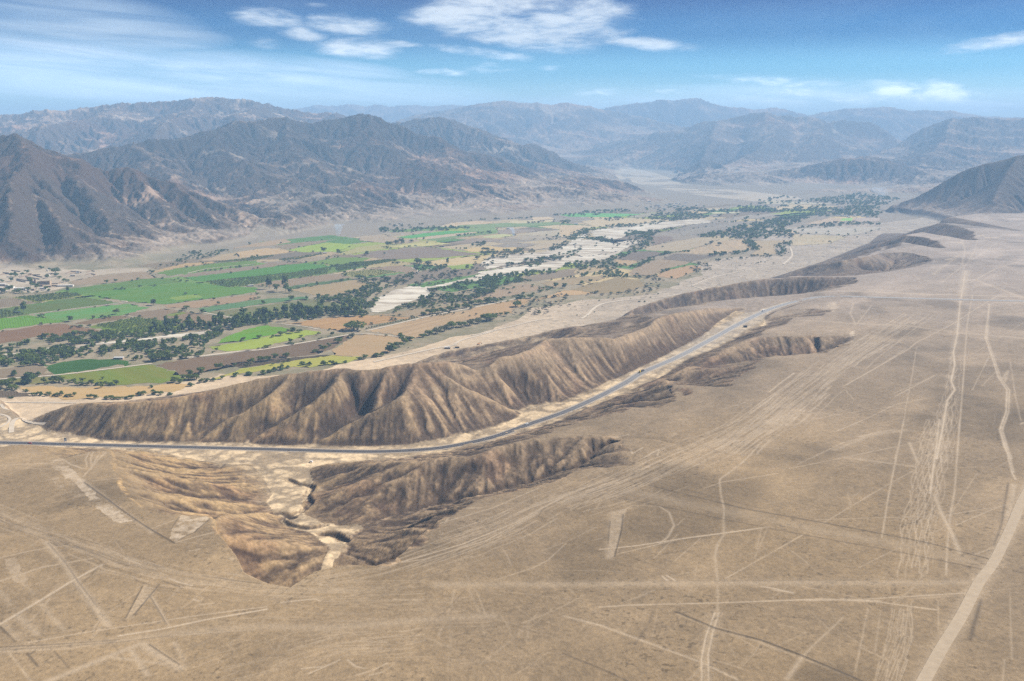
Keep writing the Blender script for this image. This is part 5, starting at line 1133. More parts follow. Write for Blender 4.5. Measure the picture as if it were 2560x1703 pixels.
def road_mat(name, rough, spec):
    m = bpy.data.materials.new(name); m.use_nodes = True; n, l = m.node_tree.nodes, m.node_tree.links; b = n['Principled BSDF']
    b.inputs['Roughness'].default_value = rough; b.inputs['Specular IOR Level'].default_value = spec
    at = n.new('ShaderNodeAttribute'); at.attribute_name = 'Col'; g = n.new('ShaderNodeTexCoord'); q = n.new('ShaderNodeTexNoise'); q.inputs['Scale'].default_value = .12; q.inputs['Detail'].default_value = 8; q.inputs['Roughness'].default_value = .7
    l.new(g.outputs['Object'], q.inputs['Vector']); mx = n.new('ShaderNodeVectorMath'); mx.operation = 'SCALE'; l.new(at.outputs['Color'], mx.inputs[0]); l.new(math_node(n, l, 'ADD', math_node(n, l, 'MULTIPLY', q.outputs[0], .5), .75), mx.inputs['Scale']); l.new(mx.outputs[0], b.inputs['Base Color'])
    return m
def sheen_tone(q, t):       # dark on the flat, paler uphill: sun sheen put into the asphalt colour
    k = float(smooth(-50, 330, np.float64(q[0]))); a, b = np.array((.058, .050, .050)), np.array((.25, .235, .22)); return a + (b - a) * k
def shoulder_c(q, t):
    k = float(smooth(-50, 330, np.float64(q[0]))); a, b = np.array((.33, .265, .195)), np.array((.40, .34, .27)); return a + (b - a) * k
RD3 = [(x, y, z) for x, y, z in ROAD]
ribbon('road_shoulder', RD3, 8.2, road_mat('gravel_shoulder', .95, .1), .16, 'gravel shoulder of the highway', colors=shoulder_c, step=4)
ROADQ = ribbon('road', RD3, 5.0, road_mat('asphalt', .7, .4), .26, 'grey asphalt highway curving through the canyon', colors=sheen_tone, step=4)
MARK = simple_mat('road_paint', (.55, .52, .42), noise=.2, nscale=2)
T_ = np.gradient(ROADQ[:, :2], axis=0); T_ /= np.hypot(T_[:, 0], T_[:, 1])[:, None]; N_ = np.stack([-T_[:, 1], T_[:, 0]], 1)
for o_, nm in ((4.55, 'edge_line'), (-4.55, 'edge_line'), (0, 'centre_line')):
    c = [(q[0] + n_[0] * o_, q[1] + n_[1] * o_, q[2]) for q, n_ in zip(ROADQ, N_)]
    ribbon(nm, c[::3] + [c[-1]], .07, MARK, .30, 'thin painted line along the highway', step=8)
print('sheets', time.time() - T0)
# ------------------------------------------------------------------ trees
LEAF = {}
def leaf_mat(name, c1, c2):
    m = bpy.data.materials.new(name); m.use_nodes = True; n, l = m.node_tree.nodes, m.node_tree.links; b = n['Principled BSDF']
    b.inputs['Roughness'].default_value = .8; b.inputs['Specular IOR Level'].default_value = .15
    at = n.new('ShaderNodeAttribute'); at.attribute_name = 'Tint'; oi = n.new('ShaderNodeObjectInfo')
    g = n.new('ShaderNodeNewGeometry'); q = n.new('ShaderNodeTexNoise'); q.inputs['Scale'].default_value = .02; q.inputs['Detail'].default_value = 3; l.new(g.outputs['Position'], q.inputs['Vector'])
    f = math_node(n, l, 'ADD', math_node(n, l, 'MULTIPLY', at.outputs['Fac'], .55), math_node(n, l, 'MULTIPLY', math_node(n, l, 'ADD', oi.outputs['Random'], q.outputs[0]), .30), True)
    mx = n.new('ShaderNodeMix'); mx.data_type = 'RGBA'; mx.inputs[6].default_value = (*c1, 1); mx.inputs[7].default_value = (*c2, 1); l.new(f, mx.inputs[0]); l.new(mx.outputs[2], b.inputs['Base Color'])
    tl = n.new('ShaderNodeBsdfTranslucent'); l.new(mx.outputs[2], tl.inputs['Color']); ms = n.new('ShaderNodeMixShader'); ms.inputs[0].default_value = .35; l.new(b.outputs[0], ms.inputs[1]); l.new(tl.outputs[0], ms.inputs[2]); l.new(ms.outputs[0], n['Material Output'].inputs['Surface'])
    LEAF[name] = m; return m
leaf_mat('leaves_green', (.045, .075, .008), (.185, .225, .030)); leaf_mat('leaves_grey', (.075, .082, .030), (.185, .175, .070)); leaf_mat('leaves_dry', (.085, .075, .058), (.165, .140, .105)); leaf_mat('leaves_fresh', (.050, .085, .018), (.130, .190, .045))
BARK = simple_mat('bark', (.13, .10, .07))
nrs = np.random.RandomState(21)
def crown_arrays(w, h, n, lobes, flat, lean=0.0, leaf=1.0):
    """leaf clumps scattered through several lobes of a crown w wide and h high; returns corner points and tints"""
    cs = []
    for k in range(lobes):
        a = nrs.rand() * 6.28; rr_ = math.sqrt(nrs.rand()) * w * .34
        cs.append((math.cos(a) * rr_, math.sin(a) * rr_ * .9, h * (flat + nrs.rand() * (1 - flat - .22)), w * (.17 + .13 * nrs.rand()), h * (.14 + .12 * nrs.rand())))
    out = np.zeros((n, 4, 3), np.float32); tint = np.zeros(n, np.float32)
    for i in range(n):
        c = cs[nrs.randint(lobes)]; d = nrs.normal(size=3); d /= np.linalg.norm(d); d[2] = abs(d[2]) * .9 - .15 * nrs.rand()
        q = (.62 + .42 * nrs.rand()); p = np.array((c[0] + d[0] * c[3] * q, c[1] + d[1] * c[3] * q, c[2] + d[2] * c[4] * q * 1.2))
        nn = d * .8 + nrs.normal(size=3) * .55; nn /= np.linalg.norm(nn); t1 = np.cross(nn, (0, 0, 1.0)) + 1e-4; t1 /= np.linalg.norm(t1); t2 = np.cross(nn, t1)
        s = leaf * (.55 + .75 * nrs.rand()) * .5
        out[i] = [p - t1 * s - t2 * s * .8, p + t1 * s - t2 * s * .7, p + t1 * s * .8 + t2 * s, p - t1 * s * .9 + t2 * s * .9]
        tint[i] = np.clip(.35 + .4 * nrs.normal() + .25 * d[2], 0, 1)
    return out, tint, cs
def trunk_arrays(h, w, cs, stems):
    vs, fs = [], []
    for k in range(stems):
        a = nrs.rand() * 6.28; x0, y0 = math.cos(a) * w * .07 * (stems > 1), math.sin(a) * w * .07 * (stems > 1)
        c = cs[k % len(cs)]; pts = [(x0, y0, -.3, .035 * w), (x0 * 1.5 + c[0] * .25, y0 * 1.5 + c[1] * .25, h * .25, .024 * w), (c[0] * .7, c[1] * .7, c[2], .010 * w)]
        b0 = len(vs)
        for (x, y, z, r_) in pts:
            for j in range(5): t = j / 5 * 6.283; vs.append((x + math.cos(t) * r_, y + math.sin(t) * r_, z))
        for i in range(2):
            for j in range(5): fs.append((b0 + i * 5 + j, b0 + i * 5 + (j + 1) % 5, b0 + i * 5 + 5 + (j + 1) % 5, b0 + i * 5 + 5 + j))
    return vs, fs
def mesh_from(name, V_, Fq, mat, tint=None):
    me = bpy.data.meshes.new(name); V_ = np.asarray(V_, np.float32).reshape(-1, 3); Fq = np.asarray(Fq, np.int32)
    me.vertices.add(len(V_)); me.vertices.foreach_set('co', V_.ravel()); me.loops.add(Fq.size); me.loops.foreach_set('vertex_index', Fq.ravel())
    me.polygons.add(len(Fq)); me.polygons.foreach_set('loop_start', np.arange(0, Fq.size, Fq.shape[1], dtype=np.int32))
    if tint is not None:
        at = me.attributes.new('Tint', 'FLOAT', 'POINT'); at.data.foreach_set('value', np.asarray(tint, np.float32))
    me.update(calc_edges=True); me.materials.append(mat); return me
PROTO = {}
def proto(kind, w, h, n, lobes, flat, stems, mat, leaf, variants=5):
    L = []
    for v in range(variants):
        P, t, cs = crown_arrays(w, h, n, lobes, flat, leaf=leaf)
        tv, tf = trunk_arrays(h, w, cs, stems)
        L.append((mesh_from('crown', P, np.arange(n * 4).reshape(n, 4), LEAF[mat], np.repeat(t, 4)), mesh_from('trunk', tv, tf, BARK), P, t))
    PROTO[kind] = (L, w)
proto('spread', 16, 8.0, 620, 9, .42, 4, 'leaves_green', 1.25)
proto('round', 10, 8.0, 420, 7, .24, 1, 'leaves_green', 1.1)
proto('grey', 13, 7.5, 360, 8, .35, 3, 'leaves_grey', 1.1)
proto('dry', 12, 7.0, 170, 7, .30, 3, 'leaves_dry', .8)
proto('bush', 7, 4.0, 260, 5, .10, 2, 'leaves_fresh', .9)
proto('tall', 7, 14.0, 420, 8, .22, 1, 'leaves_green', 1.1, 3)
def tag(o, label=None, cat=None, group=None, kind=None):
    if label: o['label'] = label
    if cat: o['category'] = cat
    if group: o['group'] = group
    if kind: o['kind'] = kind
    return o
TREE_POS = []; N_TREE = 0
NAMES = {'spread': 'spreading_tree', 'round': 'round_tree', 'grey': 'grey_tree', 'dry': 'dry_tree', 'bush': 'bush', 'tall': 'tall_tree'}
def tree(kind, x, y, w, label, group=None, cat=None, sq=1.0):
    global N_TREE
    L, w0 = PROTO[kind]; crown, trunk, P, t = L[rnd.randrange(len(L))]; s = w / w0
    z = float(height(np.array([x]), np.array([y]))[0])
    e = bpy.data.objects.new(NAMES[kind], None); e.empty_display_size = .5; COL.objects.link(e)
    e.location = (x, y, z); e.rotation_euler = (0, 0, rnd.random() * 6.28); e.scale = (s, s, s * sq)
    for nm, me in (('crown', crown), ('trunk', trunk)):
        c = bpy.data.objects.new(nm, me); COL.objects.link(c); c.parent = e
    tag(e, label, cat or ('bush' if kind == 'bush' else 'tree'), group); N_TREE += 1
    return e
ORD = 'first second third fourth fifth sixth seventh eighth ninth tenth eleventh twelfth thirteenth fourteenth fifteenth sixteenth seventeenth eighteenth nineteenth twentieth'.split()
LOOK = {'spread': 'wide dark green tree', 'round': 'rounded green tree', 'grey': 'dusty grey green tree', 'dry': 'thin dry tree', 'bush': 'low bright green bush', 'tall': 'tall dark tree'}
LOOK2 = {'spread': 'spreading tree', 'round': 'round tree', 'grey': 'greyish tree', 'dry': 'dry tree', 'bush': 'bush', 'tall': 'tall tree'}
def row(s, where, kinds='spread', group=None, hs=1.0):
    """'zoom: x y width, ...' (base point and crown width in zoom pixels) -> one tree each, labelled by its place in its row"""
    sc = ZOOM[s.split(':')[0].strip()][2]; Q = sorted(ZP(s)); ks = kinds.split(); cnt = {}
    one = {k: sum(1 for i in range(len(Q)) if ks[i % len(ks)] == k) for k in set(ks)}
    for i, (u, v, wz) in enumerate(Q):
        k = ks[i % len(ks)]; x, y = map(float, gp(u, v - .15 * wz / sc, 0)); w = wz / sc / FPX * math.hypot(x, y, HC) * 1.05
        c = cnt.get(k, 0); cnt[k] = c + 1
        lab = f'{LOOK[k]} {where}' if len(Q) == 1 else f'{ORD[c]} {LOOK2[k]} from the left {where}'
        tree(k, x, y, w, lab, group or ('trees ' + where), sq=hs * rnd.uniform(.85, 1.2))
row('K: 75 175 130, 240 165 160, 500 165 150, 640 150 210', 'on the dry grass strip above the tan field', 'spread', hs=1.1)
row('K: 30 250 150, 130 275 190, 240 290 170, 330 298 110', 'in the clump left of the tan field', 'spread round')
row('K: 860 165 110, 930 175 80, 1060 150 200, 1170 155 160, 1230 150 80', 'along the top of the tan field', 'round spread spread spread', hs=1.1)
row('K: 1360 170 100, 1450 140 110, 1500 200 110, 1600 205 110, 1620 140 110, 1710 200 110, 1800 195 120, 1900 200 100, 1980 255 130, 2000 190 110, 2100 195 110, 2190 200 100, 2290 190 120', 'in the loose hedge below the green meadow', 'round spread round bush')
row('K: 460 300 40, 500 315 80, 545 320 50', 'by the corner of the dark soil', 'round bush')
row('K: 640 400 100, 720 405 110, 820 400 110, 900 408 80, 970 405 100, 1060 412 90, 1130 412 100, 1210 408 100, 1290 425 90, 1370 425 100, 1450 415 100', 'in the hedge along the pale flat', 'spread round bush')
row('K: 1760 460 110, 1870 467 110', 'of the pair behind the ridge tip', 'round')
row('K: 2080 470 110, 2160 470 120, 2240 472 110, 2300 475 110, 2370 472 110', 'in the clump touching the ridge skyline', 'spread')
row('K: 185 445 60, 235 448 60', 'beside the white farm track', 'bush'); row('K: 2020 78 70', 'standing alone on the mown meadow', 'round')
row('4: 1160 1470 50, 1210 1470 60, 1270 1445 60, 1320 1440 60, 1430 1435 70, 1480 1435 55, 1560 1440 60', 'just behind the crest of the left ridge', 'bush spread')
row('4: 1390 1370 40, 1755 1355 60, 1850 1325 60, 1900 1318 60, 1960 1310 60, 2050 1290 50, 2170 1268 65, 2295 1255 55', 'scattered on the tan strip behind the ridge', 'bush bush round')
row('4: 1610 1325 80, 1660 1328 60, 1690 1295 60, 1740 1300 90, 1800 1300 90, 1755 1258 70, 1860 1250 95', 'at the end of the hedge beside the brown field', 'round spread')
row('4: 2015 1205 75, 2095 1185 55, 2160 1172 45, 2225 1162 65, 2310 1152 75', 'along the lower brown field edge', 'round dry')
row('5: 205 1135 95, 265 1122 60, 325 1115 65, 385 1100 50, 430 1092 75', 'continuing the line towards the big tree', 'spread round round dry'); row('5: 1065 862 215', 'largest of all, spreading over the farm track junction', 'spread', hs=.8)
row('5: 1025 912 65, 905 962 80, 820 990 45, 765 1042 90, 690 1045 65', 'in the file leading down from the biggest tree', 'spread round round spread grey')
row('5: 180 915 60, 305 905 35, 385 893 85, 490 872 65, 543 862 60', 'between the two green fields', 'spread round'); row('5: 850 890 45, 465 960 50, 585 938 38', 'dotted along the pale track by the green fields', 'round')
row('5: 580 1162 60, 635 1165 60, 770 1162 70, 845 1156 55, 882 1146 35, 965 1140 45', 'rising behind the middle of the ridge', 'bush bush bush round')
row('5: 1100 1112 55, 1155 1106 65, 1250 1088 80, 1305 1080 60, 1380 1052 110, 1412 1030 80, 1462 1000 85, 1510 968 90, 1565 938 80', 'in the curved row beside the sandy apron', 'spread round bush')
row('5: 1685 905 75, 1745 888 80, 1812 878 100, 1890 855 100, 1960 832 110, 2040 818 100, 2120 802 100, 2200 785 100, 2270 765 120, 2330 740 80', 'in the grey thicket on the edge of the sand', 'spread spread grey grey', hs=1.0)
row('5: 1690 705 60, 1750 700 80, 1800 690 80, 1862 682 75, 1932 666 80, 2002 652 75, 2080 640 80, 2135 622 80, 2205 606 80, 2275 596 80, 2335 586 75', 'in the row between the two broad tan fields', 'spread round'); row('5: 1955 628 42', 'taller than its neighbours in the tan field row', 'tall')
row('5: 90 1256 75, 210 1250 65, 265 1232 60, 315 1222 65, 372 1208 70, 440 1192 50', 'poking over the crest near the left saddle', 'bush')
row('5: 1700 700 18', 'at the start of the long row, a thin one', 'tall')
for i in range(20):
    u, v = 600 + (1165 + i * 24.5) / 3.6828, 600 + (822 - i * 5.5) / 3.6828; x, y = map(float, gp(u, v, 0)); tree('round', x, y, 5.2, f'{ORD[i]} small tree from the left in the even row beside the farm track', 'young trees in the even row beside the track')
row('5: 1452 228 48, 1410 228 32, 1650 232 85, 1730 250 80, 1910 228 34, 2185 188 60', 'near the track bend by the gravel river', 'round spread spread grey tall grey'); row('5: 1170 257 38, 1070 250 60', 'at the corner of the young orchard', 'round')
row('5: 905 138 50, 960 142 22, 1170 152 50, 1330 136 26, 770 128 60', 'around the farm buildings of the middle fields', 'round'); row('5: 1365 75 70, 1440 50 70, 1490 45 60, 1580 30 50', 'along the yellow strip in the middle fields', 'round grey')
row('5: 2245 52 62, 2190 50 50, 2230 112 60, 2290 120 70', 'before the upper gravel bed', 'grey'); row('5: 1100 372 80, 1160 386 60, 1232 402 75, 1212 352 50', 'around the clearing west of the gravel', 'spread grey')
row('5: 270 462 60, 340 482 75, 420 488 70, 460 498 60', 'beside the junction of brown and teal fields', 'tall round'); row('5: 475 568 62, 215 598 42, 615 548 34', 'inside the blue green row crop', 'round')
row('4: 1070 695 62, 370 717 42, 655 760 60', 'standing alone between the brown and green fields', 'spread round round'); row('4: 980 407 42, 1065 395 38', 'on the near edge of the bare village field', 'round'); row('4: 160 655 42, 220 678 55', 'beside the white roofed hut', 'round tall')
row('4: 1415 612 62, 1860 678 45, 1720 655 60', 'on the corner of the large green field', 'round'); row('4: 280 1335 140, 120 1262 75, 345 1258 60', 'near the pale field road', 'bush bush bush')
row('4: 1430 1135 120, 1500 1120 130, 1570 1115 110, 1720 1105 90, 1830 1085 55', 'dark overhanging one at the edge of the brown field', 'spread', hs=1.1)
row('V: 1220 170 150, 1460 210 100, 800 300 130, 650 370 120, 470 400 150, 330 400 140, 340 540 130, 70 550 120', 'behind the village houses', 'round'); row('V: 1640 330 260, 1660 400 150, 1740 460 130, 1390 440 130, 1880 560 150, 2000 540 130', 'beside the village compound walls', 'round spread')
row('V: 130 900 200, 60 860 190, 280 850 200, 400 870 150, 560 900 190, 820 800 170, 1070 770 200, 1100 870 110, 840 880 90, 690 910 60, 1350 790 130, 1440 840 120', 'in front of the village', 'spread round round'); row('V: 2000 860 90, 900 700 130', 'next to the village orchard', 'tall')
row('6: 555 655 48, 620 655 42, 750 628 38, 812 612 32', 'dotted along the edge of the two-tone tan field', 'round'); row('6: 70 905 100', 'isolated beside the sandy apron near the ridge', 'spread'); row('6: 270 800 75, 300 760 60, 365 735 60, 150 855 40, 195 862 40', 'at the grey thicket end of the tan field', 'spread round')
row('6: 1345 352 20, 1700 330 40, 1760 342 40, 1670 345 30', 'in the pale brown fields', 'grey'); row('6: 1175 755 22, 1212 755 20, 845 830 14', 'on the bare sandy terrace', 'bush')
print('individual trees', N_TREE)
# dense belts and woods: far too many to count apart from the nearest belt
def mass(name, label, groups, kinds, leaf_n=60):
    """groups: (polygon string, number per hectare, size range) -> all their trees in ONE object"""
    mats = {}
    for s, dens, (w0, w1), ks in groups:
        P = [tuple(float(q) for q in gp(u, v, 0)) for u, v in ZP(s)] if isinstance(s, str) else s
        xs, ys = np.array([p[0] for p in P]), np.array([p[1] for p in P]); A = (xs.max() - xs.min()) * (ys.max() - ys.min()) / 1e4
        n = int(A * dens); px, py = nrs.uniform(xs.min(), xs.max(), n), nrs.uniform(ys.min(), ys.max(), n)
        ok = inpoly(px + nrs.normal(size=n) * 5, py + nrs.normal(size=n) * 9, P) & (vnoise(px / 26, py / 26, 1) > -.42); px, py = px[ok], py[ok]; ks = ks.split()
        for i in range(len(px)):
            k = ks[int(abs(vnoise(px[i:i + 1] / 60, py[i:i + 1] / 60, 2)[0]) * 2.2 * len(ks) + nrs.rand() * .9) % len(ks)]; L, wp = PROTO[k]; _, _, Q, t = L[nrs.randint(len(L))]
            w = nrs.uniform(w0, w1); s_ = w / wp; dist = math.hypot(px[i], py[i]); m = int(max(22, min(150, leaf_n * (1900 / dist) ** 1.2)))
            sel = nrs.choice(len(Q), min(m, len(Q)), replace=False); q = Q[sel]; c = q.mean(1, keepdims=True); q = c + (q - c) * math.sqrt(len(Q) / len(sel)) * .92
            a = nrs.rand() * 6.28; ca, sa = math.cos(a), math.sin(a)
            R_ = np.array([[ca, sa, 0], [-sa, ca, 0], [0, 0, 1.05]], np.float32); q = q.reshape(-1, 3) @ R_ * s_; q[:, 0] += px[i]; q[:, 1] += py[i]
            q[:, 2] = np.maximum(q[:, 2], .1) + .3; mats.setdefault(k, []).append((q, np.repeat(t[sel], 4)))
    root = None; VV, TT, MI, slots = [], [], [], []
    for k, L in mats.items():
        q = np.concatenate([a for a, b in L]); t = np.concatenate([b for a, b in L]); VV.append(q); TT.append(t); MI.append(np.full(len(q) // 4, len(slots), np.int32)); slots.append(k)
    V_ = np.concatenate(VV); me = mesh_from(name, V_, np.arange(len(V_)).reshape(-1, 4), LEAF[{'spread': 'leaves_green', 'round': 'leaves_green', 'tall': 'leaves_green', 'grey': 'leaves_grey', 'dry': 'leaves_dry', 'bush': 'leaves_fresh'}[slots[0]]], np.concatenate(TT))
    for k in slots[1:]: me.materials.append(LEAF[{'spread': 'leaves_green', 'round': 'leaves_green', 'tall': 'leaves_green', 'grey': 'leaves_grey', 'dry': 'leaves_dry', 'bush': 'leaves_fresh'}[k]])
    me.polygons.foreach_set('material_index', np.concatenate(MI)); o = bpy.data.objects.new(name, me); COL.objects.link(o); tag(o, label, kind='stuff')
    print(name, len(V_) // 4)
    return o
GREEN_WOODS = [
 ('4: 150 965, 180 935, 450 890, 580 905, 640 880, 800 868, 950 862, 1100 850, 1180 880, 1350 870, 1450 880, 1440 895, 1200 920, 1000 935, 750 965, 560 965, 250 1000', 70, (11, 18), 'spread round spread'),
 ('4: 1450 850, 1560 770, 1680 762, 1750 800, 1880 790, 1990 800, 2060 760, 2200 725, 2357 705, 2357 760, 2200 800, 2050 825, 1900 838, 1700 860, 1480 885', 60, (11, 18), 'spread round tall'),
 ('4: -200 1010, 0 985, 120 960, 200 960, 270 1010, 150 1030, 0 1055, -200 1080', 60, (10, 18), 'round spread bush'),
 ('4: -200 1120, 0 1090, 200 1050, 420 1010, 650 995, 740 1015, 1000 985, 1350 945, 1450 945, 1700 905, 1920 870, 2000 840, 2090 850, 2000 900, 1960 940, 1880 985, 1700 980, 1500 1000, 1250 1010, 1000 1050, 850 1085, 620 1090, 420 1135, 380 1155, 200 1155, 0 1170, -200 1200', 58, (11, 19), 'spread round spread round bush'),
 ('4: 1190 1050, 1400 1020, 1640 985, 1900 985, 1900 1020, 2040 1025, 1830 1068, 1640 1090, 1400 1130, 1250 1130, 1150 1085', 52, (8, 14), 'round bush round'),
 ('5: -60 770, 0 735, 200 700, 330 672, 480 690, 560 665, 640 690, 700 650, 830 640, 880 660, 930 670, 1030 660, 1060 620, 1150 640, 1215 660, 1170 705, 1000 712, 880 705, 700 735, 560 740, 400 768, 250 770, 120 790, 20 820, -60 830', 62, (11, 18), 'spread round tall'),
 ('5: 680 530, 800 510, 880 520, 980 490, 1110 460, 1130 430, 1260 430, 1320 460, 1230 500, 1180 540, 1290 590, 1260 620, 1200 640, 1080 620, 1000 590, 880 575, 740 570', 55, (10, 17), 'spread spread round'),
 ('5: 1060 360, 1120 350, 1180 380, 1210 400, 1260 395, 1290 350, 1500 330, 1600 310, 1640 320, 1500 400, 1400 440, 1260 430, 1120 400', 38, (9, 14), 'spread round grey'),
 ('5: 1590 250, 1640 205, 1700 240, 1900 240, 1900 270, 1800 300, 1650 300', 42, (8, 13), 'spread round'),
 ('5: 2050 390, 2357 330, 2357 430, 2200 450, 2000 462, 1870 465, 1850 440', 50, (10, 15), 'spread round'), ('5: 1345 650, 1480 605, 1620 600, 1650 545, 1760 520, 1740 450, 1830 480, 1950 510, 2100 480, 2300 440, 2357 440, 2357 480, 2200 540, 2000 575, 1700 620, 1500 655', 48, (10, 16), 'spread round grey'),
 ('6: -40 640, 0 585, 120 560, 300 530, 550 525, 560 540, 300 570, 240 590, 400 600, 250 618, 130 640, 80 690, 0 715', 46, (10, 15), 'spread round'),
 ('6: 640 478, 700 462, 760 465, 930 440, 1050 400, 1080 380, 1180 370, 1080 420, 1000 440, 980 470, 1070 480, 1060 505, 900 515, 700 520, 620 500', 46, (9, 14), 'spread round'),
 ('6: 690 540, 760 525, 850 545, 900 530, 1000 520, 1060 520, 1030 545, 1100 560, 1170 560, 1120 572, 940 575, 900 552, 760 562, 690 560', 42, (9, 14), 'round spread'),
 ('6: 0 760, 200 722, 380 672, 500 650, 560 640, 560 660, 420 690, 300 710, 160 740, 0 780', 55, (9, 13), 'spread'),
 ('6: 1080 500, 1200 455, 1330 395, 1500 378, 1560 385, 1400 400, 1330 415, 1250 460, 1130 508', 45, (9, 13), 'spread round'),
 ('6: 1660 405, 1750 395, 1900 380, 1980 370, 1960 390, 1800 410, 1700 415', 45, (9, 14), 'round'),
 ('6: 1950 290, 2000 300, 2050 345, 2040 370, 1990 375, 2000 350, 1940 320', 60, (10, 14), 'spread'), ('6: 2160 350, 2220 325, 2290 300, 2300 320, 2240 350, 2280 395, 2200 420, 2190 370', 45, (9, 13), 'grey spread'),
 ('6: 650 290, 700 260, 780 222, 840 205, 800 240, 720 275, 690 300, 660 310', 46, (10, 14), 'spread'),
 ('6: 720 290, 760 268, 800 255, 820 270, 920 275, 990 300, 960 325, 850 300, 800 290', 42, (10, 14), 'spread grey'),
 ('6: 1060 245, 1160 235, 1280 245, 1270 280, 1260 330, 1180 365, 1130 375, 1080 370, 1180 330, 1240 290, 1180 270, 1100 262', 44, (10, 15), 'spread'),
 # far woods along the valley
 ('N: 1010 392, 1020 372, 1200 352, 1290 318, 1480 285, 1560 262, 1720 235, 1830 238, 1800 270, 1700 300, 1640 330, 1760 370, 1620 385, 1460 412, 1370 405, 1240 405', 22, (13, 19), 'spread round'),
 ('N: 1370 410, 1400 412, 1470 470, 1420 492, 1390 455', 30, (12, 16), 'spread'),
 ('N: 560 262, 700 230, 820 205, 980 210, 1100 238, 1130 250, 1000 262, 860 275, 640 262', 18, (13, 18), 'grey spread'),
 ('N: 160 205, 400 190, 520 192, 540 205, 300 218, 180 216', 16, (13, 18), 'grey spread'), ('N: 840 195, 1000 172, 1100 188, 1340 190, 1560 185, 1560 205, 1300 210, 1000 210', 14, (13, 18), 'spread grey'),
 ('N: 1300 182, 1500 165, 1560 190, 2050 178, 2250 160, 2357 170, 2357 195, 2100 200, 1800 205, 1500 215, 1350 205', 12, (14, 20), 'spread round'), ('N: 1820 118, 2000 100, 2200 75, 2357 90, 2500 110, 2400 160, 2200 155, 2050 150, 1900 135', 9, (14, 20), 'spread round'),
 ('N: 1740 228, 1900 205, 2100 200, 2357 205, 2357 245, 2150 235, 1950 240, 1800 240', 14, (14, 20), 'spread'), ('N: 1900 300, 2060 285, 2200 282, 2357 285, 2357 302, 2100 305, 1950 320, 1800 325, 1720 330', 16, (13, 18), 'grey spread'),
 ('N: 1640 345, 1700 375, 1760 380, 1700 410, 1660 400, 1600 380', 14, (12, 16), 'grey'),
 ('N: 300 262, 420 245, 480 262, 360 278', 14, (12, 16), 'grey'), ('N: 220 320, 420 305, 700 280, 820 268, 700 300, 520 320, 300 335', 14, (12, 17), 'spread grey'), ('N: 490 350, 660 345, 760 340, 860 325, 800 350, 700 370, 660 420, 540 440, 480 400', 15, (12, 17), 'spread grey'),
 ('M: 180 318, 200 285, 330 285, 500 300, 560 280, 700 270, 900 268, 1050 272, 1080 285, 860 300, 560 318, 380 322', 16, (12, 17), 'spread round'), ('M: 940 352, 1100 335, 1300 312, 1340 325, 1160 345, 960 362', 18, (8, 12), 'round'),
 ('M: 1160 195, 1200 178, 1230 200, 1180 205', 18, (12, 16), 'spread'), ('M: 1250 198, 1360 185, 1370 196, 1260 205', 14, (12, 16), 'grey'), ('M: 1400 192, 1600 180, 1690 168, 1720 175, 1600 190, 1420 196', 14, (12, 17), 'grey spread'),
 ('M: 1640 225, 1700 215, 1790 215, 1830 240, 1780 232, 1640 238', 12, (12, 16), 'grey'), ('M: 1960 240, 2000 205, 2070 190, 2080 215, 2040 240', 14, (12, 16), 'spread'), ('M: 1900 145, 2200 128, 2357 135, 2357 150, 2000 160, 1920 160', 12, (12, 17), 'grey spread'),
 ('M: 1180 520, 1170 480, 1240 505, 1320 500, 1320 535, 1220 540', 20, (11, 15), 'spread'), ('M: 1330 530, 1400 500, 1600 480, 1600 510, 1500 535, 1380 555', 16, (10, 15), 'grey spread'), ('M: 900 498, 900 470, 1000 480, 1060 460, 1180 440, 1240 430, 1240 450, 1100 470, 1000 490', 20, (10, 15), 'spread round'),
 ('M: 1860 505, 1870 470, 1950 430, 2040 420, 1980 470, 1960 500', 18, (10, 15), 'grey spread'), ('M: 2040 380, 2080 330, 2180 290, 2357 275, 2357 295, 2200 320, 2120 370, 2070 410', 20, (11, 16), 'spread'), ('M: 1600 405, 1700 395, 1800 390, 1880 365, 2030 360, 2040 385, 1820 400, 1640 412', 14, (9, 13), 'grey'),
 ('4: 1330 330, 1360 290, 1480 260, 1560 235, 1700 150, 1800 100, 1900 130, 2000 100, 2100 95, 2000 150, 1800 185, 1700 215, 1500 260, 1400 290, 1380 330', 30, (9, 14), 'spread grey'), ('4: 1500 335, 1620 345, 1740 380, 1700 390, 1560 370, 1480 350', 50, (9, 12), 'spread'),
]
GREEN_WOODS = [(s, d * 1.6, (w[0] * .58, w[1] * .80), k) for s, d, w, k in GREEN_WOODS]
mass('riverside_trees', 'dense dark green trees crowding along the stream and across the valley', GREEN_WOODS, '')
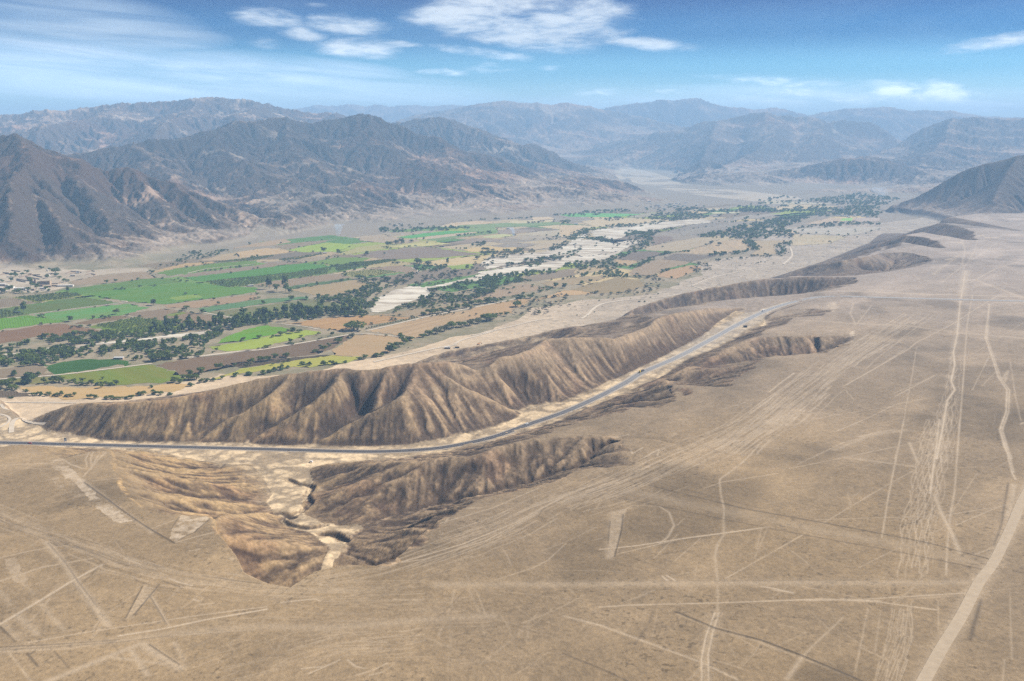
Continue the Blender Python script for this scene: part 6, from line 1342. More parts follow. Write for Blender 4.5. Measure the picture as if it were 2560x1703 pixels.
DRY_WOODS = [
 ('6: 235 830, 240 790, 330 745, 450 715, 520 720, 600 690, 700 700, 860 690, 1000 690, 1150 665, 1210 650, 1220 600, 1190 570, 1260 560, 1350 560, 1340 620, 1340 680, 1250 710, 1000 705, 760 720, 640 730, 600 770, 560 820, 450 850, 300 860', 34, (8, 12), 'dry grey dry'),
 ('6: 1560 455, 1640 465, 1740 500, 1720 530, 1640 550, 1500 580, 1450 580, 1600 520', 26, (8, 12), 'grey dry'), ('6: 600 740, 680 760, 640 830, 590 820', 14, (7, 10), 'dry'),
 ('6: 1720 440, 1900 420, 2200 400, 2220 420, 1900 440, 1740 455', 22, (8, 12), 'grey'), ('6: 180 515, 200 470, 400 440, 600 400, 740 370, 750 400, 700 420, 500 470, 380 500, 300 480', 30, (9, 14), 'grey spread'),
 ('6: 0 380, 80 370, 200 400, 300 360, 420 380, 380 410, 200 440, 60 440, 0 420', 24, (9, 13), 'grey'), ('6: 520 370, 560 340, 640 310, 640 330, 600 370', 30, (9, 13), 'grey'), ('6: 690 400, 720 340, 760 360, 730 400', 24, (9, 13), 'grey'),
 ('5: 1500 400, 1640 350, 1900 300, 2150 270, 2200 300, 1950 380, 1760 430, 1560 440, 1430 450', 34, (8, 13), 'grey dry grey'), ('5: 1240 500, 1300 470, 1400 480, 1360 530, 1250 530', 20, (8, 12), 'grey'), ('5: 2060 250, 2357 150, 2357 220, 2200 280', 18, (8, 12), 'grey'),
 ('5: 2100 700, 2250 700, 2357 690, 2357 800, 2270 790', 12, (7, 10), 'dry grey'), ('6: 0 900, 150 850, 300 855, 560 850, 620 870, 300 880, 100 900', 5, (4, 7), 'dry grey'), ('6: 960 320, 1080 310, 1170 300, 1160 330, 1060 350, 980 340', 14, (7, 10), 'dry grey'),
 ('6: 780 310, 1050 330, 900 420, 640 440, 700 380', 3, (6, 11), 'grey'), ('N: 1700 330, 2357 330, 2200 400, 1700 460', 1.6, (8, 13), 'grey'), ('6: 1680 450, 2200 430, 2100 500, 1700 560', 2.2, (4, 8), 'dry grey'),
 ('M: 0 300, 180 290, 300 235, 420 235, 500 250, 640 240, 700 262, 400 285, 200 300', 5, (9, 14), 'grey'), ('1: 1000 1270, 1200 1250, 1340 1220, 1330 1250, 1100 1290', 3, (8, 12), 'grey'),
 ('6: 620 860, 760 870, 1050 745, 1500 700, 1560 640, 1400 640, 1250 715, 900 720, 700 740, 640 820', 7, (2.5, 5), 'dry grey bush'), ('6: 1350 640, 1560 630, 2040 500, 2200 480, 2280 400, 2200 420, 1800 500, 1640 560, 1400 600', 5, (2.5, 6), 'dry grey'), ('N: 1720 400, 2150 390, 2357 340, 2357 400, 2100 480, 1700 500', 2.5, (3, 7), 'grey dry'), ('5: 1250 1120, 1700 1000, 2357 840, 2357 800, 2200 790, 1700 910, 1450 1010', 5, (2, 4.5), 'dry grey'),
 ('3: 0 800, 200 790, 600 830, 900 880, 700 900, 300 860', 1.2, (11, 16), 'grey spread'), ('N: 560 180, 900 150, 1100 170, 1000 200, 700 215', 3, (11, 16), 'grey spread'), ('N: 1600 90, 1900 120, 2357 140, 2357 250, 1800 235, 1500 240, 1100 215, 1300 170', 2.2, (13, 19), 'grey spread'),
]
mass('dry_thicket', 'grey dry shrubs and thorn thicket between river gravel and the hills', DRY_WOODS, '')
# hedges and scattered trees along the far field edges
def edge_pts():
    G = []
    for P, f in zip(FW, F):
        if min(p[1] for p in P) < 1650: continue
        for a, b in zip(P, P[1:] + P[:1]):
            if rnd.random() < (.45 if min(a[1], b[1]) < 3000 else .22):
                L = math.hypot(b[0] - a[0], b[1] - a[1]); nx, ny = -(b[1] - a[1]) / L, (b[0] - a[0]) / L
                G.append(([(a[0] - nx * 6, a[1] - ny * 6), (b[0] - nx * 6, b[1] - ny * 6), (b[0] + nx * 6, b[1] + ny * 6), (a[0] + nx * 6, a[1] + ny * 6)], L))
    return G
HG = []
for P, L in edge_pts():
    xs = [p[0] for p in P]; ys = [p[1] for p in P]; box = (max(xs) - min(xs)) * (max(ys) - min(ys)) / 1e4; frac = 12 * L / 1e4 / max(box, 1e-3)
    HG.append((P, min(rnd.choice((6, 14, 40)) , 40), (5, 11), rnd.choice(('grey', 'round spread', 'spread grey'))))
mass('hedgerows', 'thin hedges and scattered trees on the field edges', HG, '')
def orchard(s, label, sx_=9, sy_=7, w=(5, 6.5), kind='round', ang=None):
    P = [tuple(float(q) for q in gp(u, v, 0)) for u, v in ZP(s)]
    k = max(range(len(P)), key=lambda q: math.hypot(P[q][0] - P[q - 1][0], P[q][1] - P[q - 1][1])); a, b = P[k - 1], P[k]; an = math.atan2(b[1] - a[1], b[0] - a[0]) if ang is None else ang
    cx, cy = np.mean([p[0] for p in P]), np.mean([p[1] for p in P]); R = max(math.hypot(p[0] - cx, p[1] - cy) for p in P)
    gx, gy_ = np.meshgrid(np.arange(-R, R, sx_), np.arange(-R, R, sy_)); px = (cx + gx * math.cos(an) - gy_ * math.sin(an)).ravel(); py = (cy + gx * math.sin(an) + gy_ * math.cos(an)).ravel()
    px = px + nrs.normal(size=px.size) * .6; py = py + nrs.normal(size=px.size) * .6
    ok = inpoly(px, py, P) & (nrs.rand(px.size) > .05); L, wp = PROTO[kind]; VV, TT = [], []
    for x, y in zip(px[ok], py[ok]):
        _, _, Q, t = L[nrs.randint(len(L))]; s_ = nrs.uniform(*w) / wp; sel = nrs.choice(len(Q), 36, replace=False); q = Q[sel]; c = q.mean(1, keepdims=True); q = (c + (q - c) * 2.6).reshape(-1, 3) * s_
        q[:, 2] = q[:, 2] * .62 + .3; q[:, 0] += x; q[:, 1] += y; VV.append(q); TT.append(np.repeat(t[sel], 4))
    V_ = np.concatenate(VV); o = bpy.data.objects.new('orchard', mesh_from('orchard', V_, np.arange(len(V_)).reshape(-1, 4), LEAF['leaves_green' if kind == 'round' else 'leaves_grey'], np.concatenate(TT))); COL.objects.link(o); tag(o, label, kind='stuff')
orchard('4: 130 532, 240 520, 620 482, 760 512, 600 540, 340 572', 'dark orchard in rows beside the village', 7.5, 6)
orchard('4: -200 665, 0 640, 60 648, 240 690, 0 720, -200 745', 'dark orchard at the left edge of the valley', 9, 8)
orchard('4: 870 790, 1250 712, 1500 745, 1640 790, 1450 845, 1120 840', 'grove of palms and fruit trees above the stream', 8.5, 7.5, (5, 8))
orchard('5: -350 386, 0 350, 500 300, 860 242, 800 312, 300 378, 100 418, -100 436', 'long dark orchard in straight rows', 12, 6.5, (5.5, 7)); orchard('5: 860 240, 1100 206, 1420 182, 1450 192, 1100 255, 900 290', 'dense dark orchard block', 8, 7, (6, 8))
orchard('5: 930 305, 1200 272, 1480 296, 1250 330, 1030 343', 'young orchard of small trees in rows', 11, 7, (3.5, 5)); orchard('5: 360 182, 500 165, 740 128, 760 136, 520 180, 380 190', 'thin orchard strip', 8, 6)
orchard('4: 1960 205, 2357 158, 2520 140, 2520 150, 2357 190, 2000 214', 'orchard strip behind the tan field', 9, 7)
print('trees', time.time() - T0)
# ------------------------------------------------------------------ buildings, vehicles, signs, smoke
class MB:
    def __init__(s): s.v, s.f = [], []
    def quadbox(s, b, t):
        """hexahedron from 4 bottom and 4 top corners"""
        n = len(s.v); s.v += list(b) + list(t)
        s.f += [(n + 3, n + 2, n + 1, n), (n + 4, n + 5, n + 6, n + 7)] + [(n + i, n + (i + 1) % 4, n + 4 + (i + 1) % 4, n + 4 + i) for i in range(4)]; return s
    def box(s, x0, x1, y0, y1, z0, z1, tx=0.0, ty=0.0):
        return s.quadbox([(x0, y0, z0), (x1, y0, z0), (x1, y1, z0), (x0, y1, z0)], [(x0 + tx, y0 + ty, z1), (x1 - tx, y0 + ty, z1), (x1 - tx, y1 - ty, z1), (x0 + tx, y1 - ty, z1)])
    def cyl(s, c, r, axis, L, n=14, r2=None):
        r2 = r if r2 is None else r2; k = len(s.v)
        for e, rad in ((-.5, r), (.5, r2)):
            for i in range(n):
                a = 6.2832 * i / n; u, w = math.cos(a) * rad, math.sin(a) * rad
                s.v.append((c[0] + (e * L if axis == 'x' else u), c[1] + (e * L if axis == 'y' else (u if axis == 'x' else w)), c[2] + (e * L if axis == 'z' else w)))
        s.f += [(k + i, k + (i + 1) % n, k + n + (i + 1) % n, k + n + i) for i in range(n)] + [tuple(range(k, k + n))[::-1], tuple(range(k + n, k + 2 * n))]; return s
    def profile(s, P, y0, y1, inset=None):
        """side outline in x-z extruded across y; inset moves the upper points inwards (tumblehome)"""
        n = len(P); k = len(s.v); zm = max(p[1] for p in P); zb = min(p[1] for p in P)
        for y, sg in ((y0, 1), (y1, -1)):
            for x, z in P: s.v.append((x, y + sg * (inset or 0) * (z - zb) / (zm - zb), z))
        s.f += [tuple(range(k, k + n)), tuple(range(k + n, k + 2 * n))[::-1]] + [(k + i, k + n + i, k + n + (i + 1) % n, k + (i + 1) % n) for i in range(n)]; return s
    def beam(s, a, b, r):
        a, b = np.array(a, float), np.array(b, float); d = b - a; d /= np.linalg.norm(d); u = np.cross(d, (0, 1, 0.01)); u /= np.linalg.norm(u); w = np.cross(d, u)
        q = lambda c: [tuple(c + u * i * r + w * j * r) for i, j in ((-1, -1), (1, -1), (1, 1), (-1, 1))]
        return s.quadbox(q(a), q(b))
    def build(s, name, mat, parent=None, smooth_=False, bevel=0.0):
        import bmesh
        me = bpy.data.meshes.new(name); me.from_pydata(s.v, [], s.f); bm = bmesh.new(); bm.from_mesh(me); bmesh.ops.recalc_face_normals(bm, faces=bm.faces[:])
        if bevel: bmesh.ops.bevel(bm, geom=bm.edges[:], offset=bevel, segments=2, affect='EDGES', clamp_overlap=True)
        bm.to_mesh(me); bm.free(); me.materials.append(mat)
        if smooth_: me.polygons.foreach_set('use_smooth', [True] * len(me.polygons))
        o = bpy.data.objects.new(name, me); COL.objects.link(o)
        if parent: o.parent = parent
        return o
def empty(name, x, y, yaw=0.0, z=None, label=None, cat=None, group=None):
    e = bpy.data.objects.new(name, None); COL.objects.link(e); z = float(height(np.array([x]), np.array([y]))[0]) if z is None else z
    e.location = (x, y, z); e.rotation_euler = (0, 0, yaw); e.empty_display_size = 1; return tag(e, label, cat, group)
WHITE = simple_mat('white_paint', (.78, .78, .76), .35, .5); YEL = simple_mat('yellow_paint', (.80, .52, .03), .35, .5); DARKM = simple_mat('dark_metal', (.035, .030, .032), .6, .3); RUB = simple_mat('rubber', (.02, .02, .02), .8, .2)
GLS = simple_mat('dark_glass', (.02, .025, .03), .1, .6); RED = simple_mat('red_paint', (.45, .03, .02), .35, .5); NAVY = simple_mat('navy_paint', (.030, .030, .060), .5, .4); STEEL = simple_mat('steel', (.4, .4, .4), .4, .5); LAMP = simple_mat('lamp_glass', (.7, .7, .65), .2, .5)
RLAMP = simple_mat('red_lamp', (.4, .02, .02), .3, .5); ADOBE = simple_mat('adobe', (.40, .29, .19), noise=.15, nscale=.8); ADOBE2 = simple_mat('old_adobe', (.24, .165, .115), noise=.2, nscale=.6); WASH = simple_mat('whitewash', (.66, .61, .53), noise=.1, nscale=.6)
TIN = simple_mat('tin_roof', (.60, .57, .52), .6, .4, noise=.1, nscale=.5); HOLE = simple_mat('dark_opening', (.045, .035, .028)); THATCH = simple_mat('reed_roof', (.42, .31, .19), noise=.2, nscale=1.0); BLUE = simple_mat('blue_paint', (.12, .25, .45), .4, .4)  # HOLE paints the shade inside openings as a dark panel colour
def road_at(u, v, lat=0.0, zg=15):
    x, y = map(float, gp(u, v, zg)); k = int(np.argmin((ROADQ[:, 0] - x) ** 2 + (ROADQ[:, 1] - y) ** 2)); q = ROADQ[k]; t = T_[k]; n = N_[k]
    return float(q[0] + n[0] * lat), float(q[1] + n[1] * lat), float(q[2]) + .28, math.atan2(t[1], t[0])
def wheels(e, xs, half, r, w=.24):
    for x in xs:
        for s_ in (-1, 1):
            o = MB().cyl((x, s_ * half, r), r, 'y', w, 18).build('wheel', RUB, e); MB().cyl((x, s_ * (half + .015), r), r * .55, 'y', w, 12).build('rim', STEEL, o)
def car(name, x, y, z, yaw, paint, label, S_=1.0, van=False):
    e = empty(name, x, y, yaw, z, label, 'car'); e.scale = (S_,) * 3
    if van: body = [(-2.2, .35), (2.2, .35), (2.28, .9), (1.75, 1.15), (1.2, 1.9), (-2.15, 1.95), (-2.25, .9)]; glass = [(-1.95, 1.2), (1.55, 1.2), (1.12, 1.8), (-1.95, 1.82)]
    else: body = [(-2.1, .32), (2.1, .32), (2.2, .62), (2.05, .82), (1.05, .95), (.35, 1.42), (-1.15, 1.45), (-1.75, 1.02), (-2.15, .95), (-2.2, .6)]; glass = [(-1.55, .98), (.92, .97), (.32, 1.36), (-1.1, 1.385)]
    MB().profile(body, -.86, .86, .13).build('body', paint, e, bevel=.05)
    for s_ in (-1, 1):
        MB().profile(glass, s_ * .745 - .035, s_ * .745 + .035).build('side_window', GLS, e)
        MB().box(2.12, 2.24, s_ * .6 - .16, s_ * .6 + .16, .62, .80).build('headlight', LAMP, e); MB().box(-2.26, -2.14, s_ * .62 - .12, s_ * .62 + .12, .68, .9).build('tail_light', RLAMP, e)
    h0, h1, xa, xb = (1.2, 1.84, 1.72, 1.24) if van else (.98, 1.38, 1.10, .40)
    MB().quadbox([(xa + .03, -.68, h0), (xa + .03, .68, h0), (xa - .05, .68, h0), (xa - .05, -.68, h0)], [(xb + .03, -.6, h1), (xb + .03, .6, h1), (xb - .05, .6, h1), (xb - .05, -.6, h1)]).build('windscreen', GLS, e)
    wheels(e, (-1.32, 1.35), .78, .33, .2); return e
x, y, z, a = road_at(1316, 1062, 2.3, 22); car('white_car', x, y, z, a + math.pi, WHITE, 'white car driving alone on the highway curve', 1.12)
x, y, z, a = road_at(77, 1108, -1.8, 7); car('red_car', x, y, z, a, RED, 'red car half hidden behind the brown bump at the left end of the highway', 1.1)
x, y = map(float, gp(778, 1154, 14)); car('white_van', x, y, float(height(np.array([x]), np.array([y]))[0]) + .05, 2.5, WHITE, 'small white van parked off the road on the pale canyon floor', 1.1, True)
# yellow tipper truck with its dark load, coming down the hill
x, y, z, a = road_at(1608, 933, 2.3, 39); e = empty('truck', x, y, a + math.pi, z, 'yellow truck hauling a long dark trailer down the highway', 'truck')
cab = MB().profile([(3.9, .7), (6.1, .7), (6.15, 1.9), (5.9, 3.0), (4.0, 3.05)], -1.22, 1.22, .08).build('cab', YEL, e, bevel=.06); MB().box(5.95, 6.14, -1.0, 1.0, 1.85, 2.65, 0, .05).build('windscreen', GLS, cab)
for s_ in (-1, 1): MB().box(4.6, 5.6, s_ * 1.20 - .03, s_ * 1.20 + .03, 1.9, 2.6).build('side_window', GLS, cab); MB().box(6.1, 6.2, s_ * .85 - .15, s_ * .85 + .15, .95, 1.15).build('headlight', LAMP, cab)
MB().box(4.2, 5.9, -.9, .9, 3.06, 3.3, .2, .1).build('wind_deflector', YEL, cab); MB().box(-6.6, 6.0, -.5, .5, .75, 1.0).build('chassis', DARKM, e)
MB().box(-6.6, 3.5, -1.27, 1.27, 1.05, 1.25).build('trailer_floor', DARKM, e)
for s_ in (-1, 1): MB().box(-6.6, 3.5, s_ * 1.22 - .05, s_ * 1.22 + .05, 1.26, 2.7).build('side_board', DARKM, e)
MB().box(3.4, 3.52, -1.16, 1.16, 1.26, 3.0).build('front_board', DARKM, e); MB().box(-6.62, -6.52, -1.16, 1.16, 1.26, 2.7).build('tailgate', DARKM, e)
MB().box(-6.4, 3.3, -1.12, 1.12, 1.27, 2.78, .5, .35).build('load', simple_mat('dark_load', (.075, .055, .045), noise=.3, nscale=2), e); wheels(e, (-5.8, -4.6, -3.4, 2.6, 5.2), 1.05, .52, .32)
# small lorry further up
x, y, z, a = road_at(1913, 779, 2.2, 66); e = empty('truck', x, y, a + math.pi, z, 'small lorry with a white cab top, farthest up the highway', 'truck')
cab = MB().profile([(1.7, .6), (3.7, .6), (3.8, 1.5), (3.4, 2.5), (1.8, 2.6)], -1.1, 1.1, .08).build('cab', WHITE, e, bevel=.05); MB().profile([(3.44, 1.5), (3.84, 1.5), (3.5, 2.3), (3.2, 2.3)], -.95, .95, .05).build('windscreen', GLS, cab)
MB().box(-3.6, 1.5, -1.15, 1.15, .95, 1.1).build('bed', DARKM, e); bd = MB().box(-3.6, 1.5, -1.18, 1.18, 1.11, 2.7).build('box_body', simple_mat('grey_canvas', (.30, .29, .29)), e); MB().box(-3.62, 1.52, -1.2, 1.2, 2.71, 2.8).build('canopy', WHITE, bd); wheels(e, (-2.6, -1.6, 2.7), .98, .46, .28)
# box container at the lay-by
x, y = map(float, gp(1863, 823, 56)); e = empty('container', x, y, -.10, None, 'dark blue box container standing in the roadside lay-by', 'container'); e.scale = (1.15, 1.15, 1.15)
MB().box(-2.9, 2.9, -1.2, 1.2, .15, 2.7).build('shell', NAVY, e)
rb = MB()
for k in range(14): rb.box(-2.7 + k * .4, -2.55 + k * .4, -1.26, -1.203, .3, 2.55)
rb.build('side_ribs', NAVY, e); MB().box(-2.96, -2.905, -1.1, -.02, .3, 2.6).build('door', NAVY, e); MB().box(-2.96, -2.905, .02, 1.1, .3, 2.6).build('door', NAVY, e)
for s_ in (-1, 1): MB().box(-2.8, 2.8, s_ * .9 - .12, s_ * .9 + .12, -.2, .148).build('skid', DARKM, e)
# sign board by the highway
x, y = map(float, gp(164, 1107, 7)); e = empty('billboard', x, y, .12, None, 'tall white and pale blue board on posts beside the highway', 'billboard')
MB().box(-1.6, 1.6, -.08, .08, 2.2, 6.6).build('panel', simple_mat('sign_white', (.72, .76, .78), .6, .3), e); MB().box(-1.4, 1.4, -.11, -.082, 4.6, 6.2).build('upper_field', simple_mat('sign_green', (.25, .33, .26), .6, .3), e)
for s_ in (-1.2, 1.2): MB().box(s_ - .09, s_ + .09, .085, .26, -.5, 6.5).build('post', STEEL, e)
MB().beam((-1.2, .2, 3.2), (1.2, .2, 5.8), .06).build('brace', STEEL, e)
for u, v, lab in ((344, 1113.5, 'dark road sign on a post beside the flat stretch of highway'), (1600, 941, 'small dark post sign by the climbing highway below the truck'), (1712, 883, 'small road sign beside the climbing highway above the truck'), (1773, 850, 'farthest small road sign on the right shoulder of the climb')):
    x, y, z, a = road_at(u, v, 7.5 if u < 400 else -7.2, 8 if u < 400 else 45); e = empty('road_sign', x, y, a, None, lab, 'road sign')
    MB().cyl((0, 0, 1.3), .06, 'z', 3.4, 8).build('post', STEEL, e); MB().box(-.06, .06, -.5, .5, 2.1, 3.1).build('panel', DARKM if u < 400 else YEL, e)
# field camp under the ridge: two huts and an excavator
def house(name, x, y, w, d, h, yaw, wall, roof, n, label, cat='house', flat=True, group=None):
    e = empty(name, x, y, yaw, None, label, cat, group)
    o = MB().box(-w / 2, w / 2, -d / 2, d / 2, -.5, h).build('wall', wall, e)
    if flat: MB().box(-w / 2 - .25, w / 2 + .25, -d / 2 - .25, d / 2 + .25, h + .003, h + .25).build('roof', roof, e); MB().box(-w / 2 + .4, w / 2 - .4, -d / 2 + .4, d / 2 - .4, h + .253, h + .35).build('roof_slab', roof, e)
    else: MB().quadbox([(-w / 2 - .4, -d / 2 - .4, h + .003), (w / 2 + .4, -d / 2 - .4, h + .003), (w / 2 + .4, d / 2 + .4, h + .003), (-w / 2 - .4, d / 2 + .4, h + .003)], [(-w / 2 - .4, -.15, h + d * .28), (w / 2 + .4, -.15, h + d * .28), (w / 2 + .4, .15, h + d * .28), (-w / 2 - .4, .15, h + d * .28)]).build('roof', roof, e)
    for k in range(n):
        xx = -w / 2 + w * (k + .5) / n; ww = min(1.3, w / n * .3)
        if k == n // 2: MB().box(xx - ww * .7, xx + ww * .7, -d / 2 - .06, -d / 2 - .003, 0, min(2.3, h * .75)).build('door', HOLE, e)
        else: q = MB().box(xx - ww, xx + ww, -d / 2 - .05, -d / 2 - .003, h * .35, h * .78).build('window', HOLE, e); MB().box(xx - ww - .1, xx + ww + .1, -d / 2 - .16, -d / 2 - .003, h * .29, h * .345).build('sill', wall, q)
    return e
P_ = lambda u, v, z=0: tuple(map(float, gp(u, v, z)))
house('hut', *P_(1118.5, 872), 11, 5, 3.2, .03, ADOBE2, TIN, 3, 'long dark hut with a partly pale roof below the hazy ridge', 'hut'); house('hut', *P_(1143, 870), 8, 5, 3.0, .05, HOLE, THATCH, 3, 'smaller open hut with a tan roof beside the long dark hut', 'hut')
ex = empty('excavator', *P_(1196, 862), .5, None, 'orange excavator working on the sand behind the ridge', 'excavator'); ORG = simple_mat('orange_paint', (.75, .33, .08), .5, .4)
for s_ in (-1, 1): MB().profile([(-2, .1), (2, .1), (2.3, .5), (2, .95), (-2, .95), (-2.3, .5)], s_ * 1.2 - .3, s_ * 1.2 + .3).build('track', DARKM, ex)
MB().box(-2, 1.6, -1.3, 1.3, 1.1, 2.4, .1, .1).build('body', ORG, ex, bevel=.08); MB().box(.2, 1.7, .2, 1.25, 2.42, 3.3, .1, .05).build('cab', GLS, ex)
MB().beam((1.2, 0, 2.0), (4.4, 0, 5.0), .28).build('boom', ORG, ex); MB().beam((4.4, 0, 5.0), (6.4, 0, 2.2), .2).build('arm', ORG, ex); MB().profile([(5.9, 1.0), (6.9, 1.0), (7.1, 2.0), (6.3, 2.3)], -.6, .6).build('bucket', DARKM, ex)
house('hut', *P_(297, 898), 17, 7, 3.4, .04, ADOBE, TIN, 3, 'pale roofed hut between the dark vine field and the woods', 'hut'); house('hut', *P_(42, 783), 13, 6, 3.0, .05, ADOBE, TIN, 3, 'white roofed hut among the orchard rows by the bright green field', 'hut')
house('hut', *P_(90, 913), 10, 5, 2.8, 0, ADOBE2, THATCH, 3, 'dark low hut at the upper edge of the grey brown field', 'hut'); house('farmhouse', *P_(627, 716), 14, 8, 3.6, .3, WASH, TIN, 3, 'pale farmhouse where the brown and green fields meet', 'farmhouse')
house('farmhouse', *P_(812, 634), 12, 7, 3.4, .2, ADOBE, TIN, 3, 'small tan farmhouse among the middle fields', 'farmhouse'); house('hut', *P_(866, 791), 11, 5, 3, .1, ADOBE2, TIN, 3, 'hut tucked under the trees at the foot of the gravel bed', 'hut')
# the village with its ruined church
ZV = lambda x, y: P_(x / 11.785, 660 + y / 11.785)
hs = [((600, 765), 27, 11, 5.2, .05, WASH, WASH, 7, 'long whitewashed house with a row of dark openings, in front of the church ruin'), ((290, 715), 22, 10, 4.2, .05, WASH, TIN, 4, 'low white roofed house left of the long whitewashed house'),
      ((70, 640), 20, 10, 4.5, -.1, ADOBE2, TIN, 4, 'dark walled house with a bright roof at the left edge'), ((215, 665), 9, 7, 4.2, .05, WASH, WASH, 3, 'small bright white house beside the dark walled one'), ((20, 740), 9, 8, 3.8, .1, ADOBE, TIN, 3, 'tan house at the very left edge above the dark trees'),
      ((1930, 665), 40, 9, 3.8, .10, WASH, WASH, 8, 'long low white building with many openings at the field edge'), ((1640, 655), 22, 8, 3.4, .05, ADOBE, ADOBE, 4, 'tan low building left of the long low white one'), ((1290, 740), 17, 8, 3.6, .02, WASH, TIN, 4, 'pale house right below the church ruin'),
      ((1190, 660), 15, 8, 4.0, .0, ADOBE2, ADOBE2, 4, 'brown roofless looking house at the foot of the nave'), ((1430, 680), 15, 7, 3.2, .05, ADOBE2, ADOBE, 4, 'grey brown house right of the church'), ((985, 780), 7, 6, 4.2, .0, ADOBE2, ADOBE, 2, 'little brown house among the village trees'),
      ((1400, 215), 3.5, 3, 5.5, .0, WASH, WASH, 1, 'tiny white chapel behind the village trees'), ((2150, 360), 13, 7, 3.2, .2, ADOBE, TIN, 3, 'tan house by the upper right compound'), ((1400, 345), 12, 7, 3.2, .1, WASH, ADOBE, 3, 'pale house behind the walled yards'), ((900, 310), 9, 6, 3, .1, ADOBE, ADOBE, 3, 'small tan house behind the walled yards'), ((2290, 275), 10, 6, 3, .2, ADOBE, TIN, 3, 'light roofed house at the right end of the village')]
for (vx, vy), w, d, h, yaw, wm, rm, n, lab in hs: house('house', *ZV(vx, vy), w, d, h, yaw, wm, rm, n, lab, group='village houses')
x, y = ZV(995, 618); ch = empty('church', x, y, .04, None, 'brown ruined church with two square towers in the village', 'church')
for s_ in (-1, 1):
    t = MB().box(s_ * 4.2 - 2.1, s_ * 4.2 + 2.1, -2, 2, -.5, 13).box(s_ * 4.2 - 2.3, s_ * 4.2 + 2.3, -2.2, 2.2, 13.003, 13.5).build('tower', ADOBE2, ch)
    for i in (-1, 1):
        for j in (-1, 1): MB().box(s_ * 4.2 + i * 1.5 - .45, s_ * 4.2 + i * 1.5 + .45, j * 1.4 - .45, j * 1.4 + .45, 13.503, 16.5).build('belfry_pier', ADOBE2, t)
    MB().box(s_ * 4.2 - 2.0, s_ * 4.2 + 2.0, -1.9, 1.9, 16.503, 17.1, .5, .5).build('belfry_cap', ADOBE2, t)
MB().box(-2.09, 2.09, -1.4, 1.2, -.5, 10).build('facade', ADOBE2, ch); MB().box(-1.1, 1.1, -1.47, -1.403, 0, 4.6).build('door', HOLE, ch); MB().box(-.8, .8, -1.47, -1.403, 6, 8).build('window', HOLE, ch)
nv = MB().box(6.4, 40, 4.4, 5.6, -.5, 8.2).box(6.4, 40, 16, 17.2, -.5, 8.2).box(38.8, 40, 5.61, 15.99, -.5, 9).build('nave_wall', ADOBE, ch)
for k in range(7): MB().box(9 + k * 4.4, 10.4 + k * 4.4, 3.6, 4.397, -.5, 6.5, 0, .2).build('buttress', ADOBE2, ch)
for k in range(6): MB().box(11.6 + k * 4.4, 12.6 + k * 4.4, 4.33, 4.397, 4.2, 6).build('window', HOLE, ch)
WALLS = [('480 455, 700 490, 925 520', 'dark yard wall left of the church'), ('490 490, 620 520, 760 545', 'second dark yard wall, nearer than the first'), ('980 345, 1100 370, 1240 400', 'brown yard wall behind the church'), ('750 390, 950 420, 1165 462', 'long brown wall running behind the towers'), ('580 410, 720 370, 940 335, 1180 330', 'thin wall along the upper yards'),
         ('20 330, 150 300, 340 305', 'low broken wall at the upper left'), ('80 270, 250 280, 280 300', 'short dark wall fragment at the upper left'), ('1950 290, 2080 230, 2340 235', 'dark compound wall at the upper right'), ('2080 290, 2250 250, 2400 265', 'inner compound wall at the upper right'), ('2520 330, 2700 300, 2820 330, 2760 360', 'compound wall farthest to the right'), ('2560 250, 2700 210, 2790 225', 'short wall at the foot of the mountain'), ('1520 600, 1700 590, 1800 560', 'low wall behind the long low building'), ('330 200, 430 215, 600 235', 'dark earth bank wall above the yards')]
for s, lab in WALLS:
    P = [ZV(*map(float, q.split())) for q in s.split(',')]; cx, cy = P[0]; e = empty('yard_wall', cx, cy, 0, None, lab, 'wall', 'village yard walls')
    for a, b in zip(P[:-1], P[1:]):
        L = math.hypot(b[0] - a[0], b[1] - a[1]); nx, ny = -(b[1] - a[1]) / L * .35, (b[0] - a[0]) / L * .35; a = (a[0] - cx, a[1] - cy); b = (b[0] - cx, b[1] - cy)
        MB().quadbox([(a[0] - nx, a[1] - ny, -.6), (b[0] - nx, b[1] - ny, -.6), (b[0] + nx, b[1] + ny, -.6), (a[0] + nx, a[1] + ny, -.6)], [(a[0] - nx, a[1] - ny, 2.6), (b[0] - nx, b[1] - ny, 2.6), (b[0] + nx, b[1] + ny, 2.6), (a[0] + nx, a[1] + ny, 2.6)]).build('wall_run', ADOBE2, e)
far = [(2095, 541, 26, 12, 5, 'leftmost of the bright white buildings by the far field'), (2112, 541.5, 30, 12, 6, 'largest bright white building by the far field'), (2122, 543.5, 12, 10, 4, 'small white building in front of the far white group'), (2136, 541, 16, 10, 5, 'pale building right of the dark far trees'), (2158, 542, 14, 9, 4, 'low white shed in the middle of the far group'), (2169, 543, 12, 9, 5, 'rightmost white shed of the far group'), (1790, 543, 24, 12, 5, 'white shed by the woods in the middle distance'), (2104, 523, 18, 10, 5, 'pale house among the far woods'),
       (990, 565, 18, 9, 4, 'white house on the bare bank left of the middle woods'), (1005, 561, 12, 8, 4, 'small pale house above the middle tree line'), (1270, 573, 14, 8, 4, 'white roof behind the smoke'), (1440, 561, 16, 8, 4, 'pale roof at the corner of the tan far field')]
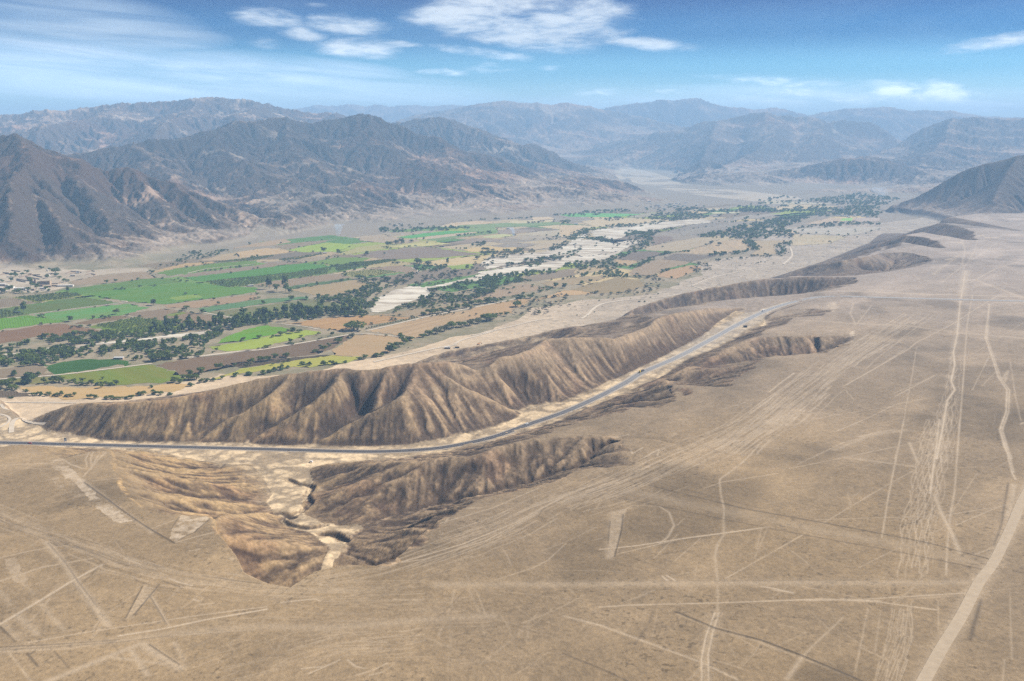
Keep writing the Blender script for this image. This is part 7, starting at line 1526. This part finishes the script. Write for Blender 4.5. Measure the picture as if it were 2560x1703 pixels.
for u, v, w, d, h, lab in far: house('white_building', *P_(u, v), w, d, h, 0.0, WASH, WHITE, 3, lab, 'building', group='white buildings in the distance')
# far hamlet below the massif
for k in range(26):
    u, v = 1665 + rnd.gauss(0, 26), 515 + rnd.gauss(0, 3.5); house('hamlet_house', *P_(u, v), rnd.uniform(10, 20), 9, rnd.uniform(3.5, 5), rnd.uniform(-.3, .3), rnd.choice((WASH, ADOBE)), rnd.choice((TIN, WASH)), 1, 'tiny pale house in the hamlet at the foot of the hazy slope', 'house', group='hamlet houses')
# smoke of field fires
def smoke(u, v, z0, H, w0, w1, lean, dens, label):
    x, y = P_(u, v); n, m = 14, 12; V_, F_ = [], []
    for i in range(n + 1):
        t = i / n; r = (w0 + (w1 - w0) * t ** .8) * (1 + .25 * math.sin(i * 2.1)) * (1 if 0 < i < n else .3)
        for j in range(m): a = 6.2832 * j / m; V_.append((x + lean * t * t * H + math.cos(a) * r * (1 + .2 * math.sin(3 * a + i)), y + math.sin(a) * r, .7 + t * H))
    F_ = [(i * m + j, i * m + (j + 1) % m, (i + 1) * m + (j + 1) % m, (i + 1) * m + j) for i in range(n) for j in range(m)] + [tuple(range(m))[::-1], tuple(range(n * m, n * m + m))]
    me = bpy.data.meshes.new('smoke'); me.from_pydata(V_, [], F_); mt = bpy.data.materials.new('smoke'); mt.use_nodes = True; nd = mt.node_tree.nodes; nd.clear(); o = nd.new('ShaderNodeOutputMaterial'); p = nd.new('ShaderNodeVolumePrincipled')
    p.inputs['Color'].default_value = (.75, .86, 1, 1); p.inputs['Density'].default_value = dens; mt.node_tree.links.new(p.outputs[0], o.inputs['Volume']); me.materials.append(mt); ob = bpy.data.objects.new('smoke', me); COL.objects.link(ob); tag(ob, label, kind='stuff')
smoke(1284, 592, 0, 34, 3.0, 9, -.25, .06, 'thin white smoke column rising from a field'); smoke(845, 592, 0, 48, 5, 20, .10, .016, 'bluish smoke drifting from the trees at the mountain foot'); smoke(2205, 494, 0, 60, 20, 60, -.6, .004, 'faint blue smoke over the far woods')
print('objects', len(bpy.data.objects), time.time() - T0)
